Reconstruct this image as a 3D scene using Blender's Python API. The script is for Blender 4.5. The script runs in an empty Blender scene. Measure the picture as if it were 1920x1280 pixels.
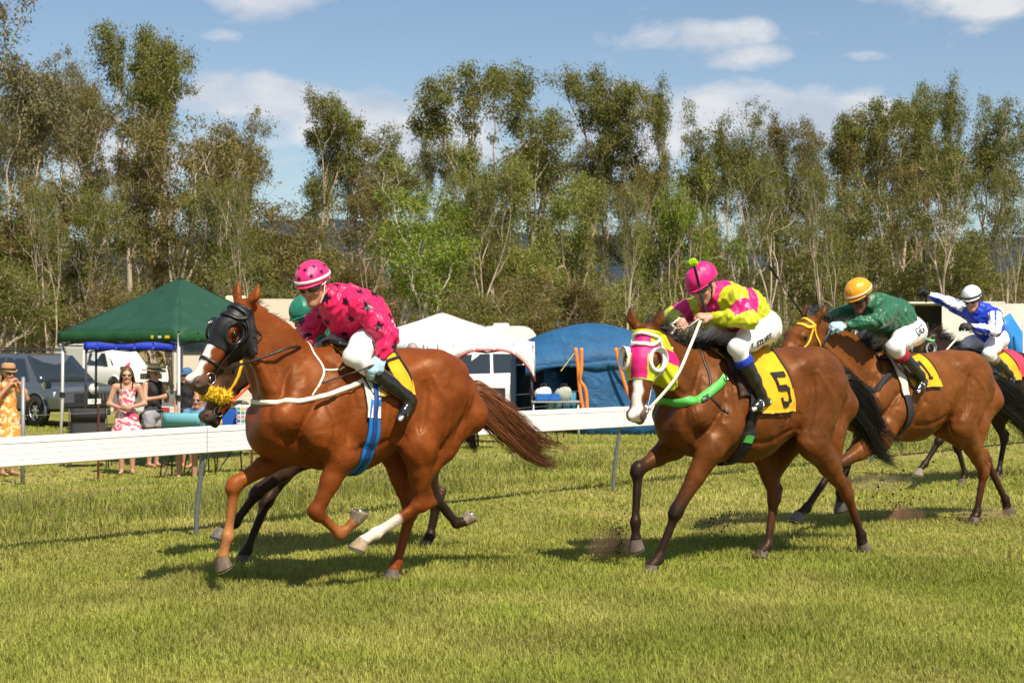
import bpy, bmesh, math, random
import numpy as np
from mathutils import Vector, Matrix
R = math.radians
rng = np.random.default_rng(7)
random.seed(7)
SC = bpy.context.scene
COL = SC.collection

# ------------------------------------------------------------------ camera, sky, sun, exposure
cam_d = bpy.data.cameras.new('camera'); cam = bpy.data.objects.new('camera', cam_d); COL.objects.link(cam)
cam.location = (0, 0, 1.6); cam.rotation_euler = (R(90), 0, 0)
cam_d.sensor_width = 36; cam_d.lens = 36*3000/1920; cam_d.shift_y = 5/1920
cam_d.clip_start = .1; cam_d.clip_end = 6000
cam_d.dof.use_dof = True; cam_d.dof.focus_distance = 11.2; cam_d.dof.aperture_fstop = 6.3
SC.camera = cam
SC.render.resolution_x, SC.render.resolution_y = 1024, 682
SC.view_settings.view_transform = 'Standard'; SC.view_settings.look = 'None'
SC.view_settings.exposure = 0.5; SC.view_settings.gamma = 1
SUN = Vector((.38, -.62, 1.0)).normalized()          # direction towards the sun: behind the camera, to its right
sun_d = bpy.data.lights.new('sun', 'SUN'); sun_d.energy = 5.0; sun_d.angle = R(.53); sun_d.color = (1, .90, .74)
sun = bpy.data.objects.new('sun', sun_d); COL.objects.link(sun); sun.location = (20, -30, 60)
sun.rotation_euler = SUN.to_track_quat('Z', 'Y').to_euler()
W = bpy.data.worlds.new('World'); SC.world = W; W.use_nodes = True

def world_sky():
    nt = W.node_tree; N = nt.nodes; Lk = nt.links; N.clear()
    def nd(t, **k):
        n = N.new(t)
        for a, b in k.items(): setattr(n, a, b)
        return n
    def m(op, a, b=None, c=None, clamp=False):
        n = nd('ShaderNodeMath', operation=op, use_clamp=clamp)
        for i, v in enumerate((a, b, c)):
            if v is None: continue
            if isinstance(v, (int, float)): n.inputs[i].default_value = v
            else: Lk.new(v, n.inputs[i])
        return n.outputs[0]
    out = nd('ShaderNodeOutputWorld'); bg = nd('ShaderNodeBackground'); bg.inputs[1].default_value = .08
    sky = nd('ShaderNodeTexSky', sky_type='NISHITA', sun_disc=False)
    sky.sun_elevation = math.asin(SUN.z); sky.sun_rotation = math.atan2(SUN.x, SUN.y)
    sky.air_density = 1.0; sky.dust_density = .5; sky.ozone_density = 1.4; sky.altitude = 50
    tc = nd('ShaderNodeTexCoord'); sp = nd('ShaderNodeSeparateXYZ'); Lk.new(tc.outputs['Generated'], sp.inputs[0])
    az = m('ARCTAN2', sp.outputs[0], sp.outputs[1]); el = m('ARCSINE', sp.outputs[2])
    cb = nd('ShaderNodeCombineXYZ'); Lk.new(az, cb.inputs[0]); Lk.new(m('MULTIPLY', el, 1.9), cb.inputs[1])
    nz = nd('ShaderNodeTexNoise'); nz.inputs['Scale'].default_value = 17; nz.inputs['Detail'].default_value = 9; nz.inputs['Roughness'].default_value = .58
    nz.inputs['Distortion'].default_value = .25
    Lk.new(cb.outputs[0], nz.inputs['Vector'])
    # cloud banks as the photograph shows them (azimuth, elevation, spread), the same noise breaks their edges
    def px(x, y): return math.atan((x-960)/3000), math.atan((645-y)/3000)
    blobs = [(490,190,160,46,1.15),(650,225,150,55,1.2),(790,255,150,70,1.25),(860,150,45,18,.7),(470,2,120,34,1.0),(420,78,50,16,.6),(118,34,30,10,.45),(1210,50,55,50,.8),
             (1300,72,150,34,1.0),(1415,112,90,24,.95),(1200,235,140,70,1.2),(1390,225,200,58,1.2),(1590,235,140,50,1.15),(1850,18,190,50,1.15),(1640,10,50,22,.7),(1610,120,60,16,.5),(300,290,260,60,.9)]
    acc = None
    for (x, y, sx, sy, k) in blobs:
        a0, e0 = px(x, y)
        da = m('DIVIDE', m('SUBTRACT', az, a0), sx/3000); de = m('DIVIDE', m('SUBTRACT', el, e0), sy/3000)
        d = m('ADD', m('MULTIPLY', da, da), m('MULTIPLY', de, de))
        b = m('MULTIPLY', m('POWER', 2.718, m('MULTIPLY', d, -.7)), k)
        acc = b if acc is None else m('MAXIMUM', acc, b)
    # elsewhere in the sky the same kind of scattered cloud
    nz2 = nd('ShaderNodeTexNoise'); nz2.inputs['Scale'].default_value = 3.0; nz2.inputs['Detail'].default_value = 2
    Lk.new(cb.outputs[0], nz2.inputs['Vector'])
    away = m('MULTIPLY_ADD', m('ABSOLUTE', az), 5.0, -1.75, True)
    oth = m('MULTIPLY', m('MULTIPLY_ADD', nz2.outputs[0], 3.4, -1.35, True), away)
    acc = m('MAXIMUM', acc, oth)
    dens = m('SUBTRACT', m('ADD', acc, m('MULTIPLY', m('SUBTRACT', nz.outputs[0], .5), 2.0)), .42)
    mask = m('MULTIPLY', m('MULTIPLY', dens, 2.2, None, True), .85)
    # shaded undersides: offset noise
    mp = nd('ShaderNodeVectorMath', operation='ADD'); mp.inputs[1].default_value = (0, .012, 0); Lk.new(cb.outputs[0], mp.inputs[0])
    nz3 = nd('ShaderNodeTexNoise'); nz3.inputs['Scale'].default_value = 14; nz3.inputs['Detail'].default_value = 5; Lk.new(mp.outputs[0], nz3.inputs['Vector'])
    cc = nd('ShaderNodeMix', data_type='RGBA'); cc.inputs[6].default_value = (4.8, 5.3, 6.2, 1); cc.inputs[7].default_value = (7.6, 7.5, 7.5, 1)
    Lk.new(m('MULTIPLY_ADD', nz3.outputs[0], 4.0, -1.5, True), cc.inputs[0])
    mx = nd('ShaderNodeMix', data_type='RGBA'); Lk.new(mask, mx.inputs[0])
    Lk.new(sky.outputs[0], mx.inputs[6]); Lk.new(cc.outputs[2], mx.inputs[7])
    Lk.new(mx.outputs[2], bg.inputs[0]); Lk.new(bg.outputs[0], out.inputs[0])
world_sky()

# ------------------------------------------------------------------ scene-graph helpers
def tag(o, label=None, cat=None, group=None, kind=None):
    if label: o['label'] = label
    if cat: o['category'] = cat
    if group: o['group'] = group
    if kind: o['kind'] = kind
    return o
def empty(name, loc=(0, 0, 0), rz=0, label=None, cat=None, group=None):
    o = bpy.data.objects.new(name, None); COL.objects.link(o); o.location = loc; o.rotation_euler = (0, 0, rz)
    o.empty_display_size = .2
    return tag(o, label, cat, group)
def link(name, me, mat=None, parent=None, smooth=True):
    o = bpy.data.objects.new(name, me); COL.objects.link(o)
    if mat is not None and not me.materials: me.materials.append(mat)
    if parent is not None: o.parent = parent
    if smooth and len(me.polygons): me.polygons.foreach_set('use_smooth', np.ones(len(me.polygons), bool))
    return o
def mesh_np(name, V, Fq, cols=None):
    """V (n,3), Fq (m,3|4) numpy -> mesh, fast"""
    V = np.asarray(V, np.float32); Fq = np.asarray(Fq, np.int32); k = Fq.shape[1]
    me = bpy.data.meshes.new(name)
    me.vertices.add(len(V)); me.vertices.foreach_set('co', V.ravel())
    me.loops.add(Fq.size); me.loops.foreach_set('vertex_index', Fq.ravel())
    me.polygons.add(len(Fq)); me.polygons.foreach_set('loop_start', np.arange(0, Fq.size, k, dtype=np.int32))
    me.update(calc_edges=True)
    if cols is not None:
        c = np.ones((len(V), 4), np.float32); c[:, :3] = cols
        at = me.color_attributes.new('Col', 'FLOAT_COLOR', 'POINT'); at.data.foreach_set('color', c.ravel())
    return me
class MB:
    """collects simple shapes into one mesh"""
    def __init__(s): s.v = []; s.f = []
    def add(s, V, Fs):
        n = len(s.v); s.v += [tuple(map(float, p)) for p in V]; s.f += [tuple(i+n for i in f) for f in Fs]; return s
    def box(s, c, d, rot=None):
        c = Vector(c); h = [x/2 for x in d]; V = []
        for z in (-1, 1):
            for x, y in ((-1, -1), (1, -1), (1, 1), (-1, 1)):
                p = Vector((x*h[0], y*h[1], z*h[2]))
                if rot is not None: p = rot @ p
                V.append(c+p)
        return s.add(V, [(3, 2, 1, 0), (4, 5, 6, 7), (0, 1, 5, 4), (1, 2, 6, 5), (2, 3, 7, 6), (3, 0, 4, 7)])
    def tube(s, pts, r, n=8, cap=True, sq=1.0, up=None):
        pts = [Vector(p) for p in pts]; rs = r if isinstance(r, (list, tuple)) else [r]*len(pts)
        V = []; Fs = []; pn = None
        for i, p in enumerate(pts):
            t = (pts[min(i+1, len(pts)-1)] - pts[max(i-1, 0)]).normalized()
            if pn is None:
                a = Vector(up) if up else (Vector((0, 0, 1)) if abs(t.z) < .9 else Vector((1, 0, 0)))
                pn = (a - t*a.dot(t)).normalized()
            else: pn = (pn - t*pn.dot(t)).normalized()
            b = t.cross(pn)
            for j in range(n):
                a = 2*math.pi*j/n; V.append(p + pn*(math.cos(a)*rs[i]*sq) + b*(math.sin(a)*rs[i]))
        for i in range(len(pts)-1):
            for j in range(n):
                k = (j+1) % n; Fs.append((i*n+j, i*n+k, (i+1)*n+k, (i+1)*n+j))
        if cap: Fs.append(tuple(range(n))[::-1]); Fs.append(tuple((len(pts)-1)*n+j for j in range(n)))
        return s.add(V, Fs)
    def sheet(s, P, thick=0):
        """P[i][j] grid of points; thick extrudes along the grid normal"""
        n, m = len(P), len(P[0]); P = [[Vector(p) for p in r] for r in P]
        if not thick:
            return s.add([p for r in P for p in r], [(i*m+j, i*m+j+1, (i+1)*m+j+1, (i+1)*m+j) for i in range(n-1) for j in range(m-1)])
        V = []; B = []
        for i in range(n):
            for j in range(m):
                du = P[min(i+1, n-1)][j] - P[max(i-1, 0)][j]; dv = P[i][min(j+1, m-1)] - P[i][max(j-1, 0)]
                nn = du.cross(dv); nn = nn.normalized() if nn.length > 1e-9 else Vector((0, 0, 1))
                V.append(P[i][j] + nn*thick/2); B.append(P[i][j] - nn*thick/2)
        o = n*m; Fs = []
        for i in range(n-1):
            for j in range(m-1):
                a, b, c, d = i*m+j, i*m+j+1, (i+1)*m+j+1, (i+1)*m+j
                Fs.append((d, c, b, a)); Fs.append((a+o, b+o, c+o, d+o))
        for i in range(n-1):
            a, d = i*m, (i+1)*m; Fs.append((a, a+o, d+o, d)); a, d = i*m+m-1, (i+1)*m+m-1; Fs.append((a, d, d+o, a+o))
        for j in range(m-1):
            Fs.append((j, j+1, j+1+o, j+o)); a = (n-1)*m+j; Fs.append((a, a+o, a+1+o, a+1))
        return s.add(V+B, Fs)
    def sphere(s, c, r, n=12, m=8):
        r = r if hasattr(r, '__len__') else (r, r, r); V = []; Fs = []
        for i in range(m+1):
            a = math.pi*i/m
            for j in range(n):
                b = 2*math.pi*j/n; V.append((c[0]+r[0]*math.sin(a)*math.cos(b), c[1]+r[1]*math.sin(a)*math.sin(b), c[2]+r[2]*math.cos(a)))
        for i in range(m):
            for j in range(n): Fs.append((i*n+j, (i+1)*n+j, (i+1)*n+(j+1) % n, i*n+(j+1) % n))
        return s.add(V, Fs)
    def mesh(s, name):
        me = bpy.data.meshes.new(name); me.from_pydata(s.v, [], s.f); me.update()
        return me
    def build(s, name, mat, parent=None, smooth=False, bevel=0):
        me = s.mesh(name)
        if bevel:
            bm = bmesh.new(); bm.from_mesh(me); bmesh.ops.bevel(bm, geom=list(bm.edges), offset=bevel, segments=2, affect='EDGES', clamp_overlap=True); bm.to_mesh(me); bm.free()
        return link(name, me, mat, parent, smooth)

# ------------------------------------------------------------------ materials
MT = {}
def mat(name, col=(.5, .5, .5), rough=.6, spec=.5, attr=False, noise=0, nscale=30, bump=0, bscale=80, metal=0, coat=0, sheen=0, stretch=(1, 1, 1), transl=0, alpha=1, coord='Object', detail=4, col2=None, ridged=False, bdist=.01, rnoise=0):
    if name in MT: return MT[name]
    M = bpy.data.materials.new(name); M.use_nodes = True; nt = M.node_tree; N = nt.nodes; Lk = nt.links
    b = N['Principled BSDF']; b.inputs['Roughness'].default_value = rough; b.inputs['Specular IOR Level'].default_value = spec
    b.inputs['Metallic'].default_value = metal; b.inputs['Coat Weight'].default_value = coat; b.inputs['Coat Roughness'].default_value = .15
    b.inputs['Sheen Weight'].default_value = sheen; b.inputs['Base Color'].default_value = (*col, 1)
    src = None
    if attr:
        a = N.new('ShaderNodeVertexColor'); a.layer_name = 'Col'; src = a.outputs[0]
    if noise or bump:
        tc = N.new('ShaderNodeTexCoord'); mp = N.new('ShaderNodeMapping'); mp.inputs['Scale'].default_value = stretch
        Lk.new(tc.outputs[coord], mp.inputs[0])
    if noise:
        nz = N.new('ShaderNodeTexNoise'); nz.inputs['Scale'].default_value = nscale; nz.inputs['Detail'].default_value = detail; Lk.new(mp.outputs[0], nz.inputs[0])
        mr = N.new('ShaderNodeMapRange'); mr.inputs[1].default_value = .3; mr.inputs[2].default_value = .7
        if col2 is not None:
            mr.inputs[3].default_value = 0; mr.inputs[4].default_value = 1
            mx = N.new('ShaderNodeMix'); mx.data_type = 'RGBA'; Lk.new(mr.outputs[0], mx.inputs[0])
            mx.inputs[6].default_value = (*col, 1); mx.inputs[7].default_value = (*col2, 1); src = mx.outputs[2]
        else:
            mr.inputs[3].default_value = 1-noise; mr.inputs[4].default_value = 1+noise
            mx = N.new('ShaderNodeMix'); mx.data_type = 'RGBA'; mx.blend_type = 'MULTIPLY'; mx.inputs[0].default_value = 1
            if src: Lk.new(src, mx.inputs[6])
            else: mx.inputs[6].default_value = (*col, 1)
            Lk.new(mr.outputs[0], mx.inputs[7]); src = mx.outputs[2]
        Lk.new(nz.outputs[0], mr.inputs[0])
    if src: Lk.new(src, b.inputs['Base Color'])
    if rnoise:
        rn = N.new('ShaderNodeTexNoise'); rn.inputs['Scale'].default_value = 11; rn.inputs['Detail'].default_value = 6; Lk.new(mp.outputs[0], rn.inputs[0]); rm = N.new('ShaderNodeMapRange'); rm.inputs[1].default_value = .3; rm.inputs[2].default_value = .7; rm.inputs[3].default_value = rough-rnoise; rm.inputs[4].default_value = rough+rnoise; Lk.new(rn.outputs[0], rm.inputs[0]); Lk.new(rm.outputs[0], b.inputs['Roughness'])
    if bump:
        nb = N.new('ShaderNodeTexNoise'); nb.inputs['Scale'].default_value = bscale; nb.inputs['Detail'].default_value = 3; Lk.new(mp.outputs[0], nb.inputs[0])
        if ridged: nb.noise_type = 'RIDGED_MULTIFRACTAL'; nb.inputs['Distortion'].default_value = 1.2; nb.inputs['Detail'].default_value = 1.5
        bp = N.new('ShaderNodeBump'); bp.inputs['Strength'].default_value = bump; bp.inputs['Distance'].default_value = bdist
        Lk.new(nb.outputs[0], bp.inputs['Height']); Lk.new(bp.outputs[0], b.inputs['Normal'])
    if transl:
        tr = N.new('ShaderNodeBsdfTranslucent'); ms = N.new('ShaderNodeMixShader'); ms.inputs[0].default_value = transl
        if src: Lk.new(src, tr.inputs[0])
        else: tr.inputs[0].default_value = (*col, 1)
        Lk.new(b.outputs[0], ms.inputs[1]); Lk.new(tr.outputs[0], ms.inputs[2]); Lk.new(ms.outputs[0], N['Material Output'].inputs[0])
    if alpha < 1: b.inputs['Alpha'].default_value = alpha
    MT[name] = M
    return M

# ------------------------------------------------------------------ implicit surfaces: bodies as one continuous skin
def A(*v): return np.array(v, np.float64)
def un(v): v = np.asarray(v, float); return v/max(np.linalg.norm(v), 1e-9)
class Cap:
    """tapered capsule a->b, squashed by s along axis n"""
    def __init__(s, a, b, ra, rb, sq=1, n=(0, 1, 0), k=.04, ca=None, cb=None, sub=False):
        s.a = A(*a); s.b = A(*b); s.ra = ra; s.rb = rb; s.sq = sq; s.n = un(n); s.k = k; s.ca = ca; s.cb = cb if cb is not None else ca; s.sub = sub
    def box(s, m):
        r = max(s.ra, s.rb)*max(1, s.sq)+m; return np.minimum(s.a, s.b)-r, np.maximum(s.a, s.b)+r
    def d(s, X, Y, Z):
        px, py, pz = X-s.a[0], Y-s.a[1], Z-s.a[2]; b = s.b-s.a
        if s.sq != 1:
            q = (1/s.sq-1)*(px*s.n[0]+py*s.n[1]+pz*s.n[2]); px = px+q*s.n[0]; py = py+q*s.n[1]; pz = pz+q*s.n[2]
            b = b+(1/s.sq-1)*(b@s.n)*s.n
        L2 = b@b+1e-12; t = np.clip((px*b[0]+py*b[1]+pz*b[2])/L2, 0, 1)
        r = s.ra+(s.rb-s.ra)*t
        dd = np.sqrt((px-t*b[0])**2+(py-t*b[1])**2+(pz-t*b[2])**2)-r
        if s.sq < 1: dd = dd*s.sq
        return dd, t
class Ell:
    def __init__(s, c, r, ax=None, k=.04, ca=None, sub=False):
        s.c = A(*c); s.r = A(*r); s.ax = np.eye(3) if ax is None else np.array([un(v) for v in ax]); s.k = k; s.ca = ca; s.cb = ca; s.sub = sub
    def box(s, m):
        r = s.r.max()+m; return s.c-r, s.c+r
    def d(s, X, Y, Z):
        px, py, pz = X-s.c[0], Y-s.c[1], Z-s.c[2]; q = 0
        for i in range(3):
            u = (px*s.ax[i][0]+py*s.ax[i][1]+pz*s.ax[i][2])/s.r[i]; q = q+u*u
        return (np.sqrt(q)-1)*s.r.min(), 0*q
class Field:
    def __init__(s, prims, h=.012, margin=.10, pad=.05):
        s.prims = prims; s.h = h
        lo = np.min([p.box(pad)[0] for p in prims if not p.sub], axis=0); hi = np.max([p.box(pad)[1] for p in prims if not p.sub], axis=0)
        s.lo = lo; n = np.ceil((hi-lo)/h).astype(int)+1; s.n = n
        s.ax = [lo[i]+h*np.arange(n[i]) for i in range(3)]
        F = np.full(n, .3, np.float32)
        for p in prims:
            a, b = p.box(margin); i0 = np.clip(((a-lo)/h).astype(int), 0, n-1); i1 = np.clip(((b-lo)/h).astype(int)+2, 1, n)
            if np.any(i1 <= i0): continue
            sl = tuple(slice(i0[i], i1[i]) for i in range(3))
            X = s.ax[0][sl[0]][:, None, None]; Y = s.ax[1][sl[1]][None, :, None]; Z = s.ax[2][sl[2]][None, None, :]
            d, _ = p.d(X, Y, Z); d = d.astype(np.float32); f = F[sl]; k = p.k
            if p.sub:
                hh = np.clip(.5-.5*(f+d)/k, 0, 1); F[sl] = f*(1-hh)-d*hh+k*hh*(1-hh)
            else:
                hh = np.clip(.5+.5*(f-d)/k, 0, 1); F[sl] = f*(1-hh)+d*hh-k*hh*(1-hh)
        s.F = F
    def grid(s): return s.ax[0][:, None, None], s.ax[1][None, :, None], s.ax[2][None, None, :]
    def sample(s, P):
        q = (np.asarray(P)-s.lo)/s.h; i = np.clip(np.floor(q).astype(int), 0, s.n-2); f = np.clip(q-i, 0, 1); o = 0
        for dx in (0, 1):
            for dy in (0, 1):
                for dz in (0, 1):
                    w = (f[:, 0] if dx else 1-f[:, 0])*(f[:, 1] if dy else 1-f[:, 1])*(f[:, 2] if dz else 1-f[:, 2])
                    o = o+w*s.F[i[:, 0]+dx, i[:, 1]+dy, i[:, 2]+dz]
        return o
    def grad(s, P):
        e = s.h*1.2; P = np.asarray(P); g = np.stack([s.sample(P+e*np.eye(3)[i])-s.sample(P-e*np.eye(3)[i]) for i in range(3)], 1)
        return g/np.maximum(np.linalg.norm(g, axis=1, keepdims=True), 1e-9)
    def proj(s, P, off=0, it=8):
        P = np.array(P, float)
        for _ in range(it):
            P = P-s.grad(P)*((s.sample(P)-off)[:, None])*.9
        return P
    def mesh(s, name, F=None, color=None, sig=.014):
        F = s.F if F is None else F
        V, Q = surf_nets(F, s.lo, s.h); C = None
        if color is not None: C = s.color(V, color, sig)
        return mesh_np(name, V, Q, C), V
    def color(s, V, base, sig=.014):
        D = []; Cc = []
        for p in s.prims:
            if p.sub: continue
            d, t = p.d(V[:, 0], V[:, 1], V[:, 2]); D.append(d)
            a = A(*(p.ca if p.ca is not None else base)); b = A(*(p.cb if p.cb is not None else base)); Cc.append(a[None]*(1-t[:, None])+b[None]*t[:, None])
        D = np.array(D); D -= D.min(0); Wt = np.exp(-D/sig); Wt /= Wt.sum(0); return np.einsum('pn,pnc->nc', Wt, np.array(Cc))
def surf_nets(F, lo, h):
    S = F < 0; nx, ny, nz = F.shape
    c = np.zeros((nx-1, ny-1, nz-1), np.int8)
    offs = [(i, j, k) for i in (0, 1) for j in (0, 1) for k in (0, 1)]
    for i, j, k in offs: c += S[i:nx-1+i, j:ny-1+j, k:nz-1+k]
    act = (c > 0) & (c < 8); I = np.argwhere(act); n = len(I); idx = np.full(act.shape, -1, np.int32); idx[act] = np.arange(n)
    val = np.stack([F[I[:, 0]+o[0], I[:, 1]+o[1], I[:, 2]+o[2]] for o in offs], 1)
    acc = np.zeros((n, 3)); cnt = np.zeros(n)
    for a in range(8):
        for b in range(a+1, 8):
            oa, ob = np.array(offs[a]), np.array(offs[b])
            if abs(oa-ob).sum() != 1: continue
            va, vb = val[:, a], val[:, b]; m = (va < 0) != (vb < 0); t = np.where(m, va/np.where(m, va-vb, 1), 0)
            acc += np.where(m[:, None], oa+(ob-oa)*t[:, None], 0); cnt += m
    V = lo+h*(I+acc/cnt[:, None]); Q = []
    for ax in range(3):
        u, v = [(1, 2), (2, 0), (0, 1)][ax]
        sa = [slice(None)]*3; sb = [slice(None)]*3; sa[ax] = slice(0, -1); sb[ax] = slice(1, None)
        d = S[tuple(sa)].astype(np.int8)-S[tuple(sb)].astype(np.int8); E = np.argwhere(d != 0)
        ok = (E[:, u] > 0) & (E[:, v] > 0) & (E[:, u] < F.shape[u]-1) & (E[:, v] < F.shape[v]-1); E = E[ok]
        if not len(E): continue
        sg = d[E[:, 0], E[:, 1], E[:, 2]]
        def cell(du, dv):
            e = E.copy(); e[:, u] -= du; e[:, v] -= dv; return idx[e[:, 0], e[:, 1], e[:, 2]]
        q = np.stack([cell(1, 1), cell(0, 1), cell(0, 0), cell(1, 0)], 1); q[sg < 0] = q[sg < 0][:, ::-1]; Q.append(q)
    return V, np.concatenate(Q)
def wrinkle(X, Y, Z, f=1.0, seed=0):
    """cheap folded-cloth noise"""
    a = seed*1.7
    w1 = np.sin(X*31*f+2.2*np.sin(Z*19*f+a)+1.6*np.sin(Y*23*f+a*2)+a)
    w2 = np.sin(Z*37*f+2.0*np.sin(X*17*f-a)+1.8*np.sin(Y*27*f)+a*3)
    w3 = np.sin((X+Z)*53*f+2.6*np.sin((Y-X)*21*f+a))
    return (1-np.abs(w1))*.5+(1-np.abs(w2))*.35+w3*.25-.4
def catmull(pts, n=8, closed=False):
    P = [A(*p) for p in pts]; out = []; N = len(P)
    for i in range(N if closed else N-1):
        g = (lambda j: P[j % N]) if closed else (lambda j: P[min(max(j, 0), N-1)])
        p0, p1, p2, p3 = g(i-1), g(i), g(i+1), g(i+2)
        for t in np.arange(n)/n:
            out.append(.5*(2*p1+(p2-p0)*t+(2*p0-5*p1+4*p2-p3)*t*t+(3*p1-p0-3*p2+p3)*t**3))
    if not closed: out.append(P[-1])
    return np.array(out)
def strap(field, pts, width, mat_, name, parent, thick=.004, off=.004, closed=False, n=10, wrap=True, nrm=None):
    """flat band laid on a body's surface (or free, when wrap is off)"""
    C = catmull(pts, n, closed)
    if wrap:
        C = field.proj(C, off)
        for _ in range(3 if not closed else 1):
            Cn = C.copy(); Cn[1:-1] = C[:-2]*.25+C[1:-1]*.5+C[2:]*.25; C = field.proj(Cn, off, 3)
    T = np.roll(C, -1, 0)-np.roll(C, 1, 0)
    if not closed: T[0] = C[1]-C[0]; T[-1] = C[-1]-C[-2]
    T /= np.maximum(np.linalg.norm(T, axis=1, keepdims=True), 1e-9)
    Nn = field.grad(C) if wrap else np.tile(A(*nrm), (len(C), 1))
    if wrap:
        for _ in range(8):
            Nm = Nn.copy(); Nm[1:-1] = Nn[:-2]*.3+Nn[1:-1]*.4+Nn[2:]*.3; Nn = Nm
    Nn = Nn-T*np.sum(Nn*T, 1, keepdims=True); Nn /= np.maximum(np.linalg.norm(Nn, axis=1, keepdims=True), 1e-9)
    S = np.cross(T, Nn); V = []; m = len(C)
    w = np.full(m, width) if np.isscalar(width) else np.interp(np.linspace(0, 1, m), np.linspace(0, 1, len(width)), width)
    for sx, nx in ((-.5, -.5), (.5, -.5), (.5, .5), (-.5, .5)):
        V.append(C+S*(sx*w[:, None])+Nn*(nx*thick))
    V = np.stack(V, 1).reshape(-1, 3); Q = []
    for i in range(m if closed else m-1):
        j = (i+1) % m
        for a in range(4): b = (a+1) % 4; Q.append((i*4+a, i*4+b, j*4+b, j*4+a))
    if not closed: Q += [(3, 2, 1, 0), ((m-1)*4, (m-1)*4+1, (m-1)*4+2, (m-1)*4+3)]
    return link(name, mesh_np(name, V, Q), mat_, parent, smooth=False)
def patch(field, fn, nu, nv, off, name, mat_, parent, thick=.006, cols=None, flare=None):
    U, Vv = np.meshgrid(np.linspace(0, 1, nu), np.linspace(0, 1, nv), indexing='ij')
    P = np.array([fn(u, v) for u, v in zip(U.ravel(), Vv.ravel())]); P = field.proj(P, off)
    G = field.grad(P)
    if flare is not None: P = P+G*flare(U.ravel(), Vv.ravel())[:, None]
    B = P-G*thick; n = nu*nv; Q = []
    for i in range(nu-1):
        for j in range(nv-1):
            a, b, c, d = i*nv+j, i*nv+j+1, (i+1)*nv+j+1, (i+1)*nv+j; Q += [(a, b, c, d), (d+n, c+n, b+n, a+n)]
    for i in range(nu-1):
        for j in (0, nv-1): Q.append((i*nv+j, (i+1)*nv+j, (i+1)*nv+j+n, i*nv+j+n))
    for j in range(nv-1):
        for i in (0, nu-1): Q.append((i*nv+j, i*nv+j+1, i*nv+j+1+n, i*nv+j+n))
    me = mesh_np(name, np.concatenate([P, B]), Q, None if cols is None else np.tile(cols(U.ravel(), Vv.ravel()), (2, 1)))
    return link(name, me, mat_, parent), P.reshape(nu, nv, 3)
def flat_mesh(polys, step=.012):
    """2-D polygons -> subdivided vertex/face lists for wrapping"""
    bm = bmesh.new()
    for pl in polys: bm.faces.new([bm.verts.new((x, y, 0)) for x, y in pl])
    bmesh.ops.triangulate(bm, faces=bm.faces)
    for _ in range(4):
        es = [e for e in bm.edges if e.calc_length() > step]
        if not es: break
        bmesh.ops.subdivide_edges(bm, edges=es, cuts=1); bmesh.ops.triangulate(bm, faces=bm.faces)
    V = np.array([v.co[:] for v in bm.verts]); bm.verts.index_update(); Fs = [[v.index for v in f.verts] for f in bm.faces]; bm.free()
    return V, np.array(Fs)
def text_polys(txt, size, step=.012, font_bold=0.0):
    cu = bpy.data.curves.new('txt', 'FONT'); cu.body = txt; cu.size = size; cu.align_x = 'CENTER'; cu.align_y = 'CENTER'; cu.offset = font_bold; cu.resolution_u = 3
    o = bpy.data.objects.new('txt', cu); COL.objects.link(o); dg = bpy.context.evaluated_depsgraph_get(); dg.update()
    me = bpy.data.meshes.new_from_object(o.evaluated_get(dg)); bpy.data.objects.remove(o); bpy.data.curves.remove(cu)
    bm = bmesh.new(); bm.from_mesh(me); bpy.data.meshes.remove(me); bmesh.ops.triangulate(bm, faces=bm.faces)
    for _ in range(3):
        es = [e for e in bm.edges if e.calc_length() > step]
        if not es: break
        bmesh.ops.subdivide_edges(bm, edges=es, cuts=1); bmesh.ops.triangulate(bm, faces=bm.faces)
    V = np.array([v.co[:] for v in bm.verts]); bm.verts.index_update(); Fs = np.array([[v.index for v in f.verts] for f in bm.faces]); bm.free()
    return V, Fs
def decal(field, VF, c, ex, ey, off, name, mat_, parent):
    """print wrapped on a surface: 2-D shape at c along ex, ey"""
    V, Fs = VF; P = A(*c)+V[:, :1]*A(*ex)+V[:, 1:2]*A(*ey); P = field.proj(P, off)
    return link(name, mesh_np(name, P, Fs), mat_, parent)
def frame_axes(fwd, up):
    f = un(fwd); u = np.asarray(up, float); u = un(u-f*(u@f)); return f, np.cross(u, f), u      # forward, left, up
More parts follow.
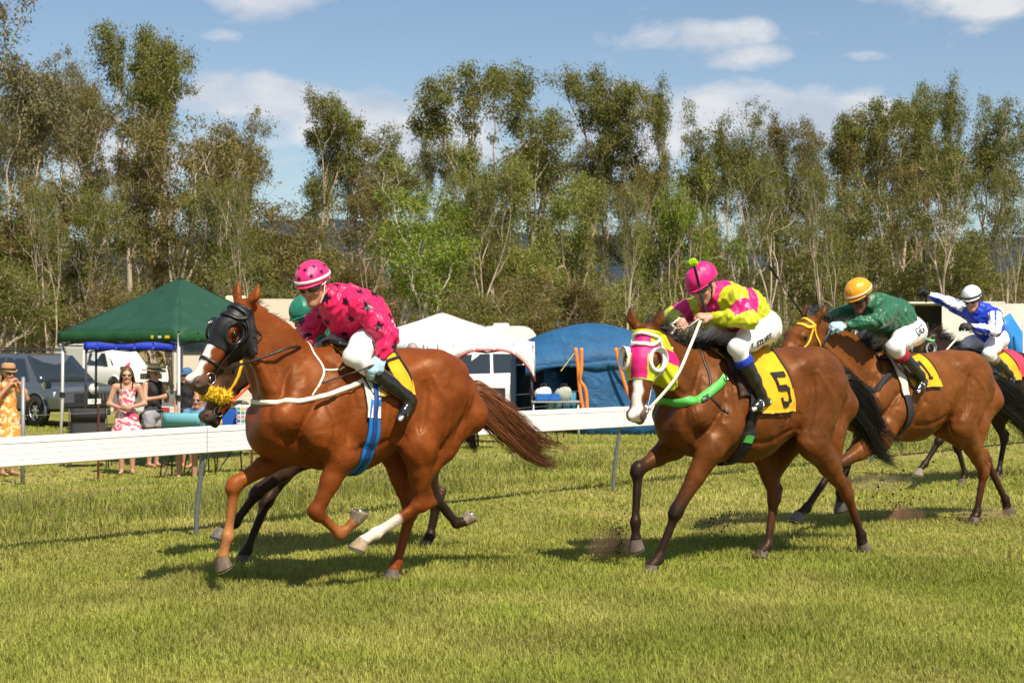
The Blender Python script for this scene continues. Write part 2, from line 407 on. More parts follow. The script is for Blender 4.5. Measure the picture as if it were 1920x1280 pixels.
# ------------------------------------------------------------------ horses
LEATHER = mat('black_leather', (.012, .011, .011), .45, .5, bump=.2, bscale=120)
BROWNLEATHER = mat('brown_leather', (.035, .018, .012), .45, .5)
STEEL = mat('bit_steel', (.6, .6, .62), .22, .5, metal=1)
EYE = mat('horse_eye', (.008, .005, .004), .06, .8)
WHITEWEB = mat('white_webbing', (.72, .68, .58), .7, .3, noise=.12, nscale=60, bump=.2, bscale=200)
def hairs(name, roots, dirs_fn, n, seg, r0, mat_, parent, seed=1):
    """strands as thin tapered three-sided tubes"""
    g = np.random.default_rng(seed); V = []; Q = []; C = []
    for i in range(n):
        P = dirs_fn(g, g.random())               # (seg+1,3) polyline
        T = np.gradient(P, axis=0); T /= np.maximum(np.linalg.norm(T, axis=1, keepdims=True), 1e-9)
        ref = un(g.normal(size=3)); N1 = np.cross(T, ref); N1 /= np.maximum(np.linalg.norm(N1, axis=1, keepdims=True), 1e-9); N2 = np.cross(T, N1)
        rr = r0*(.6+.8*g.random())*np.linspace(1, .12, len(P))**.8; b = sum(len(x) for x in V); sh = .6+.8*g.random()
        ring = np.stack([P+rr[:, None]*(N1*math.cos(a)+N2*math.sin(a)) for a in (0, 2.094, 4.189)], 1); V.append(ring.reshape(-1, 3)); C.append(np.full(len(P)*3, sh))
        for s in range(len(P)-1):
            for a in range(3): c = (a+1) % 3; Q.append((b+s*3+a, b+s*3+c, b+(s+1)*3+c, b+(s+1)*3+a))
    V = np.concatenate(V); sh = np.concatenate(C)
    return V, np.array(Q), sh
def hoof_mesh(cor, f, n, lat, hind=False):
    """hoof capsule: coronet ring at cor, sole further along n"""
    S = cor+n*.078+f*.022; V = []; Q = []; m = 18
    rings = [(cor, .043, .043, 0, .012), (cor+n*.018+f*.008, .049, .049, 0, .004), (S-n*.016, .064, .060, 0, 0), (S, .066, .062, 0, 0), (S-n*.006, .050, .046, 0, 0)]
    for c, rf, rl, _, tilt in rings:
        for j in range(m):
            a = 2*math.pi*j/m; x = math.cos(a); y = math.sin(a); x2 = x if x > -.6 else -.6-.25*(-.6-x)
            V.append(c+f*(rf*x2)+lat*(rl*y)+n*(-tilt*x))
    V.append(S-n*.010)
    for r in range(len(rings)-1):
        for j in range(m): k = (j+1) % m; Q.append((r*m+j, r*m+k, (r+1)*m+k, (r+1)*m+j))
    for j in range(0, m): Q.append(((len(rings)-1)*m+j, (len(rings)-1)*m+(j+1) % m, len(V)-1, len(V)-1))
    me = bpy.data.meshes.new('hoof'); me.from_pydata([tuple(v) for v in V], [], [tuple(dict.fromkeys(q)) for q in map(tuple, Q)]); me.update()
    return me, S
def rot2(d, ang):
    c, s = math.cos(ang), math.sin(ang); return A(d[0]*c-d[2]*s, 0, d[0]*s+d[2]*c)
def streaks(M):
    """lie of the hair: fine streaks running back and down the body"""
    nt = M.node_tree; N = nt.nodes; b = N['Principled BSDF']
    if 'lie' in N: return
    tc = N.new('ShaderNodeTexCoord'); mp = N.new('ShaderNodeMapping'); mp.inputs['Scale'].default_value = (30, 110, 95); mp.inputs['Rotation'].default_value = (0, R(28), 0); nz = N.new('ShaderNodeTexNoise'); nz.name = 'lie'; nz.inputs['Scale'].default_value = 1; nz.inputs['Detail'].default_value = 5
    mr = N.new('ShaderNodeMapRange'); mr.inputs[1].default_value = .3; mr.inputs[2].default_value = .7; mr.inputs[3].default_value = .84; mr.inputs[4].default_value = 1.16; mx = N.new('ShaderNodeMix'); mx.data_type = 'RGBA'; mx.blend_type = 'MULTIPLY'; mx.inputs[0].default_value = 1
    src = b.inputs['Base Color'].links[0].from_socket; nt.links.new(tc.outputs['Object'], mp.inputs[0]); nt.links.new(mp.outputs[0], nz.inputs[0]); nt.links.new(nz.outputs[0], mr.inputs[0]); nt.links.new(src, mx.inputs[6]); nt.links.new(mr.outputs[0], mx.inputs[7]); nt.links.new(mx.outputs[2], b.inputs['Base Color'])
def make_horse(S):
    O = S['O']; root = empty('horse', (O[0], O[1], 0), math.pi+R(S['deg']), S['label'], 'horse', 'horses racing along the white rail')
    xc, xb, zw, zc, zb = S['xc'], S['xb'], S['zw'], S['zc'], S['zb']; X = lambda u: xc+(xb-xc)*u
    base = S['coat']; dk = S['dark']; belly = S.get('belly', base); P = []
    cap = lambda *a, **k: P.append(Cap(*a, **k)); ell = lambda *a, **k: P.append(Ell(*a, **k))
    zback = (zw+zc)/2-.075
    # trunk
    cap((X(.20), 0, zb+.40), (X(.42), 0, zb+.37), .342, .362, sq=.72, k=.06)
    cap((X(.42), 0, zb+.37), (X(.66), 0, zb+.475), .362, .285, sq=.79, k=.06, ca=base, cb=belly)
    cap((X(.60), 0, zc-.32), (X(.80), 0, zc-.31), .275, .27, sq=.92, k=.06)
    cap((X(.33), 0, zw-.11), (X(.50), 0, zback-.06), .09, .10, k=.09); cap((X(.50), 0, zback-.06), (X(.72), 0, zc-.10), .10, .11, k=.09)
    cap((X(.14), 0, zw-.13), (X(.34), 0, zw-.065), .085, .062, sq=.8, k=.09)
    for s in (1, -1):
        ell((X(.775), s*.115, zc-.165), (.24, .15, .165), k=.05)                          # gluteals
        cap((X(.655), s*.17, zc-.135), (X(.76), s*.14, zc-.11), .055, .08, k=.11)          # point of hip
        cap((X(.915), s*.085, zc-.265), (X(.95), s*.12, zc-.44), .10, .112, k=.05)         # hamstrings
        pass
        ell((X(.705), s*.225, zb+.33), (.10, .055, .16), ax=[(1, 0, .5), (0, 1, 0), (-.5, 0, 1)], k=.08)   # flank fold
        cap((X(.22), s*.10, zw-.16), (X(.06), s*.175, zb+.36), .075, .115, sq=.8, k=.035)  # shoulder blade
        cap((X(.30), s*.13, zw-.26), (X(.20), s*.215, zb+.25), .12, .115, sq=.8, k=.03)    # triceps
        ell((X(.035), s*.095, zb+.31), (.115, .105, .17), k=.03)                         # breast
    cap((X(.05), 0, zb+.24), (X(.27), 0, zb+.15), .15, .145, k=.05)                       # brisket
    # neck
    poll = A(*S['poll']); B0 = A(X(.17), 0, zb+.47); Tn = poll+A(-.085, 0, -.115)+A(0, poll[1]*0, 0); Mn = B0*.5+Tn*.5+A(0, 0, S.get('arch', .02))
    Mn[1] = poll[1]*.35
    cap(B0, Mn, .250, .157, sq=.60, k=.07); cap(Mn, Tn, .157, .100, sq=.62, k=.06)
    cap((X(.2), 0, zw-.1), Mn+A(-.03, 0, .13), .06, .055, sq=.7, k=.09); cap(Mn+A(-.03, 0, .13), poll+A(-.06, 0, -.03), .055, .05, sq=.7, k=.07)   # crest
    for s in (1, -1): cap((X(.06), s*.11, zb+.40), Tn+A(.05, s*.035, -.05), .075, .05, k=.04)          # brachiocephalic
    # head
    nose = A(*S['nose']); ax = un(nose-poll); yaw = R(S.get('yaw', 0)); l = A(-math.sin(yaw), math.cos(yaw), 0); l = un(l-ax*(l@ax)); f = np.cross(ax, l)
    hs = S.get('hs', 1.05); H = lambda a, d, w=0: poll+(ax*a+f*d+l*w)*hs
    dn = S.get('muzzle', dk); fc = S.get('face', base)
    AX3 = [ax, f, l]
    cap(H(.02, -.035), H(.2, -.03), .078, .092, sq=.92, n=l, k=.04)
    cap(H(.19, -.028), H(.47, -.045), .088, .056, sq=.86, n=l, k=.04, ca=fc, cb=fc)
    for s in (1, -1):
        ell(H(.185, .008, s*.078), (.05, .032, .03), AX3, k=.03)                          # brow over the eye
        cap(H(.27, -.02, s*.07), H(.42, -.04, s*.052), .018, .012, k=.035)                # facial crest
        ell(H(.175, -.115, s*.046), (.115, .085, .038), AX3, k=.035)                        # cheek
        ell(H(.545, -.022, s*.042), (.036, .034, .024), AX3, k=.025, ca=dn)                # nostril wing
        cap(H(-.01, -.02, s*.052), H(-.075, .012, s*.088), .032, .033, sq=.7, n=f, k=.03)
        cap(H(-.075, .012, s*.088), H(-.15, .045, s*.100), .033, .007, sq=.7, n=f, k=.02, ca=base, cb=dk)   # ear
        P.append(Cap(H(-.06, .042, s*.092), H(-.13, .062, s*.10), .02, .006, k=.01, sub=True))
    cap(H(.26, -.125), H(.5, -.105), .056, .036, sq=.8, n=l, k=.03, ca=fc, cb=dn)           # lower jaw
    ell(H(.535, -.055), (.058, .055, .058), AX3, k=.035, ca=dn); ell(H(.55, -.112), (.036, .03, .036), AX3, k=.02, ca=dn)
    for s in (1, -1):
        P.append(Ell(H(.556, -.014, s*.062), (.020, .013, .016), AX3, k=.012, sub=True))
        P.append(Ell(H(.19, -.012, s*.103), (.022, .015, .015), AX3, k=.012, sub=True))
    P.append(Cap(H(.60, -.088, .06), H(.50, -.085, .075), .006, .006, k=.012, sub=True)); P.append(Cap(H(.60, -.088, -.06), H(.50, -.085, -.075), .006, .006, k=.012, sub=True))
    # legs
    hoofs = []
    for key in ('nf', 'ff'):
        e, k_, t, c = [A(*v) for v in S[key][:4]]; s = 1 if e[1] > 0 else -1; opt = S[key][4] if len(S[key]) > 4 else {}
        lo = opt.get('col', dk); loh = opt.get('kcol', dk); ub = un(k_-e); fw = A(-ub[2], 0, ub[0]); fw = fw if (fw@rot2(ub, math.pi/2)) > 0 else -fw
        cap((X(.2), s*.19, zb+.30), e, .12, .10, sq=.85, k=.05); m1 = e*.55+k_*.45
        cap(e, m1, .098, .068, sq=.85, k=.04, ca=base, cb=base); cap(m1, k_, .062, .043, k=.03, ca=base, cb=loh)
        cap(e+fw*.03, e*.6+k_*.4+fw*.022, .068, .045, k=.02)
        uc = un(t-k_); fc2 = rot2(uc, math.pi/2)
        ell(k_+fc2*.004, (.042, .042, .060), [fc2, (0, 1, 0), uc], k=.035, ca=loh); ell(k_-fc2*.03+uc*.0, (.026, .024, .036), [fc2, (0, 1, 0), uc], k=.025, ca=loh); ell(k_+fc2*.03+uc*.03, (.018, .034, .02), [fc2, (0, 1, 0), uc], k=.02, ca=loh)
        cap(k_, t, .030, .026, k=.03, ca=loh, cb=lo); cap(k_*.9+t*.1-fc2*.027, t-fc2*.019, .0155, .015, k=.010, ca=loh, cb=lo)
        ell(t-fc2*.010, (.036, .032, .040), [fc2, (0, 1, 0), uc], k=.03, ca=lo); cap(t, c, .030, .033, k=.025, ca=lo); ell(c, (.040, .038, .028), k=.02, ca=lo)
        hoofs.append((t, c, opt))
    for key in ('nh', 'fh'):
        st, hk, t, c = [A(*v) for v in S[key][:4]]; s = 1 if st[1] > 0 else -1; opt = S[key][4] if len(S[key]) > 4 else {}
        lo = opt.get('col', dk); loh = opt.get('kcol', dk)
        cap((X(.79), s*.155, zc-.30), st, .222, .128, sq=.72, k=.05); ell(st+A(.02, 0, 0), (.075, .07, .09), k=.05)
        cap((X(.945), s*.115, zc-.43), (X(.89)*.5+(st[0]*.6+hk[0]*.4)*.5-.02, s*.145, (zc-.50)*.5+(st[2]*.6+hk[2]*.4)*.5), .108, .098, sq=.85, k=.05); cap((X(.89)*.5+(st[0]*.6+hk[0]*.4)*.5-.02, s*.145, (zc-.50)*.5+(st[2]*.6+hk[2]*.4)*.5), st*.35+hk*.65, .098, .052, sq=.8, k=.05)
        m1 = st*.55+hk*.45; cap(st, m1, .115, .080, sq=.8, k=.04, ca=base); cap(m1, hk, .064, .040, sq=.85, k=.03, ca=base, cb=base)
        uc = un(t-hk); fc2 = rot2(uc, math.pi/2); pt = hk-uc*.085-fc2*.045
        ell(hk, (.052, .040, .060), [fc2, (0, 1, 0), uc], k=.03, ca=loh); cap(hk-fc2*.03, pt, .03, .024, k=.02, ca=loh, cb=base); cap(pt, m1-fc2*.02, .02, .045, sq=.6, k=.02, ca=base)
        cap(hk, t, .035, .028, sq=.9, k=.03, ca=loh, cb=lo); cap(hk*.9+t*.1-fc2*.034, t-fc2*.021, .017, .016, k=.010, ca=loh, cb=lo)
        ell(t-fc2*.010, (.039, .034, .041), [fc2, (0, 1, 0), uc], k=.025, ca=lo); cap(t, c, .034, .035, k=.02, ca=lo); ell(c, (.042, .04, .03), k=.02, ca=lo)
        hoofs.append((t, c, opt))
    fld = Field(P, .0125, margin=.12)
    # grooves between the muscle groups
    def groove(pts, depth, width):
        for s in (1, -1):
            C_ = fld.proj(catmull([A(p[0], p[1]*s, p[2]) for p in pts], 5), 0.0); m_ = len(C_)
            D_ = None
            lo_ = C_.min(0)-width*3; hi_ = C_.max(0)+width*3; i0 = np.clip(((lo_-fld.lo)/fld.h).astype(int), 0, fld.n-1); i1 = np.clip(((hi_-fld.lo)/fld.h).astype(int)+2, 1, fld.n); sl = tuple(slice(i0[i], i1[i]) for i in range(3))
            Xs, Ys, Zs = fld.ax[0][sl[0]][:, None, None], fld.ax[1][sl[1]][None, :, None], fld.ax[2][sl[2]][None, None, :]
            for q in range(m_-1):
                d_, t_ = Cap(C_[q], C_[q+1], 0, 0).d(Xs, Ys, Zs); tt = (q+t_)/(m_-1); d_ = d_/np.maximum(.35+np.sin(np.clip(tt, 0, 1)*math.pi)*.65, .3); D_ = d_ if D_ is None else np.minimum(D_, d_)
            fld.F[sl] += (1.9*depth*np.exp(-(D_/(width*.8))**2)).astype(np.float32)
    groove([(X(.10), .09, zw-.14), (X(.05), .14, zw-.35), (X(.03), .17, zb+.36)], .012, .026)
    groove([(X(.30), .12, zw-.13), (X(.345), .22, zw-.34), (X(.33), .26, zb+.34), (X(.29), .22, zb+.16)], .013, .028)
    groove([(X(.19), .15, zw-.28), (X(.155), .21, zb+.38), (X(.10), .21, zb+.24)], .010, .022)
    groove([(X(.24), .15, zw-.26), (X(.23), .22, zb+.38), (X(.22), .23, zb+.22)], .006, .02)
    groove([(X(.69), .2, zc-.2), (X(.675), .24, zb+.38), (X(.66), .24, zb+.22)], .014, .03)
    groove([(X(.83), .18, zc-.1), (X(.86), .21, zc-.32), (X(.83), .2, zc-.58)], .010, .024)
    groove([(X(.91), .13, zc-.18), (X(.925), .17, zc-.38), (X(.87), .18, zc-.62)], .010, .02)
    groove([Tn+A(.03, .08, -.10), Mn+A(.09, .13, -.10), (X(.05), .13, zb+.52)], .011, .022)
    groove([(X(.31), .24, zb+.13), (X(.46), .27, zb+.16), (X(.62), .26, zb+.24)], .006, .03)
    groove([(X(.72), .2, zc-.17), (X(.77), .24, zc-.38), (X(.74), .25, zb+.2)], -.006, .03)
    # veins and fine muscle relief on the big surfaces
    Xg, Yg, Zg = fld.grid()
    lowf = .0045*np.sin(Xg*17+2.2*np.sin(Zg*9+Yg*5))*np.sin(Zg*13+2.0*np.sin(Xg*8))+.0016*np.sin(Xg*39+3*np.sin(Zg*17)+Yg*9)*np.sin(Zg*31+2.5*np.sin(Xg*19))
    ribs = .0028*np.sin((Xg+.22*Zg)*2*math.pi/.062)*np.exp(-((Xg-X(.5))/(.16*abs(xb-xc)))**2)*np.exp(-((Zg-(zb+.36))/.17)**2)
    vein = np.abs(np.sin(Xg*11+1.8*np.sin(Zg*15)+1.2*np.sin(Zg*31+Xg*9))); vv = -.0028*np.exp(-(vein/.10)**2)*np.exp(-((Zg-(zb+.3))/.3)**2)
    fld.F += ((lowf+vv)*np.clip((Zg-.45)/.4, .15, 1)+ribs).astype(np.float32)
    me, V = fld.mesh('body', color=base)
    C = np.empty(len(V)*4, np.float32); me.color_attributes['Col'].data.foreach_get('color', C); C = C.reshape(-1, 4)
    rel = (V-poll)/hs; ha = rel@ax; hf = rel@f; hl = rel@l; onhead = (np.abs(hl) < .14) & (ha > -.2) & (ha < .66) & (hf > -.22) & (hf < .12) & (rel[:, 0] > -.3)
    for fn in S.get('marks', []):
        w = fn(V, ha, hf, hl, onhead)
        C[:, :3] = C[:, :3]*(1-w[0][:, None])+np.array(w[1])[None]*w[0][:, None]
    me.color_attributes['Col'].data.foreach_set('color', C.ravel())
    coat = mat('coat_'+S['id'], attr=True, rough=.47, spec=.27, noise=.26, nscale=4.5, bump=.4, bscale=6.5, coat=0, detail=9, ridged=True, bdist=.018, rnoise=.07)
    coat.node_tree.nodes['Principled BSDF'].inputs['Specular Tint'].default_value = (1, .70, .46, 1)
    streaks(coat)
    coat.node_tree.nodes['Principled BSDF'].inputs['Coat Roughness'].default_value = .33
    link('body', me, coat, root)
    for t, c, opt in hoofs:
        d = un(A(c[0]-t[0], 0, c[2]-t[2]))
        if 'pitch' in opt: ff = A(math.cos(R(opt['pitch'])), 0, math.sin(R(opt['pitch']))); n = rot2(ff, -math.pi/2)
        else: ff = rot2(d, R(50)); n = rot2(d, R(-40))
        hm, Sx = hoof_mesh(c, ff, n, A(0, 1, 0)); hc = opt.get('hoof', (.11, .085, .07))
        link('hoof', hm, mat('hoof_%.3f_%.3f' % hc[:2], hc, .6, .3, noise=.3, nscale=60, stretch=(1, 1, .2)), root)
        if opt.get('shoe'):
            pts = [Sx+n*.003+ff*(.058*math.cos(a))+A(0, 1, 0)*(.054*math.sin(a)) for a in np.linspace(-2.4, 2.4, 14)]
            MB().tube(pts, .006, 6).build('horseshoe', STEEL, root, True)
    for s in (1, -1):
        MB().sphere(H(.19, -.014, s*.086), .025).build('eye', EYE, root, True)
    # mane
    crest = catmull([A(X(.2), 0, zw-.03), Mn+A(-.03, 0, .185), poll+A(-.06, 0, .02), poll+ax*.03+f*.03], 12)
    hc = S['hair']; hm = mat('hair_'+S['id'], hc, .45, .5, attr=True)
    L0 = S.get('mane_len', .13); mdir = A(*S.get('mane_dir', (-.55, .35, .5)))
    def mstrand(g, u):
        i = u*(len(crest)-1); j = int(i); p = crest[j]+(crest[min(j+1, len(crest)-1)]-crest[j])*(i-j)+A(0, g.normal()*.008, -.012)
        L = L0*(.5+.8*g.random()); cl = math.floor(u*26); gc = np.random.default_rng(cl+100); d = un(mdir+gc.normal(size=3)*.28+g.normal(size=3)*.14); q = []
        for s in range(6):
            q.append(p.copy()); p = p+d*L/5; d = un(d+A(-.06, 0, -.17)+g.normal(size=3)*.07)
        return np.array(q)
    Vh, Qh, sh = hairs('mane', None, mstrand, S.get('mane_n', 420)*3, 5, .0036, None, root, 3)
    link('mane', mesh_np('mane', Vh, Qh, sh[:, None]*np.array(hc)[None]), hm, root)
    tp = catmull([A(*v) for v in S['tail']], 8)
    sp = S.get('tail_spread', .13); tl = len(tp)
    def tstrand(g, u):
        kk = g.integers(0, 34); gc = np.random.default_rng(int(kk)+7); o = (gc.normal(size=3)*.85+g.normal(size=3)*.35)*A(.5, .6, 1)*sp; ln = .50+.36*gc.random()+.18*g.random(); q = []; ph = g.random()*6; pc = gc.random()*6; fr = g.random()*.25
        for s in range(9):
            x = (fr*.5+(1-fr*.5)*s/8*ln)*(tl-1); x = min(x, tl-1.001) if True else x; j = int(x); p = tp[j]+(tp[j+1]-tp[j])*(x-j); v = x/(tl-1)
            q.append(p+o*(.14+.86*math.sin(math.pi*min(v*.80+.08, 1)))+A(.3, .2, 1)*(.035*math.sin(pc+v*8)+.012*math.sin(ph+v*13))*v+g.normal(size=3)*.005*v)
        return np.array(q)
    Vh, Qh, sh = hairs('tail', None, tstrand, S.get('tail_n', 2000), 8, .0032, None, root, 5)
    tc_ = S.get('tail_hair', hc); v2 = np.clip((tp[0][0]-Vh[:, 0])/.9, 0, 1)[:, None]
    link('tail', mesh_np('tail', Vh, Qh, sh[:, None]*(np.array(S.get('tail_root', tc_))[None]*(1-v2)+np.array(tc_)[None]*v2)), hm, root)
    dock = MB().tube([tp[0]+A(.10, 0, .0), tp[0], tp[4]], [.05, .04, .02], 8).build('dock', coat, root, True)
    a_ = dock.data.color_attributes.new('Col', 'FLOAT_COLOR', 'POINT'); a_.data.foreach_set('color', np.tile(np.array([*S.get('tail_root', base), 1], np.float32), len(dock.data.vertices)))
    S.update(root=root, fld=fld, H=H, X=X, poll_=poll, ax=ax, f=f, l=l, coatm=coat)
    return S
def ring_on_head(S, a, d0, name, m, parent, w=.022, top=.12, side=.12, bot=-.24, tilt=0, off=.005):
    """closed strap round the head at distance a from the poll"""
    H = S['H']; pts = []
    for t in np.linspace(0, 2*math.pi, 14)[:-1]:
        dd = (top if math.cos(t) > 0 else -bot)*math.cos(t); pts.append(H(a+tilt*math.cos(t), -.05+dd*.9, side*math.sin(t)))
    return strap(S['fld'], pts, w, m, name, parent, closed=True, off=off, n=5)
def ring(c, r, tube, nrm, name, m, parent, n=18):
    z = un(nrm); x = un(np.cross(z, A(.3, .2, .9))); y = np.cross(z, x)
    pts = [A(*c)+x*r*math.cos(a)+y*r*math.sin(a) for a in np.linspace(0, 2*math.pi, n)]
    return MB().tube(pts, tube, 6, cap=False).build(name, m, parent, True)
def bridle(S, m, boff=.004, noseband=True, brow=True, extra=None, w=.02, cheek=True, rein_m=None, reins=(), browm=None):
    root = S['root']; H = S['H']; fld = S['fld']
    nb = None
    head = strap(fld, [H(.03, .06, 0), H(.05, .0, .12), H(.11, -.06, .14), H(.2, -.08, .13), H(.33, -.09, .11), H(.44, -.095, .09), H(.47, -.1, .085)], w, m, 'bridle', root, off=boff)
    strap(fld, [H(.03, .06, 0), H(.05, .0, -.12), H(.11, -.06, -.14), H(.2, -.08, -.13), H(.33, -.09, -.11), H(.44, -.095, -.09), H(.47, -.1, -.085)], w, m, 'cheek_strap', head, off=boff)
    strap(fld, [H(.04, .0, .12), H(.09, -.13, .12), H(.10, -.24, .03), H(.10, -.24, -.03), H(.09, -.13, -.12), H(.04, 0, -.12)], w*.7, m, 'throat_lash', head)
    if brow: strap(fld, [H(.06, -.02, .13), H(.085, .05, .09), H(.10, .08, 0), H(.085, .05, -.09), H(.06, -.02, -.13)], w*1.25, browm or m, 'browband', head, off=boff+.001)
    if noseband: ring_on_head(S, .40, 0, 'noseband', m, head, w, top=.09, side=.1, bot=-.12)
    for s in (1, -1):
        c = fld.proj(np.array([H(.475, -.09, s*.08)]), .008)[0]; ring(c, .036, .0045, S['l']+S['f']*.1, 'bit_ring', STEEL, head)
        MB().tube([c, c-S['l']*s*.04], .009, 8).build('bit_mouthpiece', STEEL, head, True)
    for pts, wr in reins:
        mid = np.array(pts); strap(fld, [fld.proj(np.array([H(.475, -.1, (1 if pts[-1][1] >= 0 else -1)*.085)]), .02)[0]]+[A(*p) for p in pts], wr, rein_m or m, 'rein', head, wrap=False, nrm=(.2, 1, .3), thick=.005)
    return head
def saddle_set(S, quad, cloth, girth_m, girth_x, numfn=None, gw=.09, gir2=None, sadm=None, flap=None, flapw=.27, flapz=.30):
    """number cloth, light racing saddle and girth; quad = front top x, back top x, back bottom x, front bottom x, bottom z"""
    root = S['root']; fld = S['fld']; zt = S['zw']; ft, bt, bb, fb, zlow = quad
    def fn(s):
        def g(u, v):
            x = (ft+(bt-ft)*u)*(1-v)+(fb+(bb-fb)*u)*v; return A(x, s*(.012+.37*math.sin(v*1.35)), zt-.03-(zt-.03-zlow)*(.12*v+.88*v**1.5))
        return g
    for s in (1, -1):
        ob, G = patch(fld, fn(s), 20, 18, .012, 'saddle_cloth', cloth, root, thick=.005, flare=lambda u, v: .006*(1+np.sin(u*9+v*5))*v+.012*(u > .97)*v)
        if s == 1:
            bd = [fn(1)(0.0, v) for v in np.linspace(.1, 1, 8)]+[fn(1)(u, 1.0) for u in np.linspace(.1, 1, 8)]+[fn(1)(1.0, v) for v in np.linspace(.9, .1, 8)]
            strap(fld, bd, .012, mat('cloth_binding', (.02, .02, .02), .8), 'binding', ob, off=.021, thick=.004, n=3)
            if numfn: numfn(S, ob, fn(1))
    pts = [A(girth_x+.03*math.cos(t)+.0, .34*math.sin(t), S['zb']+.40-.44*math.cos(t)) for t in np.linspace(-2.2, 2.2, 19)]
    g = strap(fld, pts, [gw*.8, gw, gw, gw, gw*.8], girth_m, 'girth', root, off=.014, thick=.008, n=5)
    if gir2: strap(fld, pts, gw*.4, gir2, 'girth_elastic', g, off=.022, thick=.006, n=5)
    sd = None
    for s in (1, -1):
        def fl(u, v, s=s): return A(girth_x+.015+flapw/2-flapw*u*(1-.25*v)-.02*v, s*(.03+.36*math.sin(v*1.1)), zt-.03-flapz*(.15*v+.85*v**1.5))
        o, _ = patch(fld, fl, 10, 10, .022, 'saddle_flap' if sd else 'saddle', (flap or sadm or LEATHER), sd or root, thick=.008); sd = sd or o
    st = catmull([A(girth_x+.18, 0, zt+.045), A(girth_x+.06, 0, zt+.02), A(girth_x-.10, 0, zt+.005), A(girth_x-.24, 0, zt+.03)], 6)
    MB().sheet([[tuple(p+A(0, y, -1.1*y*y)) for y in np.linspace(-.13, .13, 9)] for p in st], .03).build('seat', sadm or LEATHER, sd, True)
    return g
def shell(S, region, off, name, m, parent, color=None, sub=()):
    """tight hood over part of the head"""
    fld = S['fld']; c = S['H'](.2, -.05); lo = np.clip(((c-.36-fld.lo)/fld.h).astype(int), 0, fld.n); hi = np.clip(((c+.36-fld.lo)/fld.h).astype(int), 0, fld.n)
    # resample at twice the resolution
    ax_ = [np.arange(fld.lo[i]+lo[i]*fld.h, fld.lo[i]+(hi[i]-1)*fld.h, fld.h*.55) for i in range(3)]
    G = np.stack(np.meshgrid(*ax_, indexing='ij'), -1).reshape(-1, 3); F = fld.sample(G)-off
    rel = (G-S['poll_'])/S.get('hs', 1.05); F = np.maximum(F, region(rel@S['ax'], rel@S['f'], rel@S['l']))
    for cc, rr in sub: F = np.maximum(F, rr-np.linalg.norm(G-cc, axis=1))
    F = F.reshape([len(a) for a in ax_]).astype(np.float32)
    V, Q = surf_nets(F, np.array([a[0] for a in ax_]), fld.h*.55); C = None
    if color is not None:
        rel = (V-S['poll_'])/S.get('hs', 1.05); C = color(rel@S['ax'], rel@S['f'], rel@S['l'])
    return link(name, mesh_np(name, V, Q, C), m, parent)
def eye_cup(S, s, m, parent, r=.052, depth=.05, half=True, rim=.0105, tilt=.25):
    """blinker cup: a rim round the eye and a half bowl standing behind it"""
    H = S['H']; nl = un(S['l']*s+S['f']*tilt); fa = un(np.cross(nl, S['ax'])); fa = fa if fa@S['f'] > 0 else -fa; c = H(.19, -.012, s*.090)+nl*.004; mb = MB(); nn = 18
    pts = [c+S['ax']*(r*1.15*math.cos(a))+fa*(r*.95*math.sin(a))+nl*.012 for a in np.linspace(0, 2*math.pi, nn)]
    mb.tube(pts, rim, 8, cap=False)
    back = []                                             # bowl on the rear side (towards the ears and the cheek)
    for i, a in enumerate(np.linspace(math.pi*.42, math.pi*1.72, 14)):
        row = []
        for j in range(6):
            t = j/5; rr = r*(1+.10*math.sin(t*2)+.05*t); row.append(c+S['ax']*(rr*1.15*math.cos(a))+fa*(rr*.95*math.sin(a))+nl*(.012+depth*t*(math.sin((i/13)*math.pi)**.5)))
        back.append(row)
    mb.sheet(back, .004)
    return mb.build('eye_cup', m, parent, True)
def number_decal(polys, sx, sy, col=(.012, .012, .012)):
    def g(S, ob, fn):
        V, Fs = flat_mesh(polys, .05)
        P = np.array([fn(sx[0]+(sx[1]-sx[0])*x, sy[0]+(sy[1]-sy[0])*y) for x, y, _ in V]); P = S['fld'].proj(P, .024)
        link('number', mesh_np('number', P, Fs), mat('number_black', col, .7, .3), ob)
    return g
FIVE = [[(.1, 0), (.9, 0), (.9, .16), (.1, .16)], [(.1, .16), (.3, .16), (.3, .52), (.1, .52)], [(.1, .40), (.75, .40), (.75, .56), (.1, .56)], [(.72, .42), (.92, .5), (.92, .88), (.72, .95)], [(.1, .84), (.8, .84), (.72, 1), (.2, 1)], [(.1, .74), (.3, .74), (.3, .9), (.1, .9)]]
ONE = [[(.4, 0), (.65, 0), (.65, .85), (.4, .85)], [(.2, .85), (.85, .85), (.85, 1), (.2, 1)], [(.15, .2), (.4, 0), (.4, .2)]]
def sm(x, a, b): t = np.clip((x-a)/(b-a), 0, 1); return t*t*(3-2*t)
def blaze(w0, w1, a0, a1, col=(.78, .70, .64), off=0):
    def g(V, ha, hf, hl, on):
        t = np.clip((ha-a0)/(a1-a0), 0, 1); w = w0+(w1-w0)*t; wob = .006*np.sin(ha*60)
        return on*sm(-np.abs(hl-off*t+wob), -w-.008, -w+.004)*sm(ha, a0-.02, a0+.02)*(1-sm(ha, a1, a1+.02))*sm(hf, -.05, -.02), col
    return g
YEL = mat('number_cloth_yellow', (.72, .37, .012), .75, .25, noise=.16, nscale=9, bump=.3, bscale=35)
CH = (.165, .039, .0068); BY = (.118, .036, .0082); BK = (.020, .012, .010); DKB = (.026, .015, .011)
HORSES = {}
def sock(c0, c1, col):
    c0 = A(*c0); c1 = A(*c1)
    def g(V, ha, hf, hl, on):
        b = c1-c0; t = ((V-c0)@b)/(b@b); d = np.linalg.norm(V-c0-np.clip(t, 0, 1)[:, None]*b, axis=1)
        return (d < .085)*sm(t, -.06, .04)*1.0, col
    return g
